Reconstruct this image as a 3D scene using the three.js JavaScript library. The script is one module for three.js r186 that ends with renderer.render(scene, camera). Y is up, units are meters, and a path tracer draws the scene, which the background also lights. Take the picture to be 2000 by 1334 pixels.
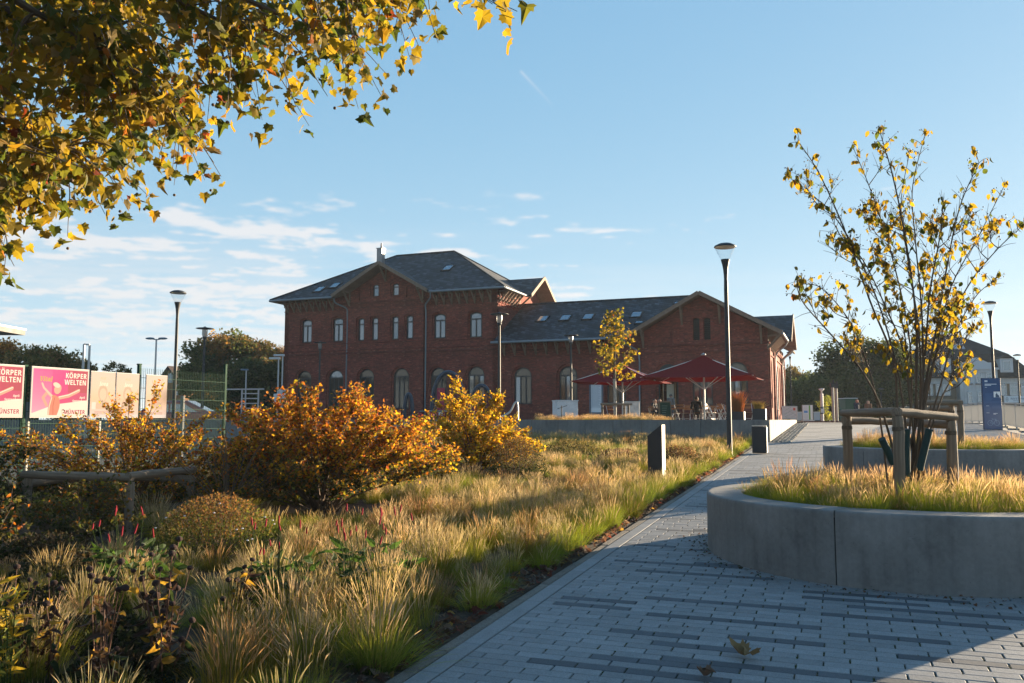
import * as THREE from 'three';
import { mergeGeometries } from 'three/addons/utils/BufferGeometryUtils.js';
import { MarchingCubes } from 'three/addons/objects/MarchingCubes.js';

// ---------- camera, sky, sun, exposure ----------
const EXPOSURE = 4.5, SUN_AZ = 55, SUN_EL = 7.7, PHI = THREE.MathUtils.degToRad(21);
const EYE = 1.6, TILT = Math.atan(153 / 1660);
const scene = new THREE.Scene();
const camera = new THREE.PerspectiveCamera(2 * THREE.MathUtils.radToDeg(Math.atan(667 / 1660)), 2000 / 1334, 0.05, 1500);
camera.position.set(0, EYE, 0);
camera.rotation.x = TILT;
const renderer = new THREE.WebGLRenderer({ antialias: true });
renderer.toneMapping = THREE.LinearToneMapping;
renderer.toneMappingExposure = EXPOSURE;
renderer.shadowMap.enabled = true;
const D2R = Math.PI / 180;
const sunDir = new THREE.Vector3(Math.sin(SUN_AZ * D2R) * Math.cos(SUN_EL * D2R), Math.sin(SUN_EL * D2R), -Math.cos(SUN_AZ * D2R) * Math.cos(SUN_EL * D2R));
const sun = new THREE.DirectionalLight(new THREE.Color().setRGB(1, 0.79, 0.53), 5);
sun.target.position.set(0, 0, -30);
sun.position.copy(sunDir).multiplyScalar(150).add(sun.target.position);
sun.castShadow = true;
sun.shadow.mapSize.set(4096, 4096);
Object.assign(sun.shadow.camera, { left: -70, right: 70, top: 40, bottom: -40, near: 1, far: 320 });
sun.name = 'sun';
scene.add(sun, sun.target);

// ---------- helpers ----------
const { lerp, clamp, smoothstep } = THREE.MathUtils;
const V = (x, y, z) => new THREE.Vector3(x, y, z);
function rng(seed) { let a = seed | 0; const f = () => { a = (a + 0x6d2b79f5) | 0; let t = Math.imul(a ^ (a >>> 15), 1 | a); t = (t + Math.imul(t ^ (t >>> 7), 61 | t)) ^ t; return ((t ^ (t >>> 14)) >>> 0) / 4294967296; }; f.in = (a0, b0) => a0 + (b0 - a0) * f(); f.pick = (l) => l[Math.floor(f() * l.length)]; f.s = (m = 1) => (f() * 2 - 1) * m; return f; }
const h2 = (x, y, s) => { let n = Math.imul(x, 374761393) + Math.imul(y, 668265263) + Math.imul(s, 1442695041); n = Math.imul(n ^ (n >>> 13), 1274126177); return ((n ^ (n >>> 16)) >>> 0) / 4294967296; };
function vnoise(x, y, per, s) {   // value noise, periodic over per cells (0 = not periodic)
  const ix = Math.floor(x), iy = Math.floor(y), fx = x - ix, fy = y - iy, m = (a) => per ? ((a % per) + per) % per : a;
  const u = fx * fx * (3 - 2 * fx), v = fy * fy * (3 - 2 * fy), x0 = m(ix), x1 = m(ix + 1), y0 = m(iy), y1 = m(iy + 1);
  return lerp(lerp(h2(x0, y0, s), h2(x1, y0, s), u), lerp(h2(x0, y1, s), h2(x1, y1, s), u), v);
}
function fbm(x, y, per, s, oct = 4, gain = 0.5) { let a = 1, t = 0, n = 0; for (let i = 0; i < oct; i++) { t += a * vnoise(x, y, per, s + i * 17); n += a; a *= gain; x *= 2; y *= 2; per *= 2; } return t / n; }
const l2s = (c) => (c <= 0.0031308 ? c * 12.92 : 1.055 * Math.pow(c, 1 / 2.4) - 0.055);
function tex(w, h, fn, color = true) {   // fn(u, v) gives linear [r, g, b] for a colour map, one number for a grey map
  const d = new Uint8Array(w * h * 4);
  for (let y = 0, o = 0; y < h; y++) for (let x = 0; x < w; x++, o += 4) {
    const c = fn((x + 0.5) / w, (y + 0.5) / h);
    if (color) for (let k = 0; k < 3; k++) d[o + k] = Math.round(255 * l2s(clamp(c[k], 0, 1)));
    else d[o] = d[o + 1] = d[o + 2] = Math.round(255 * clamp(c, 0, 1));
    d[o + 3] = 255;
  }
  const t = new THREE.DataTexture(d, w, h, THREE.RGBAFormat);
  t.wrapS = t.wrapT = THREE.RepeatWrapping; t.magFilter = THREE.LinearFilter; t.minFilter = THREE.LinearMipmapLinearFilter; t.generateMipmaps = true;
  if (color) t.colorSpace = THREE.SRGBColorSpace;
  t.needsUpdate = true;
  return t;
}
const rep = (t, m, n = m) => { const c = t.clone(); c.repeat.set(1 / m, 1 / n); c.needsUpdate = true; return c; };   // one repeat every m metres
function canvasTex(w, h, draw) {
  const c = document.createElement('canvas'); c.width = w; c.height = h;
  draw(c.getContext('2d'), w, h);
  const t = new THREE.CanvasTexture(c); t.colorSpace = THREE.SRGBColorSpace; return t;
}
const rgb = (r, g, b) => new THREE.Color().setRGB(r, g, b);
function mat(name, c, o = {}) { const m = new THREE.MeshStandardMaterial({ roughness: 0.8, ...o }); m.name = name; if (c) m.color.setRGB(...c); return m; }
function pmat(name, c, o = {}) { const m = new THREE.MeshPhysicalMaterial({ roughness: 0.8, ...o }); m.name = name; if (c) m.color.setRGB(...c); return m; }
const leafMat = (name, c, o = {}) => pmat(name, c, { roughness: 1, transmission: 0.45, thickness: 0, side: THREE.DoubleSide, specularIntensity: 0.25, ...o });

const nameCount = new Map();
function numbered(name) { const n = nameCount.get(name) ?? 0; nameCount.set(name, n + 1); return n ? `${name}_${String(n).padStart(3, '0')}` : name; }
function tag(o, label, category, group, kind) { if (label) o.userData.label = label; if (category) o.userData.category = category; if (group) o.userData.group = group; if (kind) o.userData.kind = kind; return o; }
const PQ = (p, q, y = 0) => V(p * Math.cos(PHI) + q * Math.sin(PHI), y, p * Math.sin(PHI) - q * Math.cos(PHI));   // site axes: p across the path, q along it
const toPQ = (x, z) => [x * Math.cos(PHI) + z * Math.sin(PHI), x * Math.sin(PHI) - z * Math.cos(PHI)];
const TERR = 1.5;
const groundPQ = (p, q) => 0.03 * clamp(q, -8, 47);
const groundXZ = (x, z) => { const [p, q] = toPQ(x, z); return groundPQ(p, q); };
function thing(name, label, category, pos, turn = 0, group) { const o = new THREE.Group(); o.name = numbered(name); o.position.copy(pos); o.rotation.y = turn; scene.add(o); return tag(o, label, category, group); }
function mesh(name, geo, material, parent, top) { const m = new THREE.Mesh(geo, material); m.name = top || parent === scene ? numbered(name) : name; m.castShadow = m.receiveShadow = true; parent?.add(m); return m; }
function copyOf(root, pos, turn, label) { const r = root.clone(); r.name = numbered(root.name.replace(/_\d{3}$/, '')); r.userData = { ...root.userData }; r.position.copy(pos); r.rotation.y = turn; if (label) r.userData.label = label; scene.add(r); return r; }
const M4 = (x, y, z, rx = 0, ry = 0, rz = 0, s = 1) => new THREE.Matrix4().compose(V(x, y, z), new THREE.Quaternion().setFromEuler(new THREE.Euler(rx, ry, rz)), Array.isArray(s) ? V(...s) : V(s, s, s));

function boxG(w, h, d) {   // a box whose uv are metres
  const g = new THREE.BoxGeometry(w, h, d), uv = g.attributes.uv, n = g.attributes.normal;
  for (let i = 0; i < uv.count; i++) { const ax = Math.abs(n.getX(i)), ay = Math.abs(n.getY(i)); uv.setXY(i, uv.getX(i) * (ax > 0.5 ? d : w), uv.getY(i) * (ay > 0.5 ? d : h)); }
  return g;
}
function bevelBox(w, h, d, b = 0.01) {   // chamfered box
  const s = new THREE.Shape(), x = w / 2 - b, y = h / 2 - b;
  s.moveTo(-x, -y); s.lineTo(x, -y); s.lineTo(x, y); s.lineTo(-x, y); s.closePath();
  const g = new THREE.ExtrudeGeometry(s, { depth: d - 2 * b, bevelEnabled: true, bevelThickness: b, bevelSize: b, bevelSegments: 1 });
  g.translate(0, 0, -d / 2 + b);
  return g;
}
function slab(pts, t) {   // flat convex polygon (outside counter-clockwise) with thickness t downwards along its normal; uv in metres, u level, v up the slope
  const n = V(0, 0, 0).crossVectors(pts[1].clone().sub(pts[0]), pts[2].clone().sub(pts[0])).normalize();
  let u = V(0, 1, 0).cross(n); if (u.lengthSq() < 1e-6) u = V(1, 0, 0); u.normalize();
  const v = n.clone().cross(u), pos = [], uv = [], nor = [];
  const put = (a, b, c, m) => { for (const p of [a, b, c]) { pos.push(p.x, p.y, p.z); nor.push(m.x, m.y, m.z); uv.push(p.dot(u), p.dot(v)); } };
  const low = pts.map((p) => p.clone().addScaledVector(n, -t)), back = n.clone().negate();
  for (let i = 1; i < pts.length - 1; i++) { put(pts[0], pts[i], pts[i + 1], n); put(low[0], low[i + 1], low[i], back); }
  for (let i = 0; i < pts.length; i++) { const j = (i + 1) % pts.length, m = V(0, 0, 0).crossVectors(pts[j].clone().sub(pts[i]), n).normalize(); put(pts[i], low[i], low[j], m); put(pts[i], low[j], pts[j], m); }
  const g = new THREE.BufferGeometry();
  g.setAttribute('position', new THREE.Float32BufferAttribute(pos, 3)); g.setAttribute('normal', new THREE.Float32BufferAttribute(nor, 3)); g.setAttribute('uv', new THREE.Float32BufferAttribute(uv, 2));
  return g;
}
function tubeG(pts, rad, sides = 6, capEnds = true) {   // tapered tube through points; rad is a number, a list or a function of 0..1
  const n = pts.length, pos = [], nor = [], uv = [], idx = [], T = V(0, 0, 0);
  const r = (i) => (Array.isArray(rad) ? rad[i] : typeof rad === 'function' ? rad(i / (n - 1)) : rad);
  let N = null, len = 0;
  for (let i = 0; i < n; i++) {
    T.copy(pts[Math.min(i + 1, n - 1)]).sub(pts[Math.max(i - 1, 0)]).normalize();
    if (!N) { N = Math.abs(T.y) > 0.9 ? V(1, 0, 0) : V(0, 1, 0); }
    N.addScaledVector(T, -N.dot(T)).normalize();
    const Bn = V(0, 0, 0).crossVectors(T, N);
    if (i) len += pts[i].distanceTo(pts[i - 1]);
    for (let k = 0; k <= sides; k++) {
      const a = (k / sides) * 2 * Math.PI, c = Math.cos(a), s = Math.sin(a), x = N.x * c + Bn.x * s, y = N.y * c + Bn.y * s, z = N.z * c + Bn.z * s;
      pos.push(pts[i].x + x * r(i), pts[i].y + y * r(i), pts[i].z + z * r(i)); nor.push(x, y, z); uv.push((k / sides) * 2 * Math.PI * Math.max(r(0), 0.01), len);
    }
  }
  for (let i = 0; i < n - 1; i++) for (let k = 0; k < sides; k++) { const a = i * (sides + 1) + k, b = a + sides + 1; idx.push(a, a + 1, b, a + 1, b + 1, b); }
  if (capEnds) for (const [e, flip] of [[0, true], [n - 1, false]]) {
    const c = pos.length / 3, d = pts[e].clone().sub(pts[e ? e - 1 : 1]).normalize();
    pos.push(pts[e].x, pts[e].y, pts[e].z); nor.push(d.x, d.y, d.z); uv.push(0, 0);
    for (let k = 0; k <= sides; k++) { const o = (e * (sides + 1) + k) * 3; pos.push(pos[o], pos[o + 1], pos[o + 2]); nor.push(d.x, d.y, d.z); uv.push(pos[o] - pts[e].x, pos[o + 2] - pts[e].z); }
    for (let k = 1; k <= sides; k++) flip ? idx.push(c, c + k + 1, c + k) : idx.push(c, c + k, c + k + 1);
  }
  const g = new THREE.BufferGeometry();
  g.setAttribute('position', new THREE.Float32BufferAttribute(pos, 3)); g.setAttribute('normal', new THREE.Float32BufferAttribute(nor, 3)); g.setAttribute('uv', new THREE.Float32BufferAttribute(uv, 2));
  g.setIndex(idx);
  return g;
}
const curvePts = (list, n) => new THREE.CatmullRomCurve3(list, false, 'centripetal').getPoints(n);
class MB {   // collects shapes and merges them into one mesh
  constructor() { this.list = []; }
  add(g, m) { g = g.index ? g.toNonIndexed() : g.clone(); for (const k of Object.keys(g.attributes)) if (!['position', 'normal', 'uv'].includes(k)) g.deleteAttribute(k); if (!g.attributes.uv) g.setAttribute('uv', new THREE.Float32BufferAttribute(new Float32Array(g.attributes.position.count * 2), 2)); if (m) g.applyMatrix4(m); this.list.push(g); return this; }
  box(w, h, d, x, y, z, rx = 0, ry = 0, rz = 0) { return this.add(boxG(w, h, d), M4(x, y, z, rx, ry, rz)); }
  cyl(r0, r1, h, x, y, z, n = 12, rx = 0, ry = 0, rz = 0) { return this.add(new THREE.CylinderGeometry(r1, r0, h, n), M4(x, y, z, rx, ry, rz)); }
  bar(a, b, w, d = w, up = V(0, 1, 0)) { const m = new THREE.Matrix4().lookAt(a, b, Math.abs(b.clone().sub(a).normalize().dot(up)) > 0.98 ? V(1, 0, 0.01) : up); m.setPosition(a.clone().add(b).multiplyScalar(0.5)); return this.add(boxG(w, d, a.distanceTo(b)), m); }
  tube(pts, r, s = 6) { return this.add(tubeG(pts, r, s)); }
  slab(pts, t) { return this.add(slab(pts, t)); }
  geo() { return mergeGeometries(this.list); }
  build(name, material, parent) { return mesh(name, this.geo(), material, parent); }
}
function instanced(name, geo, material, list, parent, kind = 'stuff') {   // list of {m: Matrix4, c: Color}
  const im = new THREE.InstancedMesh(geo, material, list.length);
  im.name = name; im.castShadow = im.receiveShadow = true;
  list.forEach((e, i) => { im.setMatrixAt(i, e.m); if (e.c) im.setColorAt(i, e.c); });
  if (kind) im.userData.kind = kind;
  parent.add(im);
  return im;
}

// ---------- sky: clear autumn afternoon, low sun to the right, thin streaks of cloud ----------
{
  const W = 4096, H = 2048, data = new Float32Array(W * H * 4);
  const zen = [0.03, 0.155, 0.42], mid = [0.255, 0.52, 0.70], hor = [0.70, 0.775, 0.785];
  const sight = (px, py) => { const yc = (667 - py) / 1660, v = V((px - 1000) / 1660, yc * Math.cos(TILT) + Math.sin(TILT), yc * Math.sin(TILT) - Math.cos(TILT)); return v.normalize(); }, trA = sight(1018, 140), trB = sight(1078, 204), trD = trB.clone().sub(trA), trL = trD.lengthSq(), tv = V(0, 0, 0);   // a fading vapour trail
  for (let r = 0, o = 0; r < H; r++) {
    const up = ((r + 0.5) / H - 0.5) * Math.PI, y = Math.sin(up), e = Math.max(y, 0);
    const a = Math.exp(-e / 0.135), b = 1 - Math.exp(-e / 0.85);
    for (let c = 0; c < W; c++, o += 4) {
      const az = ((c + 0.5) / W - 0.5) * 2 * Math.PI, x = Math.cos(az) * Math.cos(up), z = Math.sin(az) * Math.cos(up);
      const cs = clamp(x * sunDir.x + y * sunDir.y + z * sunDir.z, -1, 1), g = Math.acos(cs);
      const glow = 0.6 * Math.exp(-g / 0.30) + 0.30 * Math.exp(-g / 0.62), away = 0.93 + 0.07 * cs;
      let cl = 0;
      if (y > 0.012 && y < 0.62) {   // cloud layer seen at its true perspective
        const k = 1 / (y + 0.03), X = x * k, Z = z * k, warp = fbm(X * 0.8 + 9, Z * 0.8, 0, 91, 3) * 1.6;
        const cover = fbm(X * 0.45 + 3.1, Z * 0.6 + 1.7, 0, 7, 3);
        const d = fbm(X * 3.3 + warp, Z * 4.0 + warp * 0.6, 0, 33, 5, 0.6), d2 = fbm(X * 7 + warp, Z * 9, 0, 57, 3, 0.6);
        const low = smoothstep(y, 0.03, 0.11) * (1 - smoothstep(y, 0.20, 0.30)), left = 1 - smoothstep(x, -0.3, 0.3);
        const thr = 0.745 - 0.33 * low * (0.35 + 0.65 * left) - 0.20 * (cover - 0.5);
        cl = smoothstep(d * 0.62 + d2 * 0.38, thr, thr + 0.16) * smoothstep(y, 0.012, 0.05) * 0.72;
        cl = Math.max(cl, 0.62 * smoothstep(fbm(X * 0.8 + warp * 0.3, Z * 2.2, 0, 77, 5, 0.6), 0.40, 0.70) * (1 - smoothstep(y, 0.07, 0.24)) * (0.2 + 0.8 * left));
      }
      if (z < -0.8 && y > 0.3 && y < 0.5) { tv.set(x, y, z).sub(trA); const q = clamp(tv.dot(trD) / trL, 0, 1), dd = tv.addScaledVector(trD, -q).length(); cl = Math.max(cl, 0.34 * (1 - q * 0.85) * Math.exp(-dd * dd / 1.6e-6)); }
      for (let k = 0; k < 3; k++) {
        let s = lerp(lerp(mid[k], zen[k], b), hor[k], a) * away + glow * [1.0, 0.86, 0.66][k] * (0.35 + 0.65 * a);
        s = lerp(s, [0.86, 0.82, 0.80][k] * (0.78 + 0.35 * Math.exp(-g / 0.9)), cl);
        data[o + k] = (y < 0 ? 0.13 + 0.02 * k : s) * 1.3 / EXPOSURE;
      }
      data[o + 3] = 1;
    }
  }
  const t = new THREE.DataTexture(data, W, H, THREE.RGBAFormat, THREE.FloatType);
  t.mapping = THREE.EquirectangularReflectionMapping; t.magFilter = THREE.LinearFilter; t.needsUpdate = true;
  scene.background = t; scene.environment = t;
}

// ---------- materials ----------
const T = {};
T.concrete = tex(1024, 1024, (u, v) => {
  const n = fbm(u * 6, v * 6, 6, 3, 5), f = fbm(u * 90, v * 90, 90, 5, 2), st = fbm(u * 44, v * 3, 3, 11, 4, 0.6), sm = fbm(u * 9 + v * 5, v * 4, 0, 19, 4), big = fbm(u * 3, v * 3, 3, 77, 3), pore = vnoise(u * 150, v * 150, 150, 8) > 0.968 ? 0.6 : vnoise(u * 260, v * 260, 260, 18) > 0.955 ? 0.8 : 1;
  const k = (0.78 + 0.42 * (n - 0.5) + 0.16 * (f - 0.5) + 0.26 * (st - 0.5) + 0.20 * (big - 0.5) - 0.09 * smoothstep(sm, 0.60, 0.74)) * pore; return [k, k * 0.985, k * 0.95];
});
T.grain = tex(512, 512, (u, v) => { const k = 0.86 + 0.22 * (fbm(u * 8, v * 8, 8, 21, 3) - 0.5) + 0.34 * (vnoise(u * 170, v * 170, 170, 4) - 0.5); return [k, k, k * 0.99]; });
T.fine = tex(512, 512, (u, v) => 0.5 + 0.5 * (fbm(u * 40, v * 40, 40, 2, 3) - 0.5) + 0.3 * (vnoise(u * 200, v * 200, 200, 9) - 0.5), false);
{   // brick: courses of 77 mm, headers and stretchers in turn, 4 m tile
  const rows = 52, cols = 16, at = (u, v) => { const y = v * rows, r = Math.floor(y), fy = y - r, off = r % 2 ? 0.25 : 0, x = (((u + off / cols) % 1) + 1) % 1 * cols, c0 = Math.floor(x), fx = x - c0, head = r % 2 ? 0.5 : 2; return { r, fy, c: c0 * 2 + (fx > 0.5 && r % 2 ? 1 : 0), fx: r % 2 ? (fx * 2) % 1 * 0.5 : fx }; };
  T.brick = tex(1024, 1024, (u, v) => {
    const b = at(u, v), joint = b.fy < 0.13 || b.fx < 0.035, t = h2(b.c, b.r, 5), t2 = h2(b.c, b.r, 6), big = fbm(u * 4, v * 4, 4, 15, 4), s = 0.8 + 0.5 * (big - 0.5) + 0.15 * (vnoise(u * 300, v * 300, 300, 3) - 0.5);
    if (joint) return [0.13 * s, 0.085 * s, 0.068 * s];
    const k = (0.62 + 0.7 * t) * s, w = t2 > 0.975 ? 0.09 : 0;
    return [0.25 * k + w, 0.051 * k + w * 0.6, 0.033 * k + w * 0.45];
  });
  T.brickBump = tex(1024, 1024, (u, v) => { const b = at(u, v); return b.fy < 0.13 || b.fx < 0.035 ? 0.2 : 0.7 + 0.3 * h2(b.c, b.r, 5); }, false);
}
{   // slates laid in slanting courses, 3 m tile
  const at = (u, v) => { const n = 12, y = (v + u * 0.5) * n, r = Math.floor(y), x = u * n + (r % 2) * 0.5, c = Math.floor(x); return { r: ((r % n) + n) % n, c: ((c % n) + n) % n, fx: x - c, fy: y - r }; };
  T.slate = tex(1024, 1024, (u, v) => {
    const b = at(u, v), t = h2(b.c, b.r, 31), e = b.fy < 0.16 ? 0.25 : b.fx < 0.06 ? 0.5 : b.fy > 0.8 ? 1.5 : 1, k = (0.35 + 1.35 * t * t) * e * (0.95 + 0.5 * (fbm(u * 5, v * 5, 5, 44, 4) - 0.5)), l = vnoise(u * 60, v * 60, 60, 71) > 0.93 ? 0.02 : 0;
    return [0.036 * k + l, 0.044 * k + l, 0.055 * k + l * 0.8];
  });
  T.slateBump = tex(1024, 1024, (u, v) => { const b = at(u, v); return 0.25 + 0.6 * (1 - b.fy) * 0.8 + 0.2 * h2(b.c, b.r, 3) - (b.fx < 0.05 ? 0.15 : 0); }, false);
}
T.wood = tex(512, 512, (u, v) => { const g = fbm(u * 40, v * 3, 3, 3, 4), k = 0.75 + 0.55 * (g - 0.5) + 0.25 * (fbm(u * 5, v * 5, 5, 8, 3) - 0.5); return [k, k * 0.97, k * 0.93]; });
T.bark = tex(256, 512, (u, v) => { const g = fbm(u * 12, v * 6, 6, 61, 4), k = 0.5 + 0.9 * (g - 0.3); return [k, k * 0.95, k * 0.88]; });
T.soil = tex(512, 512, (u, v) => { const g = fbm(u * 14, v * 14, 14, 5, 5, 0.65), c = vnoise(u * 60, v * 60, 60, 4); const k = 0.4 + 0.9 * (g - 0.3) + 0.25 * c; return [0.085 * k, 0.058 * k, 0.038 * k]; });
T.gravel = tex(512, 512, (u, v) => { const g = vnoise(u * 90, v * 90, 90, 5), f = fbm(u * 10, v * 10, 10, 9, 3), k = 0.55 + 0.5 * g + 0.3 * (f - 0.5); return [0.30 * k, 0.275 * k, 0.24 * k]; });
T.tiles = tex(512, 512, (u, v) => { const n = 12, y = v * n, r = Math.floor(y), x = u * n + (r % 2) * 0.5, k = (0.6 + 0.6 * h2(Math.floor(x) % n, r, 3)) * (y - r < 0.15 ? 0.5 : 1); return [k, k, k]; });

const MAT = {
  brick: mat('brick', [1, 1, 1], { map: rep(T.brick, 4), bumpMap: rep(T.brickBump, 4), bumpScale: 0.008, roughness: 0.92 }),
  brickDark: mat('dark brick trim', [0.72, 0.72, 0.74], { map: rep(T.brick, 4), bumpMap: rep(T.brickBump, 4), bumpScale: 0.008, roughness: 0.92 }),
  slate: mat('slate', [1, 1, 1], { map: rep(T.slate, 4.6), bumpMap: rep(T.slateBump, 4.6), bumpScale: 0.03, roughness: 0.8 }),
  concrete: mat('concrete', [0.235, 0.237, 0.24], { map: rep(T.concrete, 2.4), bumpMap: rep(T.fine, 0.6), bumpScale: 0.0015, roughness: 0.85 }),
  concreteLight: mat('pale concrete', [0.235, 0.228, 0.213], { map: rep(T.concrete, 3.1), bumpMap: rep(T.fine, 0.6), bumpScale: 0.0015, roughness: 0.85 }),
  trim: mat('weathered brown timber', [0.27, 0.19, 0.14], { map: rep(T.wood, 0.8), roughness: 0.8 }),
  zinc: mat('zinc', [0.22, 0.245, 0.27], { roughness: 0.6, metalness: 0.4 }),
  frame: mat('dark window frame', [0.03, 0.032, 0.035], { roughness: 0.5 }),
  glass: pmat('window glass', [0.21, 0.25, 0.285], { roughness: 0.04, metalness: 0.62 }),
  anthracite: pmat('anthracite steel', [0.035, 0.036, 0.04], { roughness: 0.6, specularIntensity: 0.5 }),
  steel: mat('galvanised steel', [0.42, 0.43, 0.44], { roughness: 0.45, metalness: 0.7 }),
  stainless: mat('brushed stainless', [0.62, 0.60, 0.57], { roughness: 0.35, metalness: 0.85 }),
  log: mat('weathered round wood', [0.25, 0.195, 0.145], { map: rep(T.wood, 0.5, 1.2), bumpMap: rep(T.fine, 0.3), bumpScale: 0.002, roughness: 0.85 }),
  bark: mat('bark', [0.16, 0.125, 0.095], { map: rep(T.bark, 0.5, 1), bumpMap: rep(T.fine, 0.25), bumpScale: 0.004, roughness: 0.95 }),
  twig: mat('twig', [0.12, 0.085, 0.06], { roughness: 0.9 }),
  greenSteel: pmat('moss green powder coat', [0.012, 0.045, 0.028], { roughness: 0.75, specularIntensity: 0.3 }),
  white: mat('white lacquer', [0.6, 0.6, 0.6], { roughness: 0.55 }),
  clear: pmat('clear lamp glass', [0.93, 0.95, 0.96], { roughness: 0.04, transmission: 1, thickness: 0, ior: 1.45 }),
  soil: mat('soil', [1, 1, 1], { map: rep(T.soil, 1.3), bumpMap: rep(T.fine, 0.7), bumpScale: 0.02, roughness: 1 }),
  black: mat('black', [0.018, 0.018, 0.02], { roughness: 0.6 }),
};
// ---------- ground, path, terrace ----------
const frustumDist = (() => { camera.aspect = 1024 / 683; camera.updateMatrixWorld(true); camera.updateProjectionMatrix(); const v = V(0, 0, 0); return (p) => { v.copy(p).project(camera); return Math.abs(v.x) < 1.02 && Math.abs(v.y) < 1.02 && v.z < 1 ? p.distanceTo(camera.position) : 1e6; }; })();
function sheet(ps, qs, yFn, uvScale = 1) {
  const pos = [], uv = [], idx = [], n = ps.length;
  for (const q of qs) for (const p of ps) { const w = PQ(p, q, yFn(p, q)); pos.push(w.x, w.y, w.z); uv.push(p * uvScale, q * uvScale); }
  for (let j = 0; j < qs.length - 1; j++) for (let i = 0; i < n - 1; i++) { const a = j * n + i; idx.push(a, a + 1, a + n, a + 1, a + n + 1, a + n); }
  const g = new THREE.BufferGeometry();
  g.setAttribute('position', new THREE.Float32BufferAttribute(pos, 3)); g.setAttribute('uv', new THREE.Float32BufferAttribute(uv, 2)); g.setIndex(idx); g.computeVertexNormals();
  return g;
}
const struct = (name, geo, m, label) => tag(mesh(name, geo, m, scene), label, null, null, 'structure');
const range = (a, b, n) => Array.from({ length: n + 1 }, (_, i) => lerp(a, b, i / n));
MAT.ground = mat('rough ground', [0.9, 1.0, 0.8], { map: rep(T.soil, 3.7), roughness: 1 });
MAT.asphalt = mat('asphalt', [0.16, 0.16, 0.165], { map: rep(T.gravel, 0.9), roughness: 0.9 });
MAT.gravel = mat('gravel', [1, 1, 1], { map: rep(T.gravel, 0.7), bumpMap: rep(T.fine, 0.3), bumpScale: 0.01, roughness: 1 });
struct('ground', sheet([-1400, -300, -80, -40, -20, -12, -6, 0, 8, 20, 60, 300, 1400], [-1000, -200, -60, -20, -8, 0, 10, 20, 30, 40, 47, 60, 100, 200, 400, 1400], (p, q) => groundPQ(p, q) - 0.035), MAT.ground);
struct('flower_bed_soil', sheet(range(-12.6, -2.45, 6), range(-4, 28.95, 12), (p, q) => groundPQ(p, q) - 0.01 + 0.0 * p), MAT.soil);
struct('parking_lot', sheet(range(-90, -13.2, 8), range(-4, 47, 12), (p, q) => groundPQ(p, q) - 0.02), MAT.asphalt);
struct('parking_lot_end', sheet(range(-150, -46, 4), range(47, 110, 6), (p, q) => groundPQ(p, q) - 0.02), MAT.asphalt);

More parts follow.
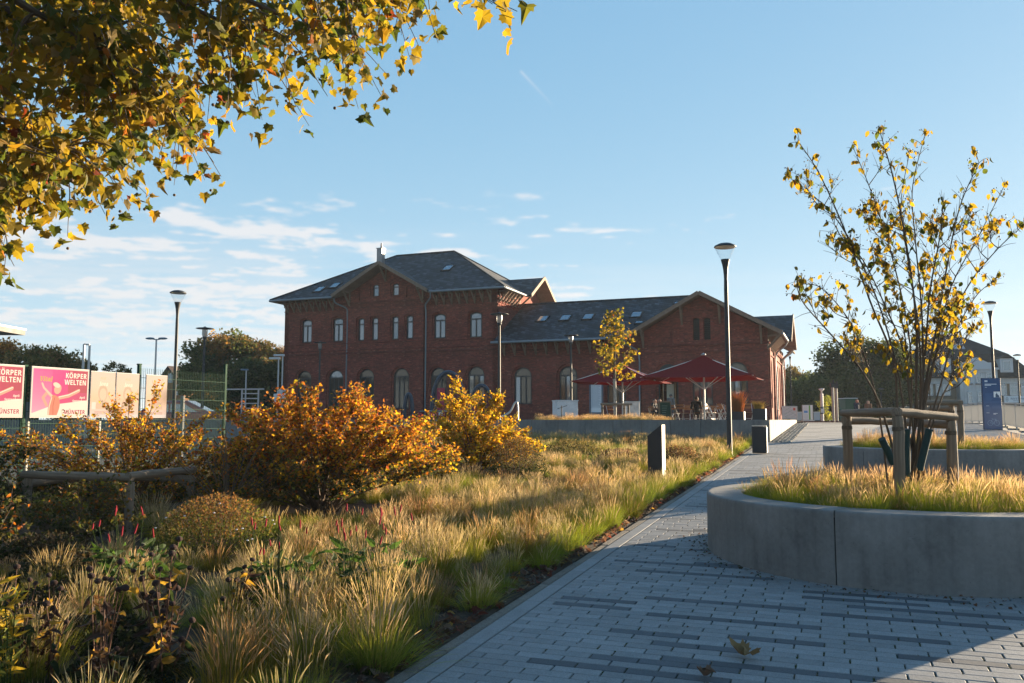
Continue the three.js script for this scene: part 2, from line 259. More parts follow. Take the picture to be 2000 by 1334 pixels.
// the path: every paver a piece in a sloping bed
MAT.joint = mat('mossy joint', [0.055, 0.06, 0.032], { map: rep(T.grain, 0.8), roughness: 1 });
const PAVE = { light: [0.235, 0.242, 0.252], dark: [0.080, 0.088, 0.102] };
{
  const R = rng(11), L = 0.298, P = 0.1, gap = 0.0045, headGap = 0.009;
  const path = new THREE.Group(); path.name = 'path'; path.rotation.set(Math.atan(0.03), -PHI, 0, 'YXZ'); scene.add(path); tag(path, null, null, null, 'structure');
  path.updateMatrixWorld(true);
  const bed = new THREE.PlaneGeometry(9.1, 49).rotateX(-Math.PI / 2); bed.translate(2.2, -0.011, -22.6);
  mesh('joint_bed', bed, MAT.joint, path);
  const paverG = (len, wid, k, bev = 0.004, h = 0.05) => {
    const x = len / 2, z = wid / 2, pos = [], nor = [], uv = [];
    const ring = [[-x, z], [x, z], [x, -z], [-x, -z]], inn = ring.map(([a, b]) => [a - Math.sign(a) * bev, b - Math.sign(b) * bev]);
    const tri = (a, b, c) => { const n = V(0, 0, 0).crossVectors(V(...b).sub(V(...a)), V(...c).sub(V(...a))).normalize(); for (const p of [a, b, c]) { pos.push(...p); nor.push(n.x, n.y, n.z); uv.push(p[0] + k * 0.37, p[2] - p[1] + k * 0.21); } };
    const at = (r, i, y) => [r[i % 4][0], y, r[i % 4][1]];
    tri(at(inn, 0, 0), at(inn, 1, 0), at(inn, 2, 0)); tri(at(inn, 0, 0), at(inn, 2, 0), at(inn, 3, 0));
    for (let i = 0; i < 4; i++) {
      tri(at(ring, i, -bev), at(ring, i + 1, -bev), at(inn, i + 1, 0)); tri(at(ring, i, -bev), at(inn, i + 1, 0), at(inn, i, 0));
      tri(at(ring, i, -h), at(ring, i + 1, -h), at(ring, i + 1, -bev)); tri(at(ring, i, -h), at(ring, i + 1, -bev), at(ring, i, -bev));
    }
    const g = new THREE.BufferGeometry();
    g.setAttribute('position', new THREE.Float32BufferAttribute(pos, 3)); g.setAttribute('normal', new THREE.Float32BufferAttribute(nor, 3)); g.setAttribute('uv', new THREE.Float32BufferAttribute(uv, 2));
    return g;
  };
  const grainMap = rep(T.grain, 0.9), bump = rep(T.fine, 0.5);
  const pm = (c, k) => mat('paver', c.map((x) => x * k), { map: grainMap, bumpMap: bump, bumpScale: 0.0012, roughness: 0.82 });
  const lightM = [0.76, 0.88, 0.97, 1.05, 1.16].map((k) => pm(PAVE.light, k)), darkM = [0.85, 1, 1.18].map((k) => pm(PAVE.dark, k)), baseM = pm([1, 1, 1], 1);
  const full = [0, 1, 2, 3].map((k) => paverG(L - headGap, P - gap, k)), cut = [0.10, 0.13, 0.25, 0.28].map((w, k) => paverG(w - headGap, P - gap, k)), cutLen = [0.10, 0.13, 0.25, 0.28], edge = [0, 1].map((k) => paverG(0.594, 0.126, k)), list = [];
  const centres = [[0.64, 9.56], [1.72, 18.3]];
  const ok = (x, q) => centres.every(([a, b]) => Math.hypot(x - a, q - b) > 1.9);
  for (let r = 0; r * P < 29.2; r++) {
    const q = 1.2 + r * P; if (q > 30) break;
    const c0 = (r % 2) * 2 + (R() < 0.5 ? 1 : 0); let x = -2.205, dark = 0, gapRun = Math.floor(R.in(0, 9)), first = true; const stripey = R() < 0.5;
    while (x < 6.55) {
      const len = first ? cutLen[c0] : L;
      if (dark > 0) dark--; else if (gapRun > 0) gapRun--; else if (stripey) { dark = Math.floor(R.in(2, 6)); gapRun = Math.floor(R.in(2, 13)); }
      const cx = x + len / 2;
      if (ok(cx, q)) list.push({ x: cx, q, g: first ? cut[c0] : full[Math.floor(R() * 4)], dark: dark > 0, k: R(), dy: R.s(0.0012), ry: R.s(0.004), rx: R.s(0.004) });
      x += len; first = false;
    }
  }
  for (let q = 1; q < 46; q += 0.6) list.push({ x: -2.275, q: q + 0.3, g: edge[q % 2 < 1 ? 0 : 1], dark: false, k: 0.35 + 0.4 * R(), dy: 0.001, ry: Math.PI / 2, rx: 0, edge: true });
  for (const e of list) { e.k = clamp(e.k * 0.6 + 0.55 * fbm(e.x * 0.9 + 7, e.q * 0.9, 0, 23, 3) + (fbm(e.x * 3.1, e.q * 3.1, 0, 29, 2) - 0.5) * 0.5, 0, 0.999); e.w = V(e.x, e.dy, -e.q).applyMatrix4(path.matrixWorld); e.d = frustumDist(e.w); }
  list.sort((a, b) => a.d - b.d);
  list.slice(0, 300).forEach((e) => { const m = mesh('paver', e.g, e.dark ? darkM[Math.floor(e.k * 3)] : lightM[Math.floor(e.k * 5)], path); m.position.set(e.x, e.dy, -e.q); m.rotation.set(e.rx, e.ry, 0); });
  const restBy = new Map(); for (const e of list.slice(300)) { if (!restBy.has(e.g)) restBy.set(e.g, []); restBy.get(e.g).push(e); }
  for (const [g, es] of restBy) instanced('pavers', g, baseM, es.map((e) => { const c = e.dark ? PAVE.dark : PAVE.light, k = e.dark ? 0.85 + 0.33 * e.k : 0.76 + 0.4 * e.k; return { m: M4(e.x, e.dy, -e.q, e.rx, e.ry, 0), c: rgb(c[0] * k, c[1] * k, c[2] * k) }; }), path);
  {   // moss and crumbs of sand in the joints
    const M = [], g = new THREE.IcosahedronGeometry(0.006, 0), rr = rng(19);
    for (const e of list) { if (e.d > 30 || e.edge) continue; const n = rr() < 0.5 ? 1 + Math.floor(rr() * 4) : 0; for (let k = 0; k < n; k++) M.push({ m: M4(e.x + 0.149, -0.004, -e.q + rr.s(0.045), 0, rr() * 6, 0, [rr.in(0.5, 0.9), rr.in(0.5, 1.1), rr.in(0.8, 2.2)]), c: rr() < 0.65 ? rgb(0.05, 0.06, 0.018) : rgb(0.12, 0.10, 0.07) }); }
    instanced('moss', g, mat('moss', [1, 1, 1], { roughness: 1 }), M, path);
  }
  // rough kerb beside the bed
  const kerbG = [0, 1, 2].map((k) => paverG(0.99, 0.085, k, 0.008, 0.2)), kerbM = [0.8, 0.95, 1.05].map((k) => mat('kerb', [0.72 * k, 0.70 * k, 0.68 * k], { map: rep(T.gravel, 0.5), bumpMap: rep(T.fine, 0.2), bumpScale: 0.004, roughness: 1 }));
  for (let i = 0; i < 28; i++) { const m = mesh('kerb_stone', kerbG[i % 3], kerbM[(i * 7) % 3], path); m.position.set(-2.392 + R.s(0.004), R.in(-0.006, 0.003), -(1.5 + i)); m.rotation.y = Math.PI / 2 + R.s(0.006); }
  // paving beyond the reach of single pavers
  const far = new THREE.PlaneGeometry(8.1, 17.5, 1, 1).rotateX(-Math.PI / 2); far.translate(2.55, -0.004, -38.7);
  const uv = far.attributes.uv; for (let i = 0; i < uv.count; i++) uv.setXY(i, uv.getX(i) * 8.1, uv.getY(i) * 17.5);
  const paveTex = tex(1024, 1024, (u, v) => { const y = v * 32, r = Math.floor(y), x = u * 13.333 + h2(r, 1, 4), c = Math.floor(x), dk = h2(Math.floor(c / 3) % 5, r, 9) > 0.74, j = y - r < 0.06 || x - c < 0.03, k = 0.86 + 0.24 * h2(c % 13, r, 2); return j ? [0.1, 0.1, 0.07] : (dk ? PAVE.dark : PAVE.light).map((a) => a * k); });
  mesh('far_paving', far, mat('far paving', [1, 1, 1], { map: rep(paveTex, 4), roughness: 0.85 }), path);
  MAT.paving = mat('plaza paving', [1.0, 0.99, 0.97], { map: rep(paveTex, 4), roughness: 0.85 });
}
struct('plaza', sheet(range(-2.1, 60, 6), range(46.9, 130, 8), () => 1.416), MAT.paving);
struct('side_path', sheet([-5.2, -2.46], [16.0, 16.75], (p, q) => groundPQ(p, q) + 0.004), MAT.paving);

// retaining wall of the terrace, in panels
{
  const wall = thing('retaining_wall', 'low grey concrete retaining wall in panels along the café terrace', 'wall', PQ(-2.15, 29), -PHI);
  const R = rng(5), tones = [0.88, 0.95, 1, 1.06].map((k) => { const m = MAT.concrete.clone(); m.color.multiplyScalar(k); return m; });
  for (let i = 0; i < 36; i++) {   // front, towards the bed
    const h = 1.6 - 0.6, m = mesh('panel', (() => { const g = bevelBox(0.994, h, 0.22, 0.008), uv = g.attributes.uv; for (let k = 0; k < uv.count; k++) uv.setXY(k, uv.getX(k) + i * 0.71, uv.getY(k)); return g; })(), tones[Math.floor(R() * 4)], wall);
    m.position.set(-0.5 - i - 0.22, 0.6 + h / 2, R.s(0.003) - 0.11);
  }
  for (let i = 0; i < 19; i++) {   // side, along the path
    const q0 = i, low = Math.max(0.55, groundPQ(0, 29 + q0) - 0.25), h = 1.6 - low, m = mesh('panel', (() => { const g = bevelBox(0.994, h, 0.22, 0.008), uv = g.attributes.uv; for (let k = 0; k < uv.count; k++) uv.setXY(k, uv.getX(k) + i * 0.53, uv.getY(k)); return g; })(), MAT.concreteLight, wall);
    m.position.set(-0.11 + R.s(0.003), low + h / 2, -0.5 - i); m.rotation.y = Math.PI / 2;
  }
}
struct('terrace', sheet(range(-70, -2.3, 8), range(29.2, 100, 8), () => TERR), mat('terrace paving', [0.8, 0.78, 0.75], { map: rep(T.gravel, 1.1), roughness: 0.9 }));
{   // strip of rough cobbles at the foot of the side wall
  const R = rng(8), g = new THREE.IcosahedronGeometry(0.07, 1), L = [];
  for (let q = 29.1; q < 47; q += 0.13) for (let p = -2.06; p < -1.52; p += 0.13) { const w = PQ(p + R.s(0.02), q + R.s(0.02), groundPQ(p, q) - 0.012), k = R.in(0.7, 1.25); L.push({ m: M4(w.x, w.y, w.z, R.s(0.4), R() * 6, R.s(0.4), [1, R.in(0.5, 0.8), R.in(0.8, 1.1)]), c: rgb(0.30 * k, 0.27 * k, 0.23 * k) }); }
  const im = instanced('cobblestones', g, mat('cobble', [1, 1, 1], { roughness: 0.95, map: rep(T.grain, 0.5) }), L, scene); tag(im, 'strip of rough grey cobbles at the foot of the terrace side wall', 'cobblestones');
  struct('cobble_bed', sheet([-2.14, -1.49], range(29, 47.2, 4), (p, q) => groundPQ(p, q) + 0.008), MAT.gravel);
}

// round planters
function planter(x, z, top, R0, label, seed) {
  const base = groundXZ(x, z) - 0.35, t = thing('planter', label, 'planter', V(x, base, z), 0, null), H = top - base, Ri = R0 - 0.36;
  const prof = [[R0, 0], [R0, 0.03], [R0, H - 0.04], [R0, H - 0.012], [R0 - 0.012, H], [R0 - 0.04, H], [Ri + 0.04, H], [Ri + 0.012, H], [Ri, H - 0.012], [Ri, H - 0.04], [Ri, H - 0.25]].map(([a, b]) => new THREE.Vector2(a, b));
  for (let i = 0; i < 4; i++) {
    const g = new THREE.LatheGeometry(prof, 40, seed + i * Math.PI / 2 + 0.0022, Math.PI / 2 - 0.0044), uv = g.attributes.uv, p = g.attributes.position;
    for (let k = 0; k < uv.count; k++) { const r = Math.hypot(p.getX(k), p.getZ(k)); uv.setXY(k, uv.getX(k) * R0 * Math.PI / 2 + i * 1.7, p.getY(k) + (R0 - r)); }
    const m = MAT.concrete.clone(); m.color.multiplyScalar([0.97, 1.0, 1.03, 0.95][i]); m.side = THREE.DoubleSide;
    mesh('wall_panel', g, m, t);
  }
  const core = new THREE.CylinderGeometry(R0 - 0.02, R0 - 0.02, H - 0.06, 64, 1, true); core.translate(0, (H - 0.06) / 2, 0);
  mesh('joint_filler', core, MAT.black, t);
  const soil = new THREE.CircleGeometry(Ri + 0.01, 48).rotateX(-Math.PI / 2); soil.translate(0, H - 0.07, 0); mesh('soil', soil, MAT.soil, t);
  return t;
}
const PL1 = { x: 4.02, z: -8.70, top: 0.845, R: 2.0 }, PL2 = { x: 8.15, z: -16.5, top: 1.09, R: 2.03 };
planter(PL1.x, PL1.z, PL1.top, PL1.R, 'round grey concrete planter in the foreground with a wide rim', -0.726);
planter(PL2.x, PL2.z, PL2.top, PL2.R, 'round grey concrete planter standing behind the foreground planter', 0.5);
// ---------- the old brick station ----------
function archInto(P, x, y0, y1, w, kind) {   // outline of an opening, counter-clockwise
  const h = w / 2;
  P.moveTo(x - h, y0); P.lineTo(x + h, y0);
  if (kind === 'round') { P.lineTo(x + h, y1 - h); P.absarc(x, y1 - h, h, 0, Math.PI, false); }
  else if (kind === 'segment') { const r = w * 0.17, Rr = (h * h + r * r) / (2 * r), a = Math.asin(h / Rr); P.lineTo(x + h, y1 - r); P.absarc(x, y1 - Rr, Rr, Math.PI / 2 - a, Math.PI / 2 + a, false); }
  else { P.lineTo(x + h, y1); P.lineTo(x - h, y1); }
  P.closePath(); return P;
}
const archShape = (...a) => archInto(new THREE.Shape(), ...a), archHole = (...a) => archInto(new THREE.Path(), ...a);
const extr = (s, d, z) => { const g = new THREE.ExtrudeGeometry(s, { depth: d, bevelEnabled: false, curveSegments: 12 }); g.translate(0, 0, z); return g; };
const poly = (pts) => { const s = new THREE.Shape(); pts.forEach(([x, y], i) => (i ? s.lineTo(x, y) : s.moveTo(x, y))); s.closePath(); return s; };
function skin(b, outline, wins, z, m4, skinT = 0.1, inT = 0.3) {   // brick wall in two leaves, the outer leaf stepped back round each opening
  const o = poly(outline), i = poly(outline);
  for (const w of wins) { const e = w.step ?? 0.13; o.holes.push(archHole(w.x, w.y0 - (w.blind ? 0 : 0.0), w.y1 + e, w.w + 2 * e, w.kind)); if (!w.blind) i.holes.push(archHole(w.x, w.y0 + 0.001, w.y1, w.w, w.kind)); }
  b.add(extr(o, skinT, z - skinT), m4); b.add(extr(i, inT, z - skinT - inT - 0.001), m4);
}
function windowPart(parent, w, z, m4, opts = {}) {
  const f = w.f ?? 0.1, s = archShape(w.x, w.y0, w.y1, w.w, w.kind), panes = [], H = w.y1 - w.y0, top = w.kind === 'round' ? w.y1 - w.w / 2 + 0.02 : w.kind === 'rect' ? null : w.y1 - H * 0.27;
  const pane = (mk) => { s.holes.push(mk(new THREE.Path(), 0)); panes.push(mk(new THREE.Shape(), 0.004)); };
  const cols = w.cols ?? 2, x0 = w.x - w.w / 2 + f, wi = w.w - 2 * f, yt = top ?? w.y1 - f;
  if (top) pane((P, e) => archInto(P, w.x, top + f * 0.5, w.y1 - f, w.w - 2 * f, w.kind === 'round' ? 'round' : 'segment'));
  const cw = (wi - (cols - 1) * f) / cols;
  for (let c = 0; c < cols; c++) { const cx = x0 + cw / 2 + c * (cw + f); pane((P, e) => archInto(P, cx, w.y0 + f, yt - (top ? f * 0.5 : 0), cw, 'rect')); }
  let g = extr(s, 0.07, z - 0.27); if (m4) g.applyMatrix4(m4);
  const win = mesh('window', g, opts.frame ?? MAT.frame, parent);
  panes.forEach((p, i) => { let q = new THREE.ExtrudeGeometry(p, { depth: 0.012, bevelEnabled: false }); q.translate(0, 0, z - 0.245); if (m4) q.applyMatrix4(m4); mesh('pane', q, opts.glass ? opts.glass(i) : MAT.glass, win); });
  let sg = boxG(w.w + 0.24, 0.1, 0.2); sg.translate(w.x, w.y0 - 0.05, z - 0.07); if (m4) sg.applyMatrix4(m4); mesh('sill', sg, MAT.brickDark, win);
  return win;
}
const station = thing('station_building', 'large old red brick station building with slate roofs, arched windows and timber gables', 'building', PQ(-4.26, 58.35, TERR), -PHI);
{
  const R = rng(77), S = station;
  const glassSet = [MAT.glass, ...[0.9, 1.08].map((k) => { const m = MAT.glass.clone(); m.color.multiplyScalar(k); m.roughness = 0.03 + 0.03 * k; return m; })];
  const gpick = (i) => glassSet[Math.floor(R() * 3)];
  const darkGlass = pmat('dim window glass', [0.10, 0.092, 0.08], { roughness: 0.05, metalness: 0.5 }), gdark = (i) => (R() < 0.8 ? darkGlass : MAT.glass);
  const up = [[-36.12, 6.35, 8.26, 0.94], [-33.16, 6.35, 8.27, 0.94], [-30.89 - 0.0, 6.32, 8.13, 0.56], [-29.64, 6.32, 8.14, 0.56], [-27.84, 6.32, 8.15, 0.57], [-26.58, 6.33, 8.16, 0.58], [-24.1, 6.3, 8.21, 0.98], [-21.1, 6.27, 8.21, 1.0]].map(([x, y0, y1, w]) => ({ x, y0, y1, w, kind: 'segment', cols: w < 0.7 ? 1 : 2 }));
  const gr = [-36.25, -33.28, -30.33, -27.26, -24.17, -21.05].map((x) => ({ x, y0: 0.95, y1: 4.08, w: 1.34, kind: 'round', cols: 3, step: 0.17 }));
  const gb = [[-29.62, 9.8, 10.75, 0.52], [-27.84, 9.78, 10.73, 0.53]].map(([x, y0, y1, w]) => ({ x, y0, y1, w, kind: 'segment', cols: 1, f: 0.07 }));
  const wing = [-17.32, -13.85, -10.3].map((x) => ({ x, y0: 1.25, y1: 3.94, w: 1.36, kind: 'round', cols: 3, step: 0.17 }));
  const crossW = [{ x: -4.31, y0: 1.1, y1: 3.92, w: 1.34, kind: 'round', cols: 3, step: 0.17 }, { x: -2.02, y0: 1.1, y1: 3.96, w: 1.34, kind: 'round', cols: 3, step: 0.17 }];
  const doorW = { x: -6.63, y0: 0.02, y1: 3.92, w: 1.36, kind: 'round', step: 0.17 };
  const louv = [[-4.66, 5.5, 7.02, 0.43], [-3.93, 5.5, 7.0, 0.43]].map(([x, y0, y1, w]) => ({ x, y0, y1, w, kind: 'segment', step: 0.02 }));

  // walls
  let b = new MB();
  const lower = (w) => w.x < -32.1 || w.x > -25.3;
  skin(b, [[-38.22, 0], [-32.06, 0], [-32.06, 10.3], [-38.22, 10.3]], [...up, ...gr].filter((w) => w.x < -32.1), 0);
  skin(b, [[-25.34, 0], [-19.3, 0], [-19.3, 10.3], [-25.34, 10.3]], [...up, ...gr].filter((w) => w.x > -25.3), 0);
  const slits = [[-30.99, 9.55, 10.45, 0.12], [-26.78, 9.6, 10.4, 0.12]].map(([x, y0, y1, w]) => ({ x, y0, y1, w, kind: 'rect', blind: true, step: 0 }));
  const panelsR = [[-29.62, 9.55, 11.05, 0.86], [-27.84, 9.55, 11.05, 0.86]];
  skin(b, [[-32.06, 0], [-25.34, 0], [-25.34, 10.1], [-28.7, 12.0], [-32.06, 10.1]], [...up, ...gr, ...gb.map((w) => ({ ...w, step: 0.17 })), ...slits].filter((w) => w.x > -32.1 && w.x < -25.3), 0.22);
  b.box(0.1, 10.2, 0.22, -32.01, 5.1, 0.0 - 0.0 + 0.1).box(0.1, 10.2, 0.22, -25.39, 5.1, 0.1);
  b.build('wall', MAT.brick, S);
  b = new MB();   // sides and back of the tall block
  const side = (x, sgn) => M4(x, 0, 0, 0, sgn * Math.PI / 2, 0);
  b.add(extr(poly([[0, 0], [13.5, 0], [13.5, 10.2], [9.9, 10.2], [7.2, 11.6], [4.5, 10.2], [0, 10.2]]), 0.4, -0.4), M4(-19.3, 0, 0, 0, Math.PI / 2, 0));
  b.add(extr(poly([[-13.5, 0], [0, 0], [0, 10.2], [-13.5, 10.2]]), 0.4, -0.4), M4(-38.22, 0, 0, 0, -Math.PI / 2, 0, [1, 1, 1]));
  b.box(18.9, 10.2, 0.4, -28.76, 5.1, -13.3);
  b.build('wall', MAT.brick, S);
  b = new MB();
  skin(b, [[-19.3, 0], [-8.43, 0], [-8.43, 6.15], [-19.3, 6.15]], wing, 0);
  skin(b, [[-8.43, 0], [0, 0], [0, 6.05], [-4.33, 8.5], [-8.43, 6.15]], [...crossW, doorW, ...louv], 0.14);
  b.build('wall', MAT.brick, S);
  b = new MB();   // right face, with tall blind arches
  const arches = [2.6, 6.6, 9.0, 11.4, 14.6].map((x) => ({ x, y0: 0.9, y1: 4.1, w: 1.15, kind: 'round', blind: x !== 9.0, step: 0.1 }));
  const sideM = M4(0, 0, 0.04, 0, Math.PI / 2, 0);
  skin(b, [[0, 0], [16.6, 0], [16.6, 5.7], [12.3, 5.7], [8.9, 7.7], [5.5, 5.7], [0, 5.7]], arches, 0.0, sideM);
  for (const z of [0.3, 4.6, 12.9, 16.2]) b.box(0.12, 5.1, 0.5, 0.06, 2.55, -z);
  b.box(12, 5.9, 0.4, -6.2, 2.95, -16.4).box(11, 5.9, 0.4, -13.8, 2.95, -11.3).box(0.4, 5.9, 5, -8.3, 2.95, -14);
  b.build('wall', MAT.brick, S);
  const fM = (m, z) => windowPart(S, m, z, null, { glass: gpick });
  up.forEach((w) => fM(w, w.x > -32.1 && w.x < -25.3 ? 0.22 : 0)); gb.forEach((w) => fM(w, 0.22));
  gr.forEach((w) => windowPart(S, w, w.x > -32.1 && w.x < -25.3 ? 0.22 : 0, null, { glass: gdark }));
  [...wing, ...crossW].forEach((w) => windowPart(S, w, w.x < -8.4 ? 0 : 0.14, null, { glass: gdark }));
  windowPart(S, { ...arches[2], cols: 2 }, 0, sideM, { glass: gdark });
  // louvred openings in the gable
  louv.forEach((w) => {
    const l = mesh('louvre', extr(archShape(w.x, w.y0, w.y1, w.w, 'segment'), 0.04, -0.15), MAT.frame, S);
    for (let y = w.y0 + 0.08; y < w.y1 - 0.05; y += 0.13) mesh('slat', new MB().box(w.w - 0.03, 0.02, 0.12, w.x, y, -0.08, 0.6).geo(), MAT.anthracite, l);
  });
  // door, standing open towards a warm hall
  {
    const d = mesh('door', new MB().add(extr(archShape(doorW.x, 2.75, 3.92, 1.36, 'round'), 0.06, -0.1)).box(0.08, 2.75, 0.1, -7.27, 1.37, -0.05).box(0.08, 2.75, 0.1, -5.99, 1.37, -0.05).box(1.3, 0.08, 0.1, -6.63, 2.73, -0.05).geo(), MAT.frame, S);
    const oak = mat('orange oak', [0.42, 0.20, 0.07], { map: rep(T.wood, 0.7), roughness: 0.5 });
    mesh('door_leaf', new MB().box(0.06, 2.6, 0.62, -6.95, 1.35, 0.3, 0, 0.2).box(0.1, 2.6, 0.1, -6.2, 1.35, -0.2).geo(), oak, d);
    mesh('pane', new MB().box(0.02, 2.1, 0.45, -6.915, 1.45, 0.3, 0, 0.2).geo(), MAT.glass, d);
    mesh('curtain', new MB().box(0.5, 2.5, 0.05, -6.6, 1.3, -0.5).geo(), mat('beige curtain', [0.62, 0.54, 0.40], { roughness: 0.9 }), d);
  }
  // string courses, cornices, plinth
  const band = (name, x0, x1, y, h, z, proud, m = MAT.brickDark) => mesh(name, new MB().box(x1 - x0, h, proud, (x0 + x1) / 2, y, z + proud / 2 + 0.001).geo(), m, S);
  for (const [x0, x1, z] of [[-38.27, -32.06, 0], [-32.12, -25.28, 0.22], [-25.34, -19.25, 0]]) { band('string_course', x0, x1, 5.36, 0.16, z, 0.07); band('string_course', x0, x1, 5.62, 0.07, z, 0.05); band('cornice', x0, x1, 9.34, 0.13, z, 0.08); band('cornice', x0, x1, 8.95, 0.06, z, 0.04); band('string_course', x0, x1, 6.13, 0.06, z, 0.05); band('plinth', x0, x1, 0.35, 0.7, z, 0.06); }
  for (const [x0, x1, z] of [[-19.3, -8.43, 0], [-8.5, 0.06, 0.14]]) { band('string_course', x0, x1, 5.2, 0.13, z, 0.08); band('string_course', x0, x1, 4.72, 0.06, z, 0.05); band('plinth', x0, x1, 0.3, 0.6, z, 0.06); }
  mesh('cornice', new MB().box(0.08, 0.13, 13.4, -19.26, 9.34, -6.7).box(0.05, 0.06, 13.4, -19.27, 8.5, -6.7).geo(), MAT.brick, S);
  { const d = new MB(); for (let z = 0.15; z < 13; z += 0.32) for (let k = 0; k < 3; k++) d.box(0.06 + 0.03 * k, 0.12, 0.15, -19.27 + 0.015 * k, 8.72 + 0.2 * k, -z - (k % 2) * 0.16); d.build('corbel_table', MAT.brick, S); }
  { const d = new MB(); for (let z = 0.2; z < 16.4; z += 0.34) d.box(0.12, 0.22, 0.17, 0.06, 5.02, -z); d.box(0.1, 0.1, 16.6, 0.05, 5.2, -8.3).box(0.08, 0.1, 16.6, 0.04, 4.5, -8.3).build('corbel_table', MAT.brick, S); }
  // flat panels on the cross gable
  for (const x of [-8.36, -6.35, -2.4, -0.1]) mesh('pilaster', new MB().box(0.2, 0.9, 0.05, x, 5.75, 0.165).geo(), MAT.brickDark, S); mesh('string_course', new MB().box(1.6, 0.1, 0.05, -4.3, 7.5, 0.165).geo(), MAT.brickDark, S);

  // roofs
  const roof = (polys, edge = MAT.slate) => { const r = new MB(), s = new MB(); for (const p of polys) { r.slab(p, 0.09); s.slab(p.map((q) => q.clone().add(V(0, -0.115, 0))), 0.035); } const m = r.build('roof', MAT.slate, S); mesh('soffit', s.geo(), MAT.trim, m); return m; };
  const P = (l) => l.map((a) => V(...a));
  const x0 = -39.1, x1 = -18.4, z0 = 0.9, z1 = -14.4, ye = 9.86, yr = 14.42, zr = -6.75, a0 = -31.6, a1 = -26.0;
  const gx = -28.7, gh = 4.2, gy = 12.27, gz = 1.4, gv = z0 - (gy - ye) / 0.596, tz = -7.2, th = 3.25, ty = 11.75, tx = -18.0, tv = x1 - (ty - ye) / 0.6;
  const main = roof([P([[x0, ye, z0], [gx - gh, ye, z0], [gx, gy, gv], [gx, yr, zr], [a0, yr, zr]]), P([[gx + gh, ye, z0], [x1, ye, z0], [a1, yr, zr], [gx, yr, zr], [gx, gy, gv]]), P([[x1, ye, z0], [x1, ye, tz + th], [tv, ty, tz], [a1, yr, zr]]), P([[x1, ye, tz - th], [x1, ye, z1], [a1, yr, zr], [tv, ty, tz]]), P([[x1, ye, z1], [x0, ye, z1], [a0, yr, zr], [a1, yr, zr]]), P([[x0, ye, z1], [x0, ye, z0], [a0, yr, zr]])]);
  mesh('hip_tiles', new MB().tube([V(x1, ye + 0.03, z0), V(a1, yr + 0.03, zr)], 0.07).tube([V(x0, ye + 0.03, z0), V(a0, yr + 0.03, zr)], 0.07).tube([V(a0, yr + 0.03, zr), V(a1, yr + 0.03, zr)], 0.08).tube([V(x1, ye + 0.03, z1), V(a1, yr + 0.03, zr)], 0.07).geo(), MAT.slate, main);
  roof([P([[gx - gh, ye, 0.8], [gx - gh, ye, gz], [gx, gy, gz], [gx, gy, gv - 0.05]]), P([[gx + gh, ye, gz], [gx + gh, ye, 0.8], [gx, gy, gv - 0.05], [gx, gy, gz]])]);
  const xGable = (rx, e, r, z, h, xe, xv) => roof([P([[rx, e, z + h], [rx, r, z], [xv, r, z], [xe, e, z + h]]).reverse().reverse(), P([[rx, e, z - h], [xe, e, z - h], [xv, r, z], [rx, r, z]])]);
  xGable(tx, ye, ty, tz, th, x1 - 0.05, tv - 0.05);
  const wr = 9.35, wz = -5.65, we = 5.8;
  const wroof = roof([P([[-19.3, we, 0.9], [-9.6, we, 0.9], [-4.4, 8.62, -4.3], [-5.5, wr, wz], [-19.3, wr, wz]]), P([[-9.6, we, -12.2], [-19.3, we, -12.2], [-19.3, wr, wz], [-5.5, wr, wz], [-4.4, 8.62, -7.0]]), P([[-4.4, 8.62, -4.3], [-4.4, 8.62, -7.0], [-5.5, wr, wz]])]);
  mesh('ridge_tiles', new MB().tube([V(-19.3, wr + 0.03, wz), V(-5.5, wr + 0.03, wz)], 0.08).geo(), MAT.slate, wroof);
  const cx = -4.33, ch = 5.28, cr = 8.66, ce = 5.76, cf = 1.05, cb = -17.4;
  const rz = -8.9, rh = 3.75, ry = 8.0, rx = 1.25, rv = cx + ch - (ry - ce) / 0.549;
  roof([P([[cx - ch, ce, cb], [cx - ch, ce, cf], [cx, cr, cf], [cx, cr, cb]]), P([[cx + ch, ce, cf], [cx + ch, ce, rz + rh], [rv, ry, rz], [cx, cr, rz], [cx, cr, cf]]), P([[cx + ch, ce, rz - rh], [cx + ch, ce, cb], [cx, cr, cb], [cx, cr, rz], [rv, ry, rz]])]);
  xGable(rx, ce, ry, rz, rh, cx + ch - 0.05, rv - 0.05);

  // timber: bargeboards, purlins and struts
  const barge = (pts) => { const t = new MB(); for (let i = 0; i < pts.length - 1; i++) t.bar(V(...pts[i]), V(...pts[i + 1]), 0.07, 0.26); t.build('bargeboard', MAT.trim, S); };
  barge([[gx - gh, ye - 0.02, gz - 0.02], [gx, gy - 0.02, gz - 0.02], [gx + gh, ye - 0.02, gz - 0.02]]);
  barge([[cx - ch, ce - 0.02, cf - 0.02], [cx, cr - 0.02, cf - 0.02], [cx + ch, ce - 0.02, cf - 0.02]]);
  barge([[tx - 0.02, ye - 0.02, tz + th], [tx - 0.02, ty - 0.02, tz], [tx - 0.02, ye - 0.02, tz - th]]);
  barge([[rx - 0.02, ce - 0.04, rz + rh], [rx - 0.02, ry - 0.02, rz], [rx - 0.02, ce - 0.04, rz - rh]]);
  const strut = (a, c, w = 0.12) => mesh('bracket', new MB().bar(a, c, w, 0.13).bar(V(c.x, a.y - 0.02, c.z), a.clone().add(V(0, -0.02, 0)), w, 0.14).bar(c.clone().add(V(0, -0.05, 0)), V(c.x, a.y - 0.02, c.z), w, 0.1).geo(), MAT.trim, S);
  const yAt = (x, c, h, e, r) => r - (r - e) * Math.abs(x - c) / h;
  for (const x of [-31.9, -28.66, -25.42]) { const y = yAt(x, gx, gh, ye, gy) - 0.22; strut(V(x, y, gz - 0.1), V(x, y - 1.05, 0.26)); }
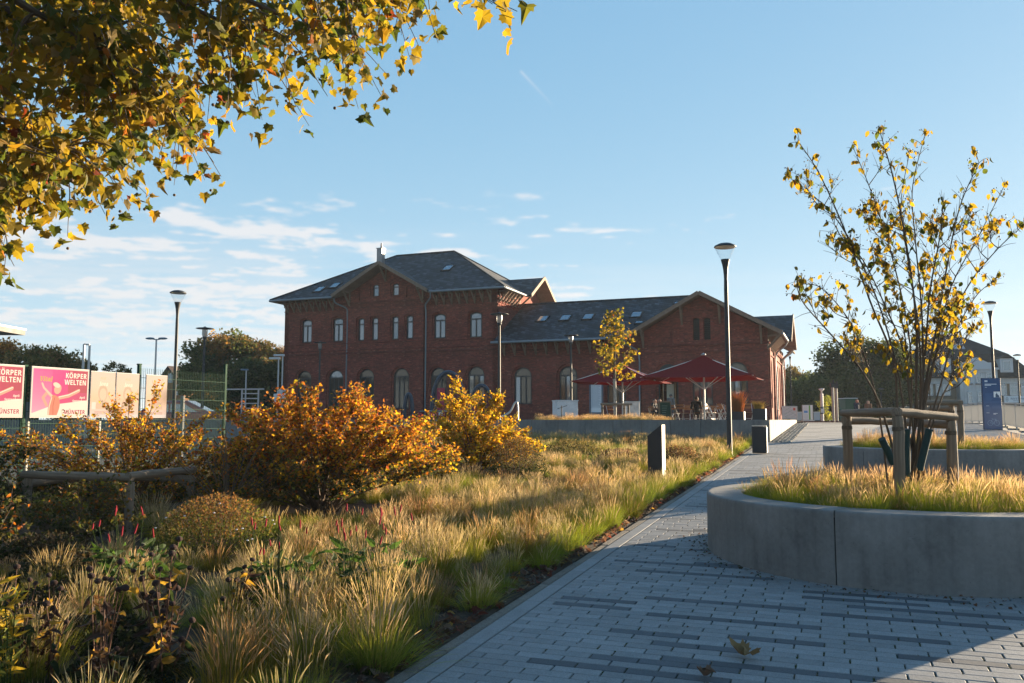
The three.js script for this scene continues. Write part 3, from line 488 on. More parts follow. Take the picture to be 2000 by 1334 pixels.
  for (const x of [-8.3, -5.6, -3.05, -0.4]) { const y = yAt(x, cx, ch, ce, cr) - 0.2; strut(V(x, y, cf - 0.08), V(x, y - 1.15, 0.18)); }
  for (const z of [-4.6, -7.2, -9.8]) { const y = yAt(z, tz, th, ye, ty) - 0.2; strut(V(tx - 0.08, y, z), V(-19.26, y - 1.0, z)); }
  for (const z of [-5.7, -8.9, -12.2]) { const y = yAt(z, rz, rh, ce, ry) - 0.2; strut(V(rx - 0.1, y, z), V(0.05, y - 1.1, z)); }
  const eaveStrut = (x, y, zOut = 0.78) => strut(V(x, y - 0.13, zOut), V(x, y - 0.95, 0.06), 0.085);
  for (let x = -37.9; x < -33.1; x += 0.62) eaveStrut(x, ye); for (let x = -24.3; x < -19.2; x += 0.64) eaveStrut(x, ye);
  for (let x = -18.7; x < -9.9; x += 0.82) eaveStrut(x, we);
  for (let z = -0.3; z > -4; z -= 0.62) strut(V(-18.52, ye - 0.13, z), V(-19.24, ye - 0.9, z), 0.085);
  for (let z = -0.5; z > -5; z -= 0.85) strut(V(0.82, ce - 0.1, z), V(0.04, ce - 0.9, z), 0.1);
  strut(V(0.85, ce - 0.1, 0.9), V(0.0, ce - 0.95, 0.1), 0.1);
  // gutters and downpipes
  const gut = (a, c) => mesh('gutter', new MB().tube([V(...a), V(...c)], 0.085, 8).geo(), MAT.zinc, S);
  gut([x0, ye - 0.06, z0 + 0.05], [gx - gh + 0.1, ye - 0.06, z0 + 0.05]); gut([gx + gh - 0.1, ye - 0.06, z0 + 0.05], [x1 + 0.05, ye - 0.06, z0 + 0.05]); gut([x1 + 0.05, ye - 0.06, z0], [x1 + 0.05, ye - 0.06, tz + th]);
  gut([-19.45, we - 0.06, 0.95], [-9.5, we - 0.06, 0.95]); gut([cx + ch + 0.04, ce - 0.06, cf], [cx + ch + 0.04, ce - 0.06, rz + rh]);
  const pipe = (pts) => mesh('downpipe', new MB().tube(curvePts(pts.map((p) => V(...p)), 30), 0.06, 8).geo(), MAT.zinc, S);
  pipe([[gx - gh - 0.05, ye - 0.1, 0.9], [gx - gh - 0.02, ye - 0.45, 0.8], [-32.25, 8.95, 0.14], [-32.2, 8.5, 0.1], [-32.2, 4, 0.1], [-32.2, 0.1, 0.1]]);
  pipe([[gx + gh + 0.05, ye - 0.1, 0.9], [gx + gh + 0.02, ye - 0.45, 0.8], [-25.22, 8.9, 0.14], [-25.2, 8.4, 0.1], [-25.2, 4, 0.1], [-25.2, 0.1, 0.1]]);
  pipe([[-9.5, we - 0.1, 0.9], [-9.45, we - 0.4, 0.75], [-8.7, we - 0.95, 0.14], [-8.62, we - 1.4, 0.1], [-8.62, 2, 0.1], [-8.62, 0.1, 0.1]]);
  pipe([[cx + ch + 0.02, ce - 0.1, -5.1], [0.8, ce - 0.4, -5.1], [0.2, ce - 0.95, -5.1], [0.15, 3, -5.1], [0.15, 0.1, -5.1]]);
  pipe([[cx + ch + 0.02, ce - 0.1, -13], [0.8, ce - 0.35, -13], [0.2, ce - 0.9, -13], [0.15, 3, -13], [0.15, 0.1, -13]]);
  // chimney and skylights
  const chim = new MB().box(0.5, 2.2, 0.5, -31.35, 13.35, -3.6).box(0.6, 0.05, 0.6, -31.35, 14.46, -3.6); chim.cyl(0.1, 0.07, 0.42, -31.3, 14.7, -3.6, 12);
  chim.build('chimney', mat('polished flue', [0.22, 0.22, 0.23], { roughness: 0.4, metalness: 0.8 }), S);
  const sky = (x, y, eY, slope, w = 0.78, h = 1.15) => {
    const z = 0.9 - (y - eY) / slope, th2 = Math.atan(slope), m = M4(x, y, z, -(Math.PI / 2 - th2), 0, 0);
    const f = new MB(); f.box(w, 0.09, 0.12, 0, h / 2, 0.05).box(w, 0.09, 0.12, 0, -h / 2, 0.05).box(0.09, h, 0.12, w / 2, 0, 0.05).box(0.09, h, 0.12, -w / 2, 0, 0.05);
    const s = mesh('skylight', f.geo().applyMatrix4(m), MAT.anthracite, S);
    mesh('pane', new MB().box(w - 0.08, h - 0.08, 0.02, 0, 0, 0.07).geo().applyMatrix4(m), MAT.glass, s);
  };
  sky(-24.9, 12.3, ye, 0.596); sky(-34.2, 11.1, ye, 0.596); sky(-35.3, 10.75, ye, 0.596);
  for (const x of [-16.65, -14.85, -13.05, -11.3, -9.4]) sky(x, 7.75, we, 0.542);
  sky(-8.9, 7.0, we, 0.542, 0.6, 0.5); sky(-6.6, 8.7, we, 0.542, 0.7, 0.5);
}
// ---------- street furniture ----------
const at = (px, py, d) => { const yc = (667 - py) / 1660, k = d / (Math.cos(TILT) - yc * Math.sin(TILT)); return V((px - 1000) / 1660 * k, EYE + d * Math.tan(TILT + Math.atan(yc)), -d); };   // where a line of sight meets the upright plane d metres ahead
const onGround = (px, d, y) => { const w = at(px, 830, d); w.y = y ?? groundXZ(w.x, w.z); return w; };
const shiny = mat('lamp reflector', [0.62, 0.52, 0.40], { roughness: 0.3, metalness: 0.7 });
const lampDark = pmat('dark grey lamp steel', [0.04, 0.042, 0.046], { roughness: 0.5, specularIntensity: 0.5 });
const lathe = (pts, n = 20) => new THREE.LatheGeometry(pts.map(([r, y]) => new THREE.Vector2(r, y)), n);
function funnelLamp(pos, label, H = 5.5, pole = lampDark, group) {
  const t = thing('street_lamp', label, 'street lamp', pos, 0, group);
  mesh('pole', lathe([[0, 0], [0.09, 0], [0.09, 0.03], [0.07, 0.05], [0.064, 0.4], [0.063, 0.9], [0.052, H - 1.2], [0.046, H - 0.95]], 14), pole, t);
  mesh('funnel', lathe([[0.046, H - 0.95], [0.05, H - 0.85], [0.062, H - 0.7], [0.083, H - 0.58], [0.112, H - 0.47], [0.112, H - 0.44], [0.0, H - 0.44]], 18), pole, t);
  mesh('lamp_glass', lathe([[0.108, H - 0.45], [0.18, H - 0.3], [0.262, H - 0.125]], 24), MAT.clear, t);
  mesh('reflector', lathe([[0.0, H - 0.15], [0.12, H - 0.14], [0.268, H - 0.125]], 24), shiny, t);
  mesh('cap', lathe([[0.272, H - 0.128], [0.285, H - 0.115], [0.27, H - 0.085], [0.16, H - 0.03], [0.0, H]], 24), pole, t);
  return t;
}
const lampL = (px, d, y) => onGround(px, d, y);
funnelLamp(PQ(-2.62, 22.2, groundPQ(0, 22.2)), 'tall funnel-shaped street lamp at the path edge in front of the red parasols', 5.5);
funnelLamp(lampL(338.5, 30), 'tall funnel-shaped street lamp behind the green mesh fence with posters', 5.5);
funnelLamp(PQ(6.25, 41.6, groundPQ(0, 41.6)), 'tall funnel-shaped street lamp beside the blue information stele', 5.5);
funnelLamp(onGround(1994, 62, 0.9), 'funnel-shaped street lamp behind the railing in front of the pale house', 5.5);
funnelLamp(onGround(1731, 88, 1.2), 'small distant funnel lamp above the log rail, right of the walking person', 4.6);
funnelLamp(onGround(1723, 80, 1.0), 'lower of two small distant funnel lamps above the log rail', 3.6);
funnelLamp(onGround(1547, 72, 1.4), 'slender distant street lamp behind the map board at the plaza end', 6.0);
function discLamp(pos, label, H, disc = 0.4) {
  const t = thing('disc_lamp', label, 'street lamp', pos, 0, 'lamps with a flat disc on the station terrace');
  mesh('pole', lathe([[0, 0], [0.1, 0], [0.1, 0.05], [0.07, 0.07], [0.065, 1.0], [0.05, H - 0.5]], 12), lampDark, t);
  mesh('lamp_glass', lathe([[0.09, H - 0.42], [0.12, H - 0.3], [0.12, H - 0.1], [0.1, H - 0.06]], 16), pmat('frosted lamp glass', [0.5, 0.5, 0.5], { transmission: 0.7, roughness: 0.25, thickness: 0 }), t);
  mesh('socket', lathe([[0.05, H - 0.52], [0.1, H - 0.48], [0.1, H - 0.41], [0.02, H - 0.4]], 14), lampDark, t);
  mesh('disc', lathe([[0, H - 0.07], [disc * 0.9, H - 0.055], [disc, H - 0.04], [disc * 0.9, H - 0.02], [0.1, H], [0.04, H + 0.05], [0, H + 0.05]], 24), lampDark, t);
  return t;
}
const dl = (px, py, d, label, y0 = TERR) => { const b = onGround(px, d, y0); discLamp(b, label, at(px, py, d).y - y0); };
dl(975, 612, 36, 'disc-topped lamp on the terrace in front of the corner between tall block and low wing');
dl(1116, 654, 46, 'disc-topped lamp in front of the low wing, left of the small tree');
dl(622, 668, 52, 'disc-topped lamp in front of the left half of the tall block', 1.2);
dl(394, 640, 38, 'disc-topped lamp left of the station, behind the end of the mesh fence', groundXZ(-13.6, -38));

function mast(pos, H, label, parts, category = 'pole') { const t = thing('light_mast', label, category, pos); mesh('pole', lathe([[0, 0], [0.07, 0], [0.06, 1], [0.045, H]], 10), MAT.steel, t); parts(t, H); return t; }
const blueGrey = mat('blue grey lamp head', [0.12, 0.19, 0.25], { roughness: 0.4 });
mast(onGround(299, 48), at(299, 662, 48).y - groundXZ(-20, -48), 'mast with two flat blue-grey lamp heads above the small brick house', (t, H) => { for (const s of [-1, 1]) { mesh('arm', new MB().bar(V(0, H - 0.05, 0), V(s * 0.28, H, 0), 0.05).geo(), blueGrey, t); mesh('lamp_head', new THREE.SphereGeometry(0.3, 16, 8).scale(0.9, 0.22, 0.5).translate(s * 0.36, H + 0.03, 0), blueGrey, t); } }, 'street lamp');
for (const [px, py, d, l] of [[541, 700, 55, 'pale pole with a lamp head, left one of the pair at the station corner'], [549, 694, 57, 'pale pole with a lamp head nearest the station corner']]) mast(onGround(px, d, 1.2), at(px, py, d).y - 1.2, l, (t, H) => { mesh('lamp_head', bevelBox(0.7, 0.12, 0.25, 0.03).translate(-0.25, H, 0), MAT.white, t); mesh('box', bevelBox(0.45, 0.6, 0.3, 0.02).translate(0.05, H - 2.6, 0.2), MAT.white, t); }, 'street lamp');
mast(onGround(478, 60, 1.2), at(478, 722, 60).y - 1.2, 'short blue-grey lamp post in front of the dark trees', (t, H) => mesh('lamp_head', bevelBox(0.5, 0.1, 0.25, 0.03).translate(-0.12, H, 0), blueGrey, t), 'street lamp');
mast(onGround(157, 34), at(157, 672, 34).y - groundXZ(-17, -34), 'bare steel pole rising behind the pink poster', (t, H) => mesh('arm', new MB().bar(V(0, H, 0), V(0.22, H - 0.02, 0), 0.05).geo(), MAT.steel, t));
mast(onGround(168, 36), at(168, 674, 36).y - groundXZ(-18, -36), 'thinner pale pole just right of the bare steel pole', (t, H) => mesh('arm', new MB().bar(V(0, H, 0), V(-0.2, H + 0.02, 0), 0.04).geo(), MAT.steel, t));

// green double-rod fence with posters
const fence = (() => {
  const t = thing('mesh_fence', 'green double-rod mesh fence carrying posters', 'fence', PQ(-12.6, 10.3, 0), -PHI + Math.PI / 2);   // local +x runs along the path direction
  const R = rng(3), step = 2.48, wire = 0.005;
  const postAt = (i) => i * step, base = (s) => 0.03 * (10.3 + s) - 0.03, topY = (i) => [2.36, 2.42, 2.49, 2.66, 2.80][i + 2];
  for (let i = -3; i <= 2; i++) { const y0 = base(postAt(i)) - 0.1, y1 = i === -3 ? 2.3 : topY(i); const p = mesh('post', bevelBox(0.06, y1 - y0, 0.06, 0.004).translate(postAt(i), (y0 + y1) / 2, -0.05), MAT.greenSteel, t); mesh('post_cap', new MB().box(0.07, 0.025, 0.07, postAt(i), y1 + 0.012, -0.05).geo(), MAT.greenSteel, p); }
  for (let i = -3; i < 2; i++) {
    const a = postAt(i) + 0.02, c = postAt(i + 1) - 0.02, y0 = base(a) + 0.04, y1 = (i === -3 ? 2.3 : topY(i)) - 0.06, m = new MB(), n = 50;
    for (let k = 0; k <= n; k++) { const x = lerp(a, c, k / n); m.add(new THREE.BoxGeometry(wire, y1 - y0, wire), M4(x, (y0 + y1) / 2, 0)); }
    for (let y = y0 + 0.02; y <= y1; y += 0.2) for (const z of [-0.007, 0.007]) m.add(new THREE.BoxGeometry(c - a, 0.008, wire), M4((a + c) / 2, y, z));
    const p = m.build('wire_panel', MAT.greenSteel, t); p.userData.kind = 'stuff';
  }
  return t;
})();
MAT.postGrey = mat('grey post', [0.26, 0.26, 0.25], { roughness: 0.8 });
for (const [s, y0, y1] of [[0.25, 0.2, 1.75], [1.75, 0.2, 1.75], [3.9, 0.2, 1.95]]) { const p = PQ(-12.85, 10.3 + s, 0); const m = tag(mesh('support_post', bevelBox(0.07, y1 - y0 + 0.3, 0.07, 0.005).translate(0, (y0 + y1) / 2, 0), MAT.postGrey, scene), s > 3 ? 'pale upright post behind the mesh fence right of the last poster' : s > 1 ? 'pale upright post below the pair of pastel posters' : 'pale upright post below the pink landscape poster', 'post'); m.position.copy(p); }
function figure(c, x, y, s) {   // a plain dancing figure, arms flung back and forward
  c.save(); c.translate(x, y); c.scale(s, s); c.lineCap = 'round'; c.lineJoin = 'round';
  const limb = (pts, w, col) => { c.strokeStyle = col; c.lineWidth = w; c.beginPath(); pts.forEach(([a, b], i) => (i ? c.lineTo(a, b) : c.moveTo(a, b))); c.stroke(); };
  limb([[40, 60], [12, 40], [-8, 62], [10, 92]], 13, '#e9a9a0'); limb([[40, 60], [-6, 22], [-14, 6]], 9, '#f2c6c0');
  limb([[70, 62], [118, 52], [168, 30]], 14, '#eab0a2'); limb([[70, 58], [118, 48], [172, 26]], 4, '#fbe6e0');
  c.fillStyle = '#d98a7c'; c.beginPath(); c.moveTo(40, 50); c.bezierCurveTo(84, 52, 80, 96, 62, 132); c.lineTo(18, 132); c.bezierCurveTo(16, 96, 22, 70, 40, 50); c.fill();
  limb([[34, 62], [24, 96], [22, 130]], 5, '#f6d2c8'); limb([[48, 62], [42, 96], [44, 130]], 3, '#b9645c');
  c.fillStyle = '#e8b3a6'; c.beginPath(); c.ellipse(62, 26, 17, 21, 0.5, 0, 7); c.fill(); c.fillStyle = '#f7ddd4'; c.beginPath(); c.ellipse(56, 10, 18, 10, 0.3, 0, 7); c.fill();
  c.restore();
}
const pinkPoster = canvasTex(1024, 724, (c, w, h) => {
  const g = c.createLinearGradient(0, 0, w, h); g.addColorStop(0, '#e865b0'); g.addColorStop(0.45, '#dd4a97'); g.addColorStop(1, '#b45a70'); c.fillStyle = '#f1e6e6'; c.fillRect(0, 0, w, h);
  c.fillStyle = g; c.fillRect(24, 24, w - 48, h - 48); const g2 = c.createLinearGradient(0, 0, 0, h); g2.addColorStop(0, 'rgba(255,190,215,0.05)'); g2.addColorStop(1, 'rgba(255,205,225,0.75)'); c.fillStyle = g2; c.fillRect(24, 24, 330, h - 48);
  c.fillStyle = '#a94f56'; c.globalAlpha = 0.55; c.fillRect(640, 24, w - 664, 330); c.globalAlpha = 1;
  c.fillStyle = '#f3e9e8'; c.beginPath(); c.moveTo(24, h - 60); c.lineTo(420, h - 190); c.lineTo(w - 24, h - 260); c.lineTo(w - 24, h - 24); c.lineTo(24, h - 24); c.fill();
  figure(c, 235, 215, 3.6);
  c.fillStyle = '#fff7f4'; c.font = 'bold 104px sans-serif'; c.textAlign = 'right'; c.fillText('KÖRPER', w - 44, 140); c.fillText('WELTEN', w - 44, 238);
  c.font = 'bold 44px sans-serif'; c.fillText('April', w - 60, 440); c.fillText('September', w - 60, 492);
  c.fillStyle = '#a32150'; c.font = 'bold 84px sans-serif'; c.fillText('MÜNSTER', w - 50, h - 52);
  c.fillStyle = '#b6c24a'; c.font = 'italic bold 92px serif'; c.textAlign = 'left'; c.fillText('Vital', 130, 200);
});
const pastelPoster = canvasTex(600, 848, (c, w, h) => {
  const g = c.createLinearGradient(0, 0, 0, h); g.addColorStop(0, '#e0cfcd'); g.addColorStop(0.35, '#e6d0c6'); g.addColorStop(0.6, '#e9c9b4'); g.addColorStop(0.85, '#dec9c9'); g.addColorStop(1, '#dad3dc'); c.fillStyle = g; c.fillRect(0, 0, w, h);
  c.fillStyle = '#cdb8aa'; c.beginPath(); c.ellipse(300, 400, 118, 150, 0, 0, 7); c.fill(); c.fillStyle = '#e2cbbd'; c.beginPath(); c.ellipse(304, 420, 82, 112, 0, 0, 7); c.fill();
  c.fillStyle = '#d3bbae'; c.beginPath(); c.moveTo(110, 690); c.bezierCurveTo(130, 560, 220, 560, 262, 520); c.lineTo(350, 520); c.bezierCurveTo(400, 560, 480, 570, 490, 690); c.fill();
  c.fillStyle = '#f8f1ea'; c.font = 'italic bold 104px serif'; c.textAlign = 'center'; c.fillText('leea', 310, 262); c.fillStyle = '#e2c79f'; c.font = '64px sans-serif'; c.fillText('ALLE', 300, 140);
  c.fillStyle = '#e7dfe2'; c.fillRect(40, 570, 96, 130); c.fillStyle = '#b88f8a'; for (let i = 0; i < 3; i++) c.fillRect(110, 740 + i * 22, 380, 8); c.fillStyle = '#dcd6e2'; c.fillRect(0, 790, w, 58);
});
const posterBoard = (s0, s1, yc, h, tx, label, tx0) => {
  const w = s1 - s0, t = thing('poster_board', label, 'poster', PQ(-12.56, 10.3 + (s0 + s1) / 2, yc), -PHI + Math.PI / 2);
  mesh('backing', bevelBox(w, h, 0.012, 0.003).translate(0, 0, 0.0), MAT.white, t);
  const g = new THREE.PlaneGeometry(w - 0.01, h - 0.01); g.translate(0, 0, 0.0085); mesh('print', g, pmat('printed poster', [0.34, 0.34, 0.34], { map: tx, roughness: 0.8, specularIntensity: 0.3 }), t);
};
posterBoard(-1.27, -0.08, 2.065, 0.86, pinkPoster, 'pink landscape poster left of the green fence post, cut by the frame edge');
posterBoard(0.05, 1.22, 2.065, 0.86, pinkPoster, 'pink landscape poster with a dancing figure right of the first green fence post');
posterBoard(1.26, 1.82, 2.06, 0.84, pastelPoster, 'pastel portrait poster next to the pink poster');
posterBoard(1.84, 2.40, 2.06, 0.84, pastelPoster, 'pastel portrait poster just left of the middle green fence post');
posterBoard(2.57, 3.13, 2.06, 0.84, pastelPoster, 'pastel portrait poster right of the middle green fence post');

// litter bin, marker stele, blue stele
{
  const t = thing('litter_bin', 'anthracite litter bin standing at the corner of the retaining wall', 'litter bin', PQ(-2.0, 23.55, groundPQ(0, 23.55)), -PHI);
  mesh('body', bevelBox(0.37, 0.7, 0.3, 0.03).translate(0, 0.37, 0), MAT.anthracite, t);
  mesh('opening', new MB().box(0.24, 0.03, 0.18, 0, 0.725, 0).geo(), MAT.black, t); mesh('rim', new MB().box(0.36, 0.02, 0.02, 0, 0.735, 0.13).box(0.36, 0.02, 0.02, 0, 0.735, -0.13).geo(), MAT.stainless, t);
  mesh('edge_strip', new MB().box(0.012, 0.66, 0.26, 0.189, 0.37, 0).geo(), mat('grey steel', [0.25, 0.25, 0.25], { roughness: 0.4, metalness: 0.5 }), t);
}
{
  const t = thing('marker_stele', 'dark wedge-topped metal stele with a bright steel edge in the grass', 'stele', PQ(-3.1, 15.95, groundPQ(0, 15.95)), -PHI);
  const s = poly([[-0.26, 0], [0, 0], [0, 1.03], [-0.26, 0.82]]);
  mesh('body', extr(s, 0.3, -0.15), MAT.anthracite, t);
  const e = mesh('steel_edge', bevelBox(0.012, 1.03, 0.3, 0.003).translate(0.008, 0.515, 0), mat('sunlit stainless', [0.33, 0.30, 0.26], { roughness: 0.6, metalness: 0.2 }), t);
  mesh('screw', new THREE.CylinderGeometry(0.012, 0.012, 0.01, 10).rotateZ(Math.PI / 2).translate(0.017, 0.9, 0), MAT.black, e);
}
{
  const panel = canvasTex(360, 1024, (c, w, h) => {
    c.fillStyle = '#124577'; c.fillRect(0, 0, w, h); c.fillStyle = '#dfe8f0';
    c.fillRect(44, 34, 60, 18); c.fillRect(44, 56, 60, 10); c.fillRect(44, 104, 238, 13); c.fillRect(44, 126, 130, 13); c.fillRect(44, 170, 44, 8);
    c.fillStyle = '#3d6796'; for (let k = 0; k < 9; k++) c.fillRect(44, 300 + k * 17, 150 - (k % 3) * 14, 6);
    c.fillStyle = '#dfe6ea'; c.fillRect(214, 262, 134, 118); c.fillStyle = '#2b4a6c'; c.beginPath(); c.moveTo(250, 378); c.lineTo(252, 320); c.lineTo(270, 300); c.lineTo(276, 270); c.lineTo(284, 300); c.lineTo(300, 330); c.lineTo(320, 340); c.lineTo(330, 378); c.fill();
    c.fillStyle = '#27507f'; c.fillRect(30, 455, 300, 40); c.fillRect(44, 560, 90, 110); c.fillRect(170, 545, 160, 60); c.fillStyle = '#c9d6e2'; c.fillRect(52, 548, 60, 8); c.fillRect(52, 690, 60, 8); c.fillRect(190, 700, 86, 10); c.fillRect(190, 716, 50, 10);
    c.strokeStyle = '#6f97bd'; c.lineWidth = 5; for (const x of [120, 250]) { c.beginPath(); c.arc(x, 900, 52, 0, 7); c.stroke(); } c.beginPath(); c.moveTo(120, 900); c.lineTo(165, 825); c.lineTo(235, 820); c.lineTo(190, 905); c.lineTo(120, 900); c.moveTo(235, 820); c.lineTo(250, 900); c.moveTo(150, 810); c.lineTo(178, 812); c.stroke();
  });
  const t = thing('information_stele', 'tall blue information stele in front of the railing', 'information stele', PQ(5.85, 39.7, groundPQ(0, 39.7)), -PHI + 0.3);
  mesh('body', bevelBox(0.74, 2.12, 0.1, 0.008).translate(0, 1.06, 0), mat('blue steel', [0.012, 0.045, 0.115], { roughness: 0.45 }), t);
  const g = new THREE.PlaneGeometry(0.71, 2.06); g.translate(0, 1.06, 0.0535); mesh('print', g, mat('printed blue panel', [1, 1, 1], { map: panel, roughness: 0.4 }), t);
}
{   // flat-bar railing along the right edge of the path
  const t = thing('railing', 'long flat-bar steel railing along the right side of the plaza', 'railing', PQ(6.75, 30, groundPQ(0, 30)), -PHI), pale = mat('sunlit galvanised bars', [0.46, 0.45, 0.43], { roughness: 0.6, metalness: 0.25 });
  for (let k = 0; k < 12; k++) {
    const y = (q) => groundPQ(0, 30 + q) - groundPQ(0, 30), a = k * 2.5, b = a + 2.5, m = new MB();
    for (let q = a + 0.06; q < b; q += 0.125) m.box(0.05, 0.84, 0.01, 0, y(q) + 0.55, -q);
    m.build('bars', pale, t).userData.kind = 'stuff';
    mesh('post', bevelBox(0.06, 1.08, 0.06, 0.004).translate(0, y(a) + 0.54, -a), pale, t);
    mesh('top_rail', new MB().bar(V(0, y(a) + 1.06, -a), V(0, y(b) + 1.06, -b), 0.06, 0.03).geo(), pale, t); mesh('rail', new MB().bar(V(0, y(a) + 0.97, -a), V(0, y(b) + 0.97, -b), 0.045, 0.014).geo(), pale, t); mesh('rail', new MB().bar(V(0, y(a) + 0.12, -a), V(0, y(b) + 0.12, -b), 0.045, 0.014).geo(), pale, t);
    mesh('curb', bevelBox(0.2, 0.3, 2.49, 0.01).translate(0, y(a) - 0.1, -a - 1.25), MAT.concreteLight, t);
  }
}
// log frames round the planted trees and shrubs
function logG(a, b, r, seed) { const R = rng(seed), n = 7, pts = []; for (let i = 0; i <= n; i++) pts.push(a.clone().lerp(b, i / n).add(V(R.s(0.004), R.s(0.004), R.s(0.004)))); const g = tubeG(pts, (t) => r * (0.97 + 0.05 * Math.sin(t * 7 + seed)) * (t < 0.001 || t > 0.999 ? 0.94 : 1), 16); const uv = g.attributes.uv; for (let i = 0; i < uv.count; i++) uv.setXY(i, uv.getX(i) + seed * 0.31, uv.getY(i)); return g; }
function logFrame(label, posts, rails, rp, rr, soilY, topY) {   // posts: [x, z, rise]; rails: [i, j, rise, overhang] between posts
  const o = V(posts[0][0], soilY, posts[0][1]), t = thing('log_frame', label, 'tree support', o);
  const L = (x, y, z) => V(x - o.x, y - o.y, z - o.z);
  posts.forEach(([x, z, e = 0], i) => { const p = mesh('post', logG(L(x, soilY - 0.2, z), L(x + 0.008, topY + e - rr * 0.9, z), rp, i + 2), MAT.log, t); mesh('binding', lathe([[rp * 1.03, -0.02], [rp * 1.08, -0.012], [rp * 1.08, 0.012], [rp * 1.03, 0.02]], 16).translate(x - o.x + 0.006, topY + e - o.y - 0.16, z - o.z), MAT.bark, p); });
  rails.forEach(([i, j, dy = 0, over = 0.12], k) => { const a = L(posts[i][0], topY + dy + (posts[i][2] ?? 0), posts[i][1]), b = L(posts[j][0], topY + dy + (posts[j][2] ?? 0), posts[j][1]), d = b.clone().sub(a).normalize(); mesh('rail', logG(a.clone().addScaledVector(d, -over * 0.4), b.clone().addScaledVector(d, over), rr, k + 11), MAT.log, t); });
  return t;
}
logFrame('round-log tree support standing in the foreground planter', [[3.61, -8.0], [3.68, -9.4], [4.36, -8.5, -0.043], [4.45, -9.85, -0.02]], [[0, 1, 0, 0.1], [0, 2, 0, 0.09], [1, 3, -0.08, 0.1], [2, 3, -0.08, 0.1]], 0.051, 0.042, PL1.top - 0.1, 1.675);
logFrame('round-log tree support standing in the planter behind', [[8.22, -15.65], [7.55, -15.6], [8.6, -16.7], [7.9, -17.2]], [[0, 1], [0, 2], [1, 3, -0.1], [2, 3, -0.1]], 0.055, 0.048, PL2.top - 0.1, 1.915);
logFrame('dark log frame round the orange bush at the left', [[-4.45, -10.0], [-5.95, -10.55], [-4.2, -11.2], [-5.7, -11.8]], [[0, 1, 0, 0.08], [0, 2, 0.02, 0.08], [1, 3, -0.1], [2, 3, -0.1]], 0.052, 0.052, groundXZ(-4.4, -10), 0.93);
logFrame('low log frame at the foot of the bush in the middle', [[-1.6, -17], [-2.2, -18.2], [-2.75, -16.6]], [[0, 1], [0, 2, 0, 0.1]], 0.052, 0.055, groundXZ(-1.6, -17), 1.09);
// ---------- café terrace ----------
const redCloth = pmat('dark red parasol cloth', [0.21, 0.010, 0.013], { roughness: 0.95, specularIntensity: 0.2, transmission: 0.08, thickness: 0, side: THREE.DoubleSide, map: rep(T.grain, 0.6) });
function parasol(pos, half, hem, top, label) {
  const t = thing('parasol', label, 'parasol', pos, -PHI), n = 8;
  const c = [[-half, half], [half, half], [half, -half], [-half, -half]];
  for (let i = 0; i < 4; i++) {   // four sagging fields
    const a = c[i], b = c[(i + 1) % 4], P = [], N = 10, pos2 = [], uv = [], idx = [];
    for (let r = 0; r <= N; r++) for (let k = 0; k <= N; k++) {
      const s = r / N, w = k / N, ex = lerp(a[0], b[0], w), ez = lerp(a[1], b[1], w), sag = -0.16 * Math.sin(w * Math.PI) * s * (1 - s * 0.25) * 0.7 - 0.10 * Math.sin(s * Math.PI);
      pos2.push(ex * s * (1 - 0.03 * Math.sin(w * Math.PI) * s), lerp(top, hem, s) + sag, ez * s * (1 - 0.03 * Math.sin(w * Math.PI) * s)); uv.push(w * half * 2, s * half);
    }
    for (let r = 0; r < N; r++) for (let k = 0; k < N; k++) { const q = r * (N + 1) + k; idx.push(q, q + N + 1, q + 1, q + 1, q + N + 1, q + N + 2); }
    const g = new THREE.BufferGeometry(); g.setAttribute('position', new THREE.Float32BufferAttribute(pos2, 3)); g.setAttribute('uv', new THREE.Float32BufferAttribute(uv, 2)); g.setIndex(idx); g.computeVertexNormals();
    mesh('canopy', g, redCloth, t);
  }
  mesh('pole', lathe([[0, 0], [0.045, 0], [0.045, top - 0.05], [0, top - 0.05]], 14), mat('pale aluminium', [0.55, 0.55, 0.54], { roughness: 0.4, metalness: 0.4 }), t);
  mesh('finial', lathe([[0, top - 0.02], [0.13, top], [0.11, top + 0.05], [0.03, top + 0.08], [0, top + 0.12]], 14), MAT.steel, t);
  for (const [x, z] of c) { mesh('rib', new MB().bar(V(0, top - 0.08, 0), V(x * 0.98, hem - 0.03, z * 0.98), 0.03).geo(), MAT.white, t); mesh('strut', new MB().bar(V(0, hem - 0.55, 0), V(x * 0.5, lerp(top, hem, 0.5) - 0.12, z * 0.5), 0.03).geo(), MAT.white, t); }
  mesh('base', bevelBox(0.9, 0.12, 0.9, 0.02).translate(0, 0.06, 0), MAT.anthracite, t);
}
parasol(PQ(-6.05, 41.6, TERR), 2.6, 2.1, 3.22, 'large dark red square parasol, the right and nearer of the two');
parasol(PQ(-10.5, 43.4, TERR), 2.2, 2.05, 3.0, 'large dark red square parasol behind the small tree, left of the other');

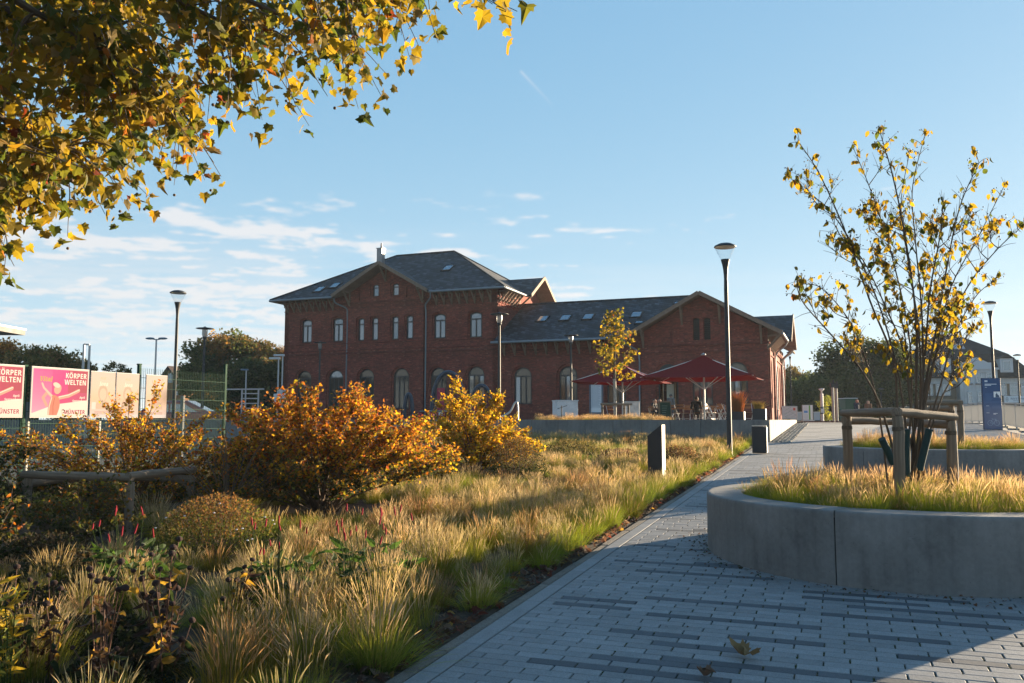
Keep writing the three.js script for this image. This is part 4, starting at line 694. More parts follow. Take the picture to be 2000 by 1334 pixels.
const slatWood = mat('orange beech slats', [0.36, 0.145, 0.045], { map: rep(T.wood, 0.5), roughness: 0.5 }), chairSteel = mat('galvanised chair steel', [0.52, 0.52, 0.52], { roughness: 0.35, metalness: 0.6 });
function makeChair() {
  const t = thing('beer_garden_chair', 'folding chair with orange-brown wooden slats and steel legs on the café terrace', 'chair', V(0, 0, 0), 0, 'slatted folding chairs on the café terrace');
  for (let k = 0; k < 5; k++) mesh('seat_slat', bevelBox(0.42, 0.018, 0.07, 0.004).translate(0, 0.45, -0.17 + k * 0.085), slatWood, t);
  for (let k = 0; k < 2; k++) mesh('back_slat', bevelBox(0.42, 0.1, 0.018, 0.004).translate(0, 0.68 + k * 0.15, -0.22 - k * 0.03), slatWood, t);
  for (const s of [-1, 1]) { mesh('leg', new MB().bar(V(s * 0.2, 0, 0.22), V(s * 0.2, 0.88, -0.26), 0.022).geo(), chairSteel, t); mesh('leg', new MB().bar(V(s * 0.18, 0, -0.22), V(s * 0.18, 0.46, 0.18), 0.022).geo(), chairSteel, t); mesh('frame_bar', new MB().bar(V(s * 0.2, 0.44, -0.2), V(s * 0.2, 0.44, 0.2), 0.02).geo(), chairSteel, t); }
  mesh('stretcher', new MB().bar(V(-0.2, 0.16, 0.14), V(0.2, 0.16, 0.14), 0.016).geo(), chairSteel, t);
  return t;
}
const chair0 = makeChair(); let chairN = 0;
const chairAt = (px, d, turn, label) => { const w = onGround(px, d, TERR); let o = chair0; if (!chairN++) { chair0.position.copy(w); chair0.rotation.y = turn; } else o = copyOf(chair0, w, turn); if (label) { o.userData.label = label; if (label === CROWD) o.userData.group = 'slatted folding chairs under the right parasol'; else delete o.userData.group; } };
const CROWD = 'slatted folding chair in the cluster of orange wooden chairs under the right parasol';
for (const [px, d, tn, l] of [[1328, 42.5, 3.0, 'leftmost orange slatted chair right of the green pavement board'], [1361, 43.2, Math.PI - 0.15, 'orange slatted chair on which the person in black sits'], [1378, 44.6, 0.2], [1388, 41.2, 2.2], [1402, 43.2, -0.4], [1414, 41.6, 1.2], [1424, 44.2, 3.4], [1342, 46.2, -0.1], [1366, 47.5, 0.3], [1398, 47.0, 2.8], [1462, 39.8, 3.2, 'orange slatted chair standing between the two black cube planters'], [1433, 42.0, -0.9], [1194, 47.2, 2.9, 'orange slatted chair behind the young terrace tree'], [1318, 45.0, 0.9]]) chairAt(px, d, tn, l ?? CROWD);
function makeTable() {
  const t = thing('cafe_table', 'folding café table with a slatted wooden top on the terrace', 'table', V(0, 0, 0), 0, 'slatted folding tables on the café terrace');
  for (let k = 0; k < 6; k++) mesh('top_slat', bevelBox(1.1, 0.022, 0.105, 0.004).translate(0, 0.74, -0.275 + k * 0.11), slatWood, t);
  for (const s of [-1, 1]) { mesh('leg', new MB().bar(V(s * 0.42, 0, -0.26), V(s * 0.42, 0.72, 0.26), 0.026).geo(), chairSteel, t); mesh('leg', new MB().bar(V(s * 0.39, 0, 0.26), V(s * 0.39, 0.72, -0.26), 0.026).geo(), chairSteel, t); }
  return t;
}
const tab0 = makeTable(); tab0.position.copy(onGround(1350, 44.8, TERR));
tab0.userData.label = 'slatted café table in front of the person in the black jacket';
for (const [px, d, tn, l] of [[1392, 42.5, 0.4, 'slatted café table nearest the tall lamp under the right parasol'], [1412, 45.5, -0.2, 'slatted café table farthest back under the right parasol'], [1283, 46.5, 0.1, 'slatted café table between the two persons in the shade']]) copyOf(tab0, onGround(px, d, TERR), tn, l);

// planters, boxes and boards along the terrace
const dryTint = (R) => { const k = R.in(0.75, 1.2); return rgb(0.9 * k, 0.75 * k, 0.5 * k); };
for (const [px, d, w, h, hg, label] of [[1442, 33.2, 0.5, 0.42, 0.85, 'black cube planter with tall orange grass on the terrace edge'], [1484, 32.6, 0.48, 0.52, 0.34, 'black cube planter with short yellow grass nearest the terrace corner']]) {
  const p = onGround(px, d, TERR), t = thing('cube_planter', label, 'planter', p, -PHI), R = rng(px);
  mesh('box', new MB().box(w, h, 0.03, 0, h / 2, w / 2).box(w, h, 0.03, 0, h / 2, -w / 2).box(0.03, h, w - 0.03, w / 2 - 0.015, h / 2, 0).box(0.03, h, w - 0.03, -w / 2 + 0.015, h / 2, 0).geo(), mat('black planter', [0.022, 0.022, 0.026], { roughness: 0.5 }), t);
  mesh('soil', new THREE.BoxGeometry(w - 0.06, 0.05, w - 0.06).translate(0, h - 0.06, 0), MAT.soil, t);
  const blade = new MB(), n = hg > 0.5 ? 240 : 120;
  for (let i = 0; i < n; i++) { const a = R() * 6.28, r = R() * w * 0.4, x = Math.cos(a) * r, z = Math.sin(a) * r, hh = hg * R.in(0.5, 1), l = R.in(0.05, 0.3); blade.add(tubeG([V(x, h - 0.05, z), V(x + Math.cos(a) * l * 0.35, h + hh * 0.6, z + Math.sin(a) * l * 0.35), V(x + Math.cos(a) * l, h + hh, z + Math.sin(a) * l)], [0.005, 0.007, 0.001], 3, false)); }
  const gm = mesh('grass', blade.geo(), leafMat('planter grass', hg > 0.5 ? [0.50, 0.20, 0.05] : [0.42, 0.30, 0.07]), t); gm.userData.kind = 'stuff';
}
const whiteM = mat('painted white panel', [0.66, 0.68, 0.72], { map: rep(T.grain, 1.5), roughness: 0.6 });
{ const t = thing('white_crate', 'white box-shaped stand with two faces at the left end of the terrace grass', 'box', onGround(1104, 34.5, TERR), 0.25); mesh('body', bevelBox(0.9, 0.85, 0.6, 0.02).translate(0, 0.425, 0), whiteM, t); mesh('lid', bevelBox(0.94, 0.04, 0.64, 0.01).translate(0, 0.87, 0), whiteM, t); }
{ const t = thing('white_crate', 'stained white box-shaped stand right of the small terrace tree', 'box', onGround(1234, 36.2, TERR), -0.1); const m = whiteM.clone(); m.map = rep(T.concrete, 1.1); m.color.setRGB(0.78, 0.74, 0.72); mesh('body', bevelBox(0.66, 0.84, 0.5, 0.02).translate(0, 0.42, 0), m, t); mesh('lid', bevelBox(0.7, 0.035, 0.54, 0.01).translate(0, 0.86, 0), m, t); }
{ const t = thing('tap_post', 'dark thin post with a cross handle in front of the left white stand', 'post', onGround(1097, 31.2, TERR), 0.2); mesh('pole', new MB().cyl(0.02, 0.018, 0.62, 0, 0.31, 0, 8).geo(), MAT.anthracite, t); mesh('handle', new MB().bar(V(-0.16, 0.5, 0), V(0.2, 0.62, 0), 0.02).geo(), MAT.anthracite, t); }
{ const t = thing('notice_case', 'upright dark-framed notice case with a pale sheet by the station wall', 'notice case', onGround(1165, 51, TERR), -PHI);
  mesh('frame', new MB().box(0.8, 0.08, 0.12, 0, 2.28, 0).box(0.8, 0.4, 0.12, 0, 0.35, 0).box(0.08, 2.3, 0.12, -0.38, 1.16, 0).box(0.08, 2.3, 0.12, 0.38, 1.16, 0).box(0.68, 1.8, 0.04, 0, 1.4, -0.03).geo(), mat('slate blue steel', [0.08, 0.11, 0.15], { roughness: 0.45 }), t);
  const tx = canvasTex(256, 640, (c, w, h) => { c.fillStyle = '#c9d3da'; c.fillRect(0, 0, w, h); c.fillStyle = '#93a4b0'; for (let k = 0; k < 24; k++) c.fillRect(20, 30 + k * 20, 216 - (k * 37) % 60, 7); c.fillStyle = '#dfe6ea'; c.fillRect(0, 540, w, 100); });
  const g = new THREE.PlaneGeometry(0.66, 1.78); g.translate(0, 1.4, 0.0); mesh('sheet', g, mat('printed sheet', [1, 1, 1], { map: tx, roughness: 0.2 }), t); }
{ const t = thing('pavement_board', 'small dark green pavement board with a pale frame on the terrace', 'board', onGround(1299, 41, TERR), 0.05), chalk = canvasTex(128, 192, (c, w, h) => { c.fillStyle = '#0e3b33'; c.fillRect(0, 0, w, h); c.fillStyle = '#6f9186'; for (let k = 0; k < 5; k++) c.fillRect(24, 40 + k * 24, 70 - k * 8, 4); });
  for (const s of [-1, 1]) { const f = mesh('frame', new MB().box(0.6, 0.05, 0.03, 0, 0.98, 0).box(0.6, 0.05, 0.03, 0, 0.1, 0).box(0.05, 0.95, 0.03, -0.28, 0.52, 0).box(0.05, 0.95, 0.03, 0.28, 0.52, 0).geo().applyMatrix4(M4(0, 0, s * 0.2, -s * 0.2)), MAT.log, t); mesh('panel', new THREE.PlaneGeometry(0.5, 0.86).applyMatrix4(M4(0, 0.54, 0.005, 0, s > 0 ? 0 : Math.PI)).applyMatrix4(M4(0, 0, s * 0.2, -s * 0.2)), mat('chalkboard', [1, 1, 1], { map: chalk, roughness: 0.8 }), f); } }

// curved play frames with red banners in front of the tall block
const tubeBlue = mat('dark blue steel tube', [0.018, 0.035, 0.062], { roughness: 0.35, metalness: 0.2 }), bannerRed = mat('red banner', [0.30, 0.02, 0.05], { roughness: 0.6 });
function hoop(px0, px1, pyTop, d, label, banner) {
  const a = onGround(px0, d, 1.25), b = onGround(px1, d, 1.25), top = at((px0 + px1) / 2, pyTop, d).y - 1.25, w = b.x - a.x, t = thing('play_hoop', label, 'play frame', V((a.x + b.x) / 2, 1.25, -d), -0.15), pts = [];
  for (let k = 0; k <= 24; k++) { const u = k / 24 * Math.PI; pts.push(V(-Math.cos(u) * w / 2, Math.pow(Math.sin(u), 0.62) * top, 0)); }
  mesh('tube', tubeG(pts, 0.11, 12), tubeBlue, t);
  mesh('foot', new MB().box(0.4, 0.08, 0.4, -w / 2, 0.04, 0).box(0.4, 0.08, 0.4, w / 2, 0.04, 0).geo(), MAT.steel, t);
  if (banner) { const f = mesh('banner', bevelBox(0.42, top * 0.52, 0.05, 0.01).translate(-w / 2 + banner, top * 0.45, 0.06), bannerRed, t); mesh('label_plate', new MB().box(0.2, 0.2, 0.02, -w / 2 + banner, top * 0.24, 0.1).geo(), MAT.white, f); }
}
hoop(842, 908, 727, 44, 'largest dark blue arched play frame, with a red banner', 0.5);
hoop(918, 962, 753, 45, 'medium dark blue arched play frame with a red banner, right of the largest', 0.32);
hoop(789, 806, 770, 46, 'smallest dark blue arched play frame left of the right downpipe', 0);
{ const t = thing('slide_tube', 'bent grey handrail beside the arched play frames', 'handrail', onGround(992, 43, 1.3), 0); mesh('rail', tubeG(curvePts([V(-0.5, 0, 0), V(-0.45, 0.35, 0), V(0.1, 0.7, 0), V(0.35, 1.15, 0), V(0.45, 1.2, 0), V(0.5, 0.9, 0), V(0.5, 0, 0)], 24), 0.045, 8), MAT.steel, t); mesh('foot', new MB().box(1.2, 0.05, 0.3, 0, 0.02, 0).geo(), MAT.steel, t); }
for (const [px, d, w, label] of [[841, 41.5, 0.34, 'red play block with a grey slab, right of the pair'], [820, 42.5, 0.24, 'narrow red play block below the downpipe']]) { const t = thing('play_block', label, 'play block', onGround(px, d, 1.2), 0.1); mesh('block', bevelBox(w, 0.78, w, 0.03).translate(0, 0.39, 0), mat('red block', [0.36, 0.015, 0.03], { roughness: 0.5 }), t); mesh('slab', bevelBox(w * 2.6, 0.08, w * 1.4, 0.02).translate(w * 1.2, 0.82, 0), MAT.concrete, t); }
// ---------- background: trees, houses, plaza end ----------
function leafClumpG(seed, n, size, spread) {   // a tuft of n small bent leaves
  const R = rng(seed), pos = [], uv = [], idx = [];
  for (let i = 0; i < n; i++) {
    const c = V(R.s(), R.s(), R.s()).normalize().multiplyScalar(spread * Math.cbrt(R())), s = size * R.in(0.7, 1.25), m = new THREE.Matrix4().makeRotationFromEuler(new THREE.Euler(R.s(1.2), R() * 6.28, R.s(1.2)));
    const b = pos.length / 3;
    for (const [x, y, z] of [[0, 0, -0.5], [0.32, 0.08, -0.05], [0, -0.03, 0.5], [-0.32, 0.08, -0.05]]) { const v = V(x * s, y * s, z * s).applyMatrix4(m).add(c); pos.push(v.x, v.y, v.z); uv.push(x + 0.5, z + 0.5); }
    idx.push(b, b + 1, b + 2, b, b + 2, b + 3);
  }
  const g = new THREE.BufferGeometry(); g.setAttribute('position', new THREE.Float32BufferAttribute(pos, 3)); g.setAttribute('uv', new THREE.Float32BufferAttribute(uv, 2)); g.setIndex(idx);
  const f = g.toNonIndexed(); f.computeVertexNormals(); return f;
}
const farLeaf = leafMat('far foliage', [2.0, 1.85, 1.6], { transmission: 0.45 }), clumpFar = [1, 2, 3].map((k) => leafClumpG(k, 9, 0.3, 0.5)), clumpMid = [4, 5, 6].map((k) => leafClumpG(k, 12, 0.16, 0.3));
function bgTree(pos, H, Rw, seed, label, cols, o = {}) {   // trunk, limbs and a crown of leaf tufts with gaps
  const R = rng(seed), t = thing(o.name ?? 'tree', label, o.cat ?? 'tree', pos), b = new MB(), lobes = [], th = H * (o.trunk ?? 0.28), lean = R.s(0.3);
  b.tube([V(0, -0.3, 0), V(lean * 0.3, th * 0.6, 0), V(lean, th * 1.4, R.s(0.2)), V(lean, H * 0.8, 0)], [H * 0.028, H * 0.022, H * 0.016, H * 0.004], 7);
  const n = o.lobes ?? 16;
  for (let i = 0; i < n; i++) {
    const a = i * 2.4 + R.s(0.5), u = R(), yy = lerp(th * (o.skirt ?? 1.0), H * 0.93, Math.pow(u, 0.8)), k = Math.sin(Math.PI * clamp((yy - th * 0.5) / (H * 1.02 - th * 0.5), 0.05, 0.98)), r = Rw * R.in(0.35, 0.9) * Math.pow(k, 0.6), c = V(Math.cos(a) * r, yy, Math.sin(a) * r);
    lobes.push([c, Rw * R.in(0.26, 0.44)]);
    b.tube(curvePts([V(lean * 0.5, Math.min(yy * 0.6, H * 0.6), 0), V(c.x * 0.5, lerp(yy * 0.6, yy, 0.6), c.z * 0.5), c], 5), (q) => H * 0.009 * (1 - q * 0.8), 5);
  }
  lobes.push([V(lean, H - Rw * 0.25, 0), Rw * 0.3]);
  b.build('trunk', MAT.bark, t);
  const per = Math.round((o.count ?? 1500) / lobes.length), lists = [[], [], []], sz = o.size ?? 1;
  for (const [c, r] of lobes) { const tone = R(); for (let i = 0; i < per; i++) {
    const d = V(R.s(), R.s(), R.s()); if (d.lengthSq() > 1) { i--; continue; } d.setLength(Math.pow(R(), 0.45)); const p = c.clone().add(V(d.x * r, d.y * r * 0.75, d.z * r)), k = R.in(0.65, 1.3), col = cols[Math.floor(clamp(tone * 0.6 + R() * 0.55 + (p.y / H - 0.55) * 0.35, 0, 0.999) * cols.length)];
    lists[i % 3].push({ m: M4(p.x, p.y, p.z, R.s(0.6), R() * 6.28, R.s(0.6), sz * R.in(0.7, 1.25)), c: rgb(col[0] * k, col[1] * k, col[2] * k) });
  } }
  lists.forEach((l, i) => instanced('crown', (o.mid ? clumpMid : clumpFar)[i], farLeaf, l, t));
  return t;
}
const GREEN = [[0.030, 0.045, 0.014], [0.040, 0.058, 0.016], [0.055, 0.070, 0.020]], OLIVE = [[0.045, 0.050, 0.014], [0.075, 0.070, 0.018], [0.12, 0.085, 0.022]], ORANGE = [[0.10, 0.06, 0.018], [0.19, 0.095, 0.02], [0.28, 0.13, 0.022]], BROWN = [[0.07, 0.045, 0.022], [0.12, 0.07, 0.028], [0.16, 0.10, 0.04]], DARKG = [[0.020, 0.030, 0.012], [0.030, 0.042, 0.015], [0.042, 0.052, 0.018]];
const T0 = (px, d, y) => onGround(px, d, y ?? Math.min(groundXZ(onGround(px, d, 0).x, -d), 1.3));
const treeTo = (px, py, d, rw, seed, label, cols, o) => { const b = T0(px, d, o?.y); return bgTree(b, at(px, py, d).y - b.y, rw, seed, label, cols, o); };
treeTo(447, 657, 82, 4.3, 21, 'broad green and amber tree left of the station behind the fence', [...GREEN, ...OLIVE, [0.17, 0.10, 0.025]], { count: 2600, lobes: 26, skirt: 0.6 });
treeTo(398, 690, 80, 2.6, 22, 'smaller green tree at the left side of the broad amber tree', GREEN, { count: 1300, skirt: 0.5 });
treeTo(521, 664, 84, 3.0, 23, 'thin brownish tree beside the station corner', [...BROWN, ...OLIVE], { count: 900, size: 0.8, skirt: 1.3 });
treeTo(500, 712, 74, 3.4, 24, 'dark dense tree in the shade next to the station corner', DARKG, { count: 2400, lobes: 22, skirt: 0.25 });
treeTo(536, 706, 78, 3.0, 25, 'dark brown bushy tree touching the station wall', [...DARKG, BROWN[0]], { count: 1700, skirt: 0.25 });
treeTo(-22, 668, 58, 2.4, 26, 'orange autumn tree cut by the left frame edge', ORANGE, { count: 1500, size: 0.7, skirt: 0.5 });
for (const [px, py, d, rw, s, l] of [[28, 684, 52, 2.6, 27, 'brown-green hedge tree just right of the orange tree'], [72, 680, 54, 2.5, 28, 'brown hedge tree with a ragged top, above the pink poster'], [112, 690, 56, 2.3, 29, 'low brown hedge tree left of the bare steel pole'], [146, 702, 56, 1.8, 30, 'lowest brown hedge tree, at the bare steel pole']]) treeTo(px, py, d, rw, s, l, [...BROWN, ...OLIVE], { count: 1000, size: 0.62, skirt: 0.35, trunk: 0.2 });
for (const [px, py, d, s, l] of [[213, 708, 66, 31, 'small thin sapling top above the pastel posters, left one'], [234, 712, 68, 32, 'small thin sapling top above the pastel posters, right one']]) treeTo(px, py, d, 0.8, s, l, [...GREEN, ...OLIVE], { count: 160, size: 0.5, lobes: 8 });
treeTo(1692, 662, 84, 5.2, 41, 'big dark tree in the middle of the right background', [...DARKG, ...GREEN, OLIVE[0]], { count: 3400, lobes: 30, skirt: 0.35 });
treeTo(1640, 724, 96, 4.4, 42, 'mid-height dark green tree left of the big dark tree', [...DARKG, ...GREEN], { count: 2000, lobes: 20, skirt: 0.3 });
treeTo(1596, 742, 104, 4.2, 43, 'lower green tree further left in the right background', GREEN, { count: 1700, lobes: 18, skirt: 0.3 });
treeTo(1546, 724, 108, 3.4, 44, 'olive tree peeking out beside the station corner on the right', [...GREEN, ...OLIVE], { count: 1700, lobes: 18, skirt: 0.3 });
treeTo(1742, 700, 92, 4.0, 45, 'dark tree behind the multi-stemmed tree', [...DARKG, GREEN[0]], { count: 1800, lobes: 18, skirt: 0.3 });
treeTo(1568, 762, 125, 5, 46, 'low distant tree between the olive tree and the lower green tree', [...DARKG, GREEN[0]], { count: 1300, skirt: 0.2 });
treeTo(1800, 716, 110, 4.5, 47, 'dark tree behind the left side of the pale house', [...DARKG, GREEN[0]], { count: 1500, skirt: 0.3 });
treeTo(1614, 772, 70, 0.9, 48, 'small bright yellow-green shrub beside the white light column', [[0.20, 0.20, 0.03], [0.12, 0.14, 0.03]], { count: 160, size: 0.4, skirt: 0.2, name: 'shrub', cat: 'shrub', y: 1.42 });
// trees standing behind the camera, mirrored in the ground-floor windows
for (let k = 0; k < 7; k++) { const R = rng(60 + k), w = PQ(-26 - k * 13 + R.s(3), -34 + R.s(6), 0); bgTree(w, R.in(8.5, 11.5), R.in(4, 5.2), 70 + k, ['amber', 'brown', 'golden', 'ochre', 'russet', 'tawny', 'olive'][k] + ' tree standing across the lawn opposite the station windows', k % 2 ? [...ORANGE, ...OLIVE] : [...OLIVE, ...BROWN], { count: 900, lobes: 16, skirt: 0.4 }); }

// pale house with a dark hipped roof
{
  const b = onGround(1908, 92, 0.2), t = thing('pale_house', 'pale grey two-storey house with a big dark hipped roof and a central pedimented bay', 'house', b, -0.06);
  const wallM = mat('grey-white render', [0.60, 0.63, 0.66], { roughness: 0.9, map: rep(T.concrete, 6) }), beige = mat('beige brick', [0.24, 0.20, 0.155], { roughness: 0.9, map: rep(T.grain, 1.4) }), roofM = mat('dark roof tiles', [0.030, 0.029, 0.030], { map: rep(T.tiles, 3), roughness: 0.95 }), tr = mat('pale stone trim', [0.52, 0.53, 0.54], { roughness: 0.8 });
  const u = 0.0552, X = (px) => (px - 1908) * u, Y = (py) => at(1908, py, 92).y - 0.2;
  const L = X(1800), Rr = X(2012), ye = Y(737), D = 10;
  mesh('wall', new MB().box(Rr - L, ye, D, (L + Rr) / 2, ye / 2, -D / 2).geo(), beige, t);
  mesh('cornice', new MB().box(Rr - L + 0.5, 0.7, 0.3, (L + Rr) / 2, ye - 0.35, 0.1).box(0.3, 0.7, D, Rr + 0.1, ye - 0.35, -D / 2).geo(), wallM, t);
  const e = 0.7, a0 = V(L - e, ye, e), a1 = V(Rr + e, ye, e), a2 = V(Rr + e, ye, -D - e), a3 = V(L - e, ye, -D - e), ym = Y(690), m = 1.5, yt = Y(644), r0 = V(X(1878), yt, -D / 2), r1 = V(X(1916), yt, -D / 2);
  const b0 = V(L + m, ym, -m + 0.4), b1 = V(Rr - m, ym, -m + 0.4), b2 = V(Rr - m, ym, -D + m), b3 = V(L + m, ym, -D + m), rf = new MB();
  rf.slab([a0, a1, b1, b0], 0.15).slab([a1, a2, b2, b1], 0.15).slab([a2, a3, b3, b2], 0.15).slab([a3, a0, b0, b3], 0.15).slab([b0, b1, r1, r0], 0.15).slab([b1, b2, r1], 0.15).slab([b2, b3, r0, r1], 0.15).slab([b3, b0, r0], 0.15);
  const roofPart = rf.build('roof', roofM, t); mesh('chimney', new MB().box(0.55, 1.5, 0.55, X(1918), Y(640), -D / 2 - 0.4).box(0.2, 0.35, 0.2, X(1918), Y(626), -D / 2 - 0.4).geo(), mat('dark chimney', [0.08, 0.07, 0.065]), roofPart);
  mesh('bay', new MB().box(X(1944) - X(1872), Y(722), 0.9, X(1908), Y(722) / 2, 0.45).geo(), wallM, t);
  mesh('bay_cornice', new MB().box(X(1946) - X(1870), 0.22, 1.1, X(1908), Y(721), 0.5).box(X(1938) - X(1880), 0.16, 0.95, X(1908), Y(726), 0.52).box(X(1938) - X(1878), 0.55, 0.8, X(1908), Y(714), 0.4).geo(), tr, t);
  mesh('pediment', extr(poly([[X(1886), Y(709)], [X(1928), Y(709)], [X(1908), Y(699)]]), 0.8, 0.0), tr, t);
  const hw = (cx, y0, y1, w, z, parent = t) => { const f = mesh('window', new MB().box(w, 0.08, 0.08, cx, y0, z).box(w, 0.08, 0.08, cx, y1, z).box(0.08, y1 - y0, 0.08, cx - w / 2, (y0 + y1) / 2, z).box(0.08, y1 - y0, 0.08, cx + w / 2, (y0 + y1) / 2, z).box(w, 0.06, 0.06, cx, lerp(y0, y1, 0.68), z).geo(), MAT.white, parent); mesh('pane', new MB().box(w - 0.05, y1 - y0 - 0.05, 0.03, cx, (y0 + y1) / 2, z - 0.01).geo(), MAT.glass, f); if (parent === t) mesh('sill', new MB().box(w + 0.25, 0.1, 0.2, cx, y0 - 0.09, z).geo(), mat('dark sill', [0.14, 0.13, 0.12]), f); };
  for (const px of [1889, 1908, 1927]) { hw(X(px), Y(749), Y(729), 0.5, 0.94); hw(X(px + 1), Y(788), Y(766), 0.46, 0.94); }
  for (const px of [1962, 1981, 2000, 1853, 1838, 1822]) hw(X(px), Y(772), Y(748), px % 2 ? 0.8 : 0.5, 0.04);
  for (const px of [1849, 1967]) { const d = mesh('dormer', new MB().box(1.35, 1.75, 1.8, X(px), Y(716), -0.55).geo(), tr, t); mesh('dormer_roof', extr(poly([[X(px) - 0.85, Y(700)], [X(px) + 0.85, Y(700)], [X(px), Y(694)]]), 2.0, -1.5), roofM, d); const f = 0.75; mesh('pane', new MB().box(f, 0.95, 0.04, X(px), Y(715), 0.36).geo(), MAT.glass, d); mesh('frame', new MB().box(f + 0.16, 0.07, 0.06, X(px), Y(706), 0.37).box(f + 0.16, 0.07, 0.06, X(px), Y(724), 0.37).box(0.07, 1.0, 0.06, X(px) - f / 2, Y(715), 0.37).box(0.07, 1.0, 0.06, X(px) + f / 2, Y(715), 0.37).geo(), MAT.white, d); }
  mesh('roof_hatch', new MB().box(1.2, 0.1, 1.0, X(1899), Y(673), -2.4, 0.7).geo(), MAT.steel, t); mesh('roof_hatch', new MB().box(0.05, 0.9, 0.8, X(1905), Y(666), -2.2, 0.3, 0, -0.4).geo(), MAT.zinc, t);
  const sg = canvasTex(512, 96, (c, w, h) => { c.fillStyle = '#c9d2d8'; c.fillRect(0, 0, w, h); c.strokeStyle = '#6d7a86'; c.lineWidth = 7; c.beginPath(); c.arc(60, 48, 30, 0, 7); c.stroke(); c.fillStyle = '#8894a0'; c.beginPath(); c.arc(60, 48, 16, 0, 7); c.fill(); c.fillStyle = '#5b6a7c'; c.font = 'bold 46px sans-serif'; c.fillText('Auto & Service', 140, 52); c.fillRect(200, 68, 180, 6); });
  const sb = mesh('shop_sign', new MB().box(X(2004) - X(1960), 0.75, 0.1, X(1982), Y(780), 0.12).geo(), tr, t), sp = new THREE.PlaneGeometry(X(2003) - X(1961), 0.68); sp.translate(X(1982), Y(780), 0.176); mesh('print', sp, mat('sign print', [1, 1, 1], { map: sg, roughness: 0.5 }), sb);
}
// small brick house on the left and the canopy at the frame edge
{
  const b = onGround(330, 84, 0.6), t = thing('brick_cottage', 'small sunlit brick house with a steep gable behind the mesh fence', 'house', b, -0.55), y = (py) => at(330, py, 84).y - 0.6, br = mat('sunlit orange brick', [0.36, 0.17, 0.08], { map: rep(T.grain, 1), roughness: 0.9 }), rfM = mat('brown tiles', [0.07, 0.045, 0.04], { map: rep(T.tiles, 3), roughness: 0.8 });
  const W = 4.2, D = 7, he = y(752), hr = y(715);
  mesh('wall', extr(poly([[-W / 2, 0], [W / 2, 0], [W / 2, he], [0, hr - 0.15], [-W / 2, he]]), D, -D), br, t);
  const r = mesh('roof', new MB().slab([V(-W / 2 - 0.4, he - 0.35, -D - 0.3), V(-W / 2 - 0.4, he - 0.35, 0.4), V(0, hr, 0.4), V(0, hr, -D - 0.3)], 0.14).slab([V(W / 2 + 0.4, he - 0.35, 0.4), V(W / 2 + 0.4, he - 0.35, -D - 0.3), V(0, hr, -D - 0.3), V(0, hr, 0.4)], 0.14).geo(), rfM, t);
  mesh('chimney', new MB().box(0.6, 1.1, 0.6, -0.5, hr + 0.2, -4).geo(), br, r);
  for (const [x, py, w, h] of [[0, 738, 0.5, 0.8], [0.9, 762, 0.6, 0.9], [-0.9, 762, 0.6, 0.9]]) { const f = mesh('window', new MB().box(w + 0.14, h + 0.14, 0.06, x, y(py), 0.02).geo(), MAT.white, t); mesh('pane', new MB().box(w, h, 0.03, x, y(py), 0.045).geo(), MAT.glass, f); }
}
{
  const d = 45, b = onGround(-60, d, 0.3), t = thing('platform_canopy', 'corner of a flat concrete canopy roof at the left frame edge', 'canopy', b, 0), yb = at(0, 655, d).y - 0.3, xe = at(50, 650, d).x - b.x;
  mesh('roof_slab', bevelBox(8, 0.28, 5, 0.03).translate(xe - 4, yb + 0.14, 2.5), MAT.concrete, t); mesh('roof_edge', new MB().box(8.04, 0.08, 5.04, xe - 4, yb + 0.30, 2.5).geo(), MAT.steel, t);
  for (const x of [xe - 2.6, xe - 6]) mesh('column', new MB().cyl(0.14, 0.14, yb, x, yb / 2, 2.5, 14).geo(), MAT.concrete, t);
}
{   // slatted steel rack beside the fence end
  const t = thing('steel_rack', 'open steel rack with horizontal bars right of the last fence post', 'rack', onGround(487, 40, 0.55), -0.2), H = at(487, 760, 40).y - 0.55;
  for (const x of [-0.42, 0.42]) mesh('upright', new MB().box(0.06, H, 0.06, x, H / 2, 0).geo(), MAT.steel, t);
  for (let y = 0.9; y < H - 0.1; y += 0.23) mesh('bar', new MB().box(0.84, 0.045, 0.04, 0, y, 0).geo(), MAT.steel, t);
  mesh('top_rail', new MB().box(2.0, 0.06, 0.06, -0.3, H, 0).geo(), MAT.steel, t);
}
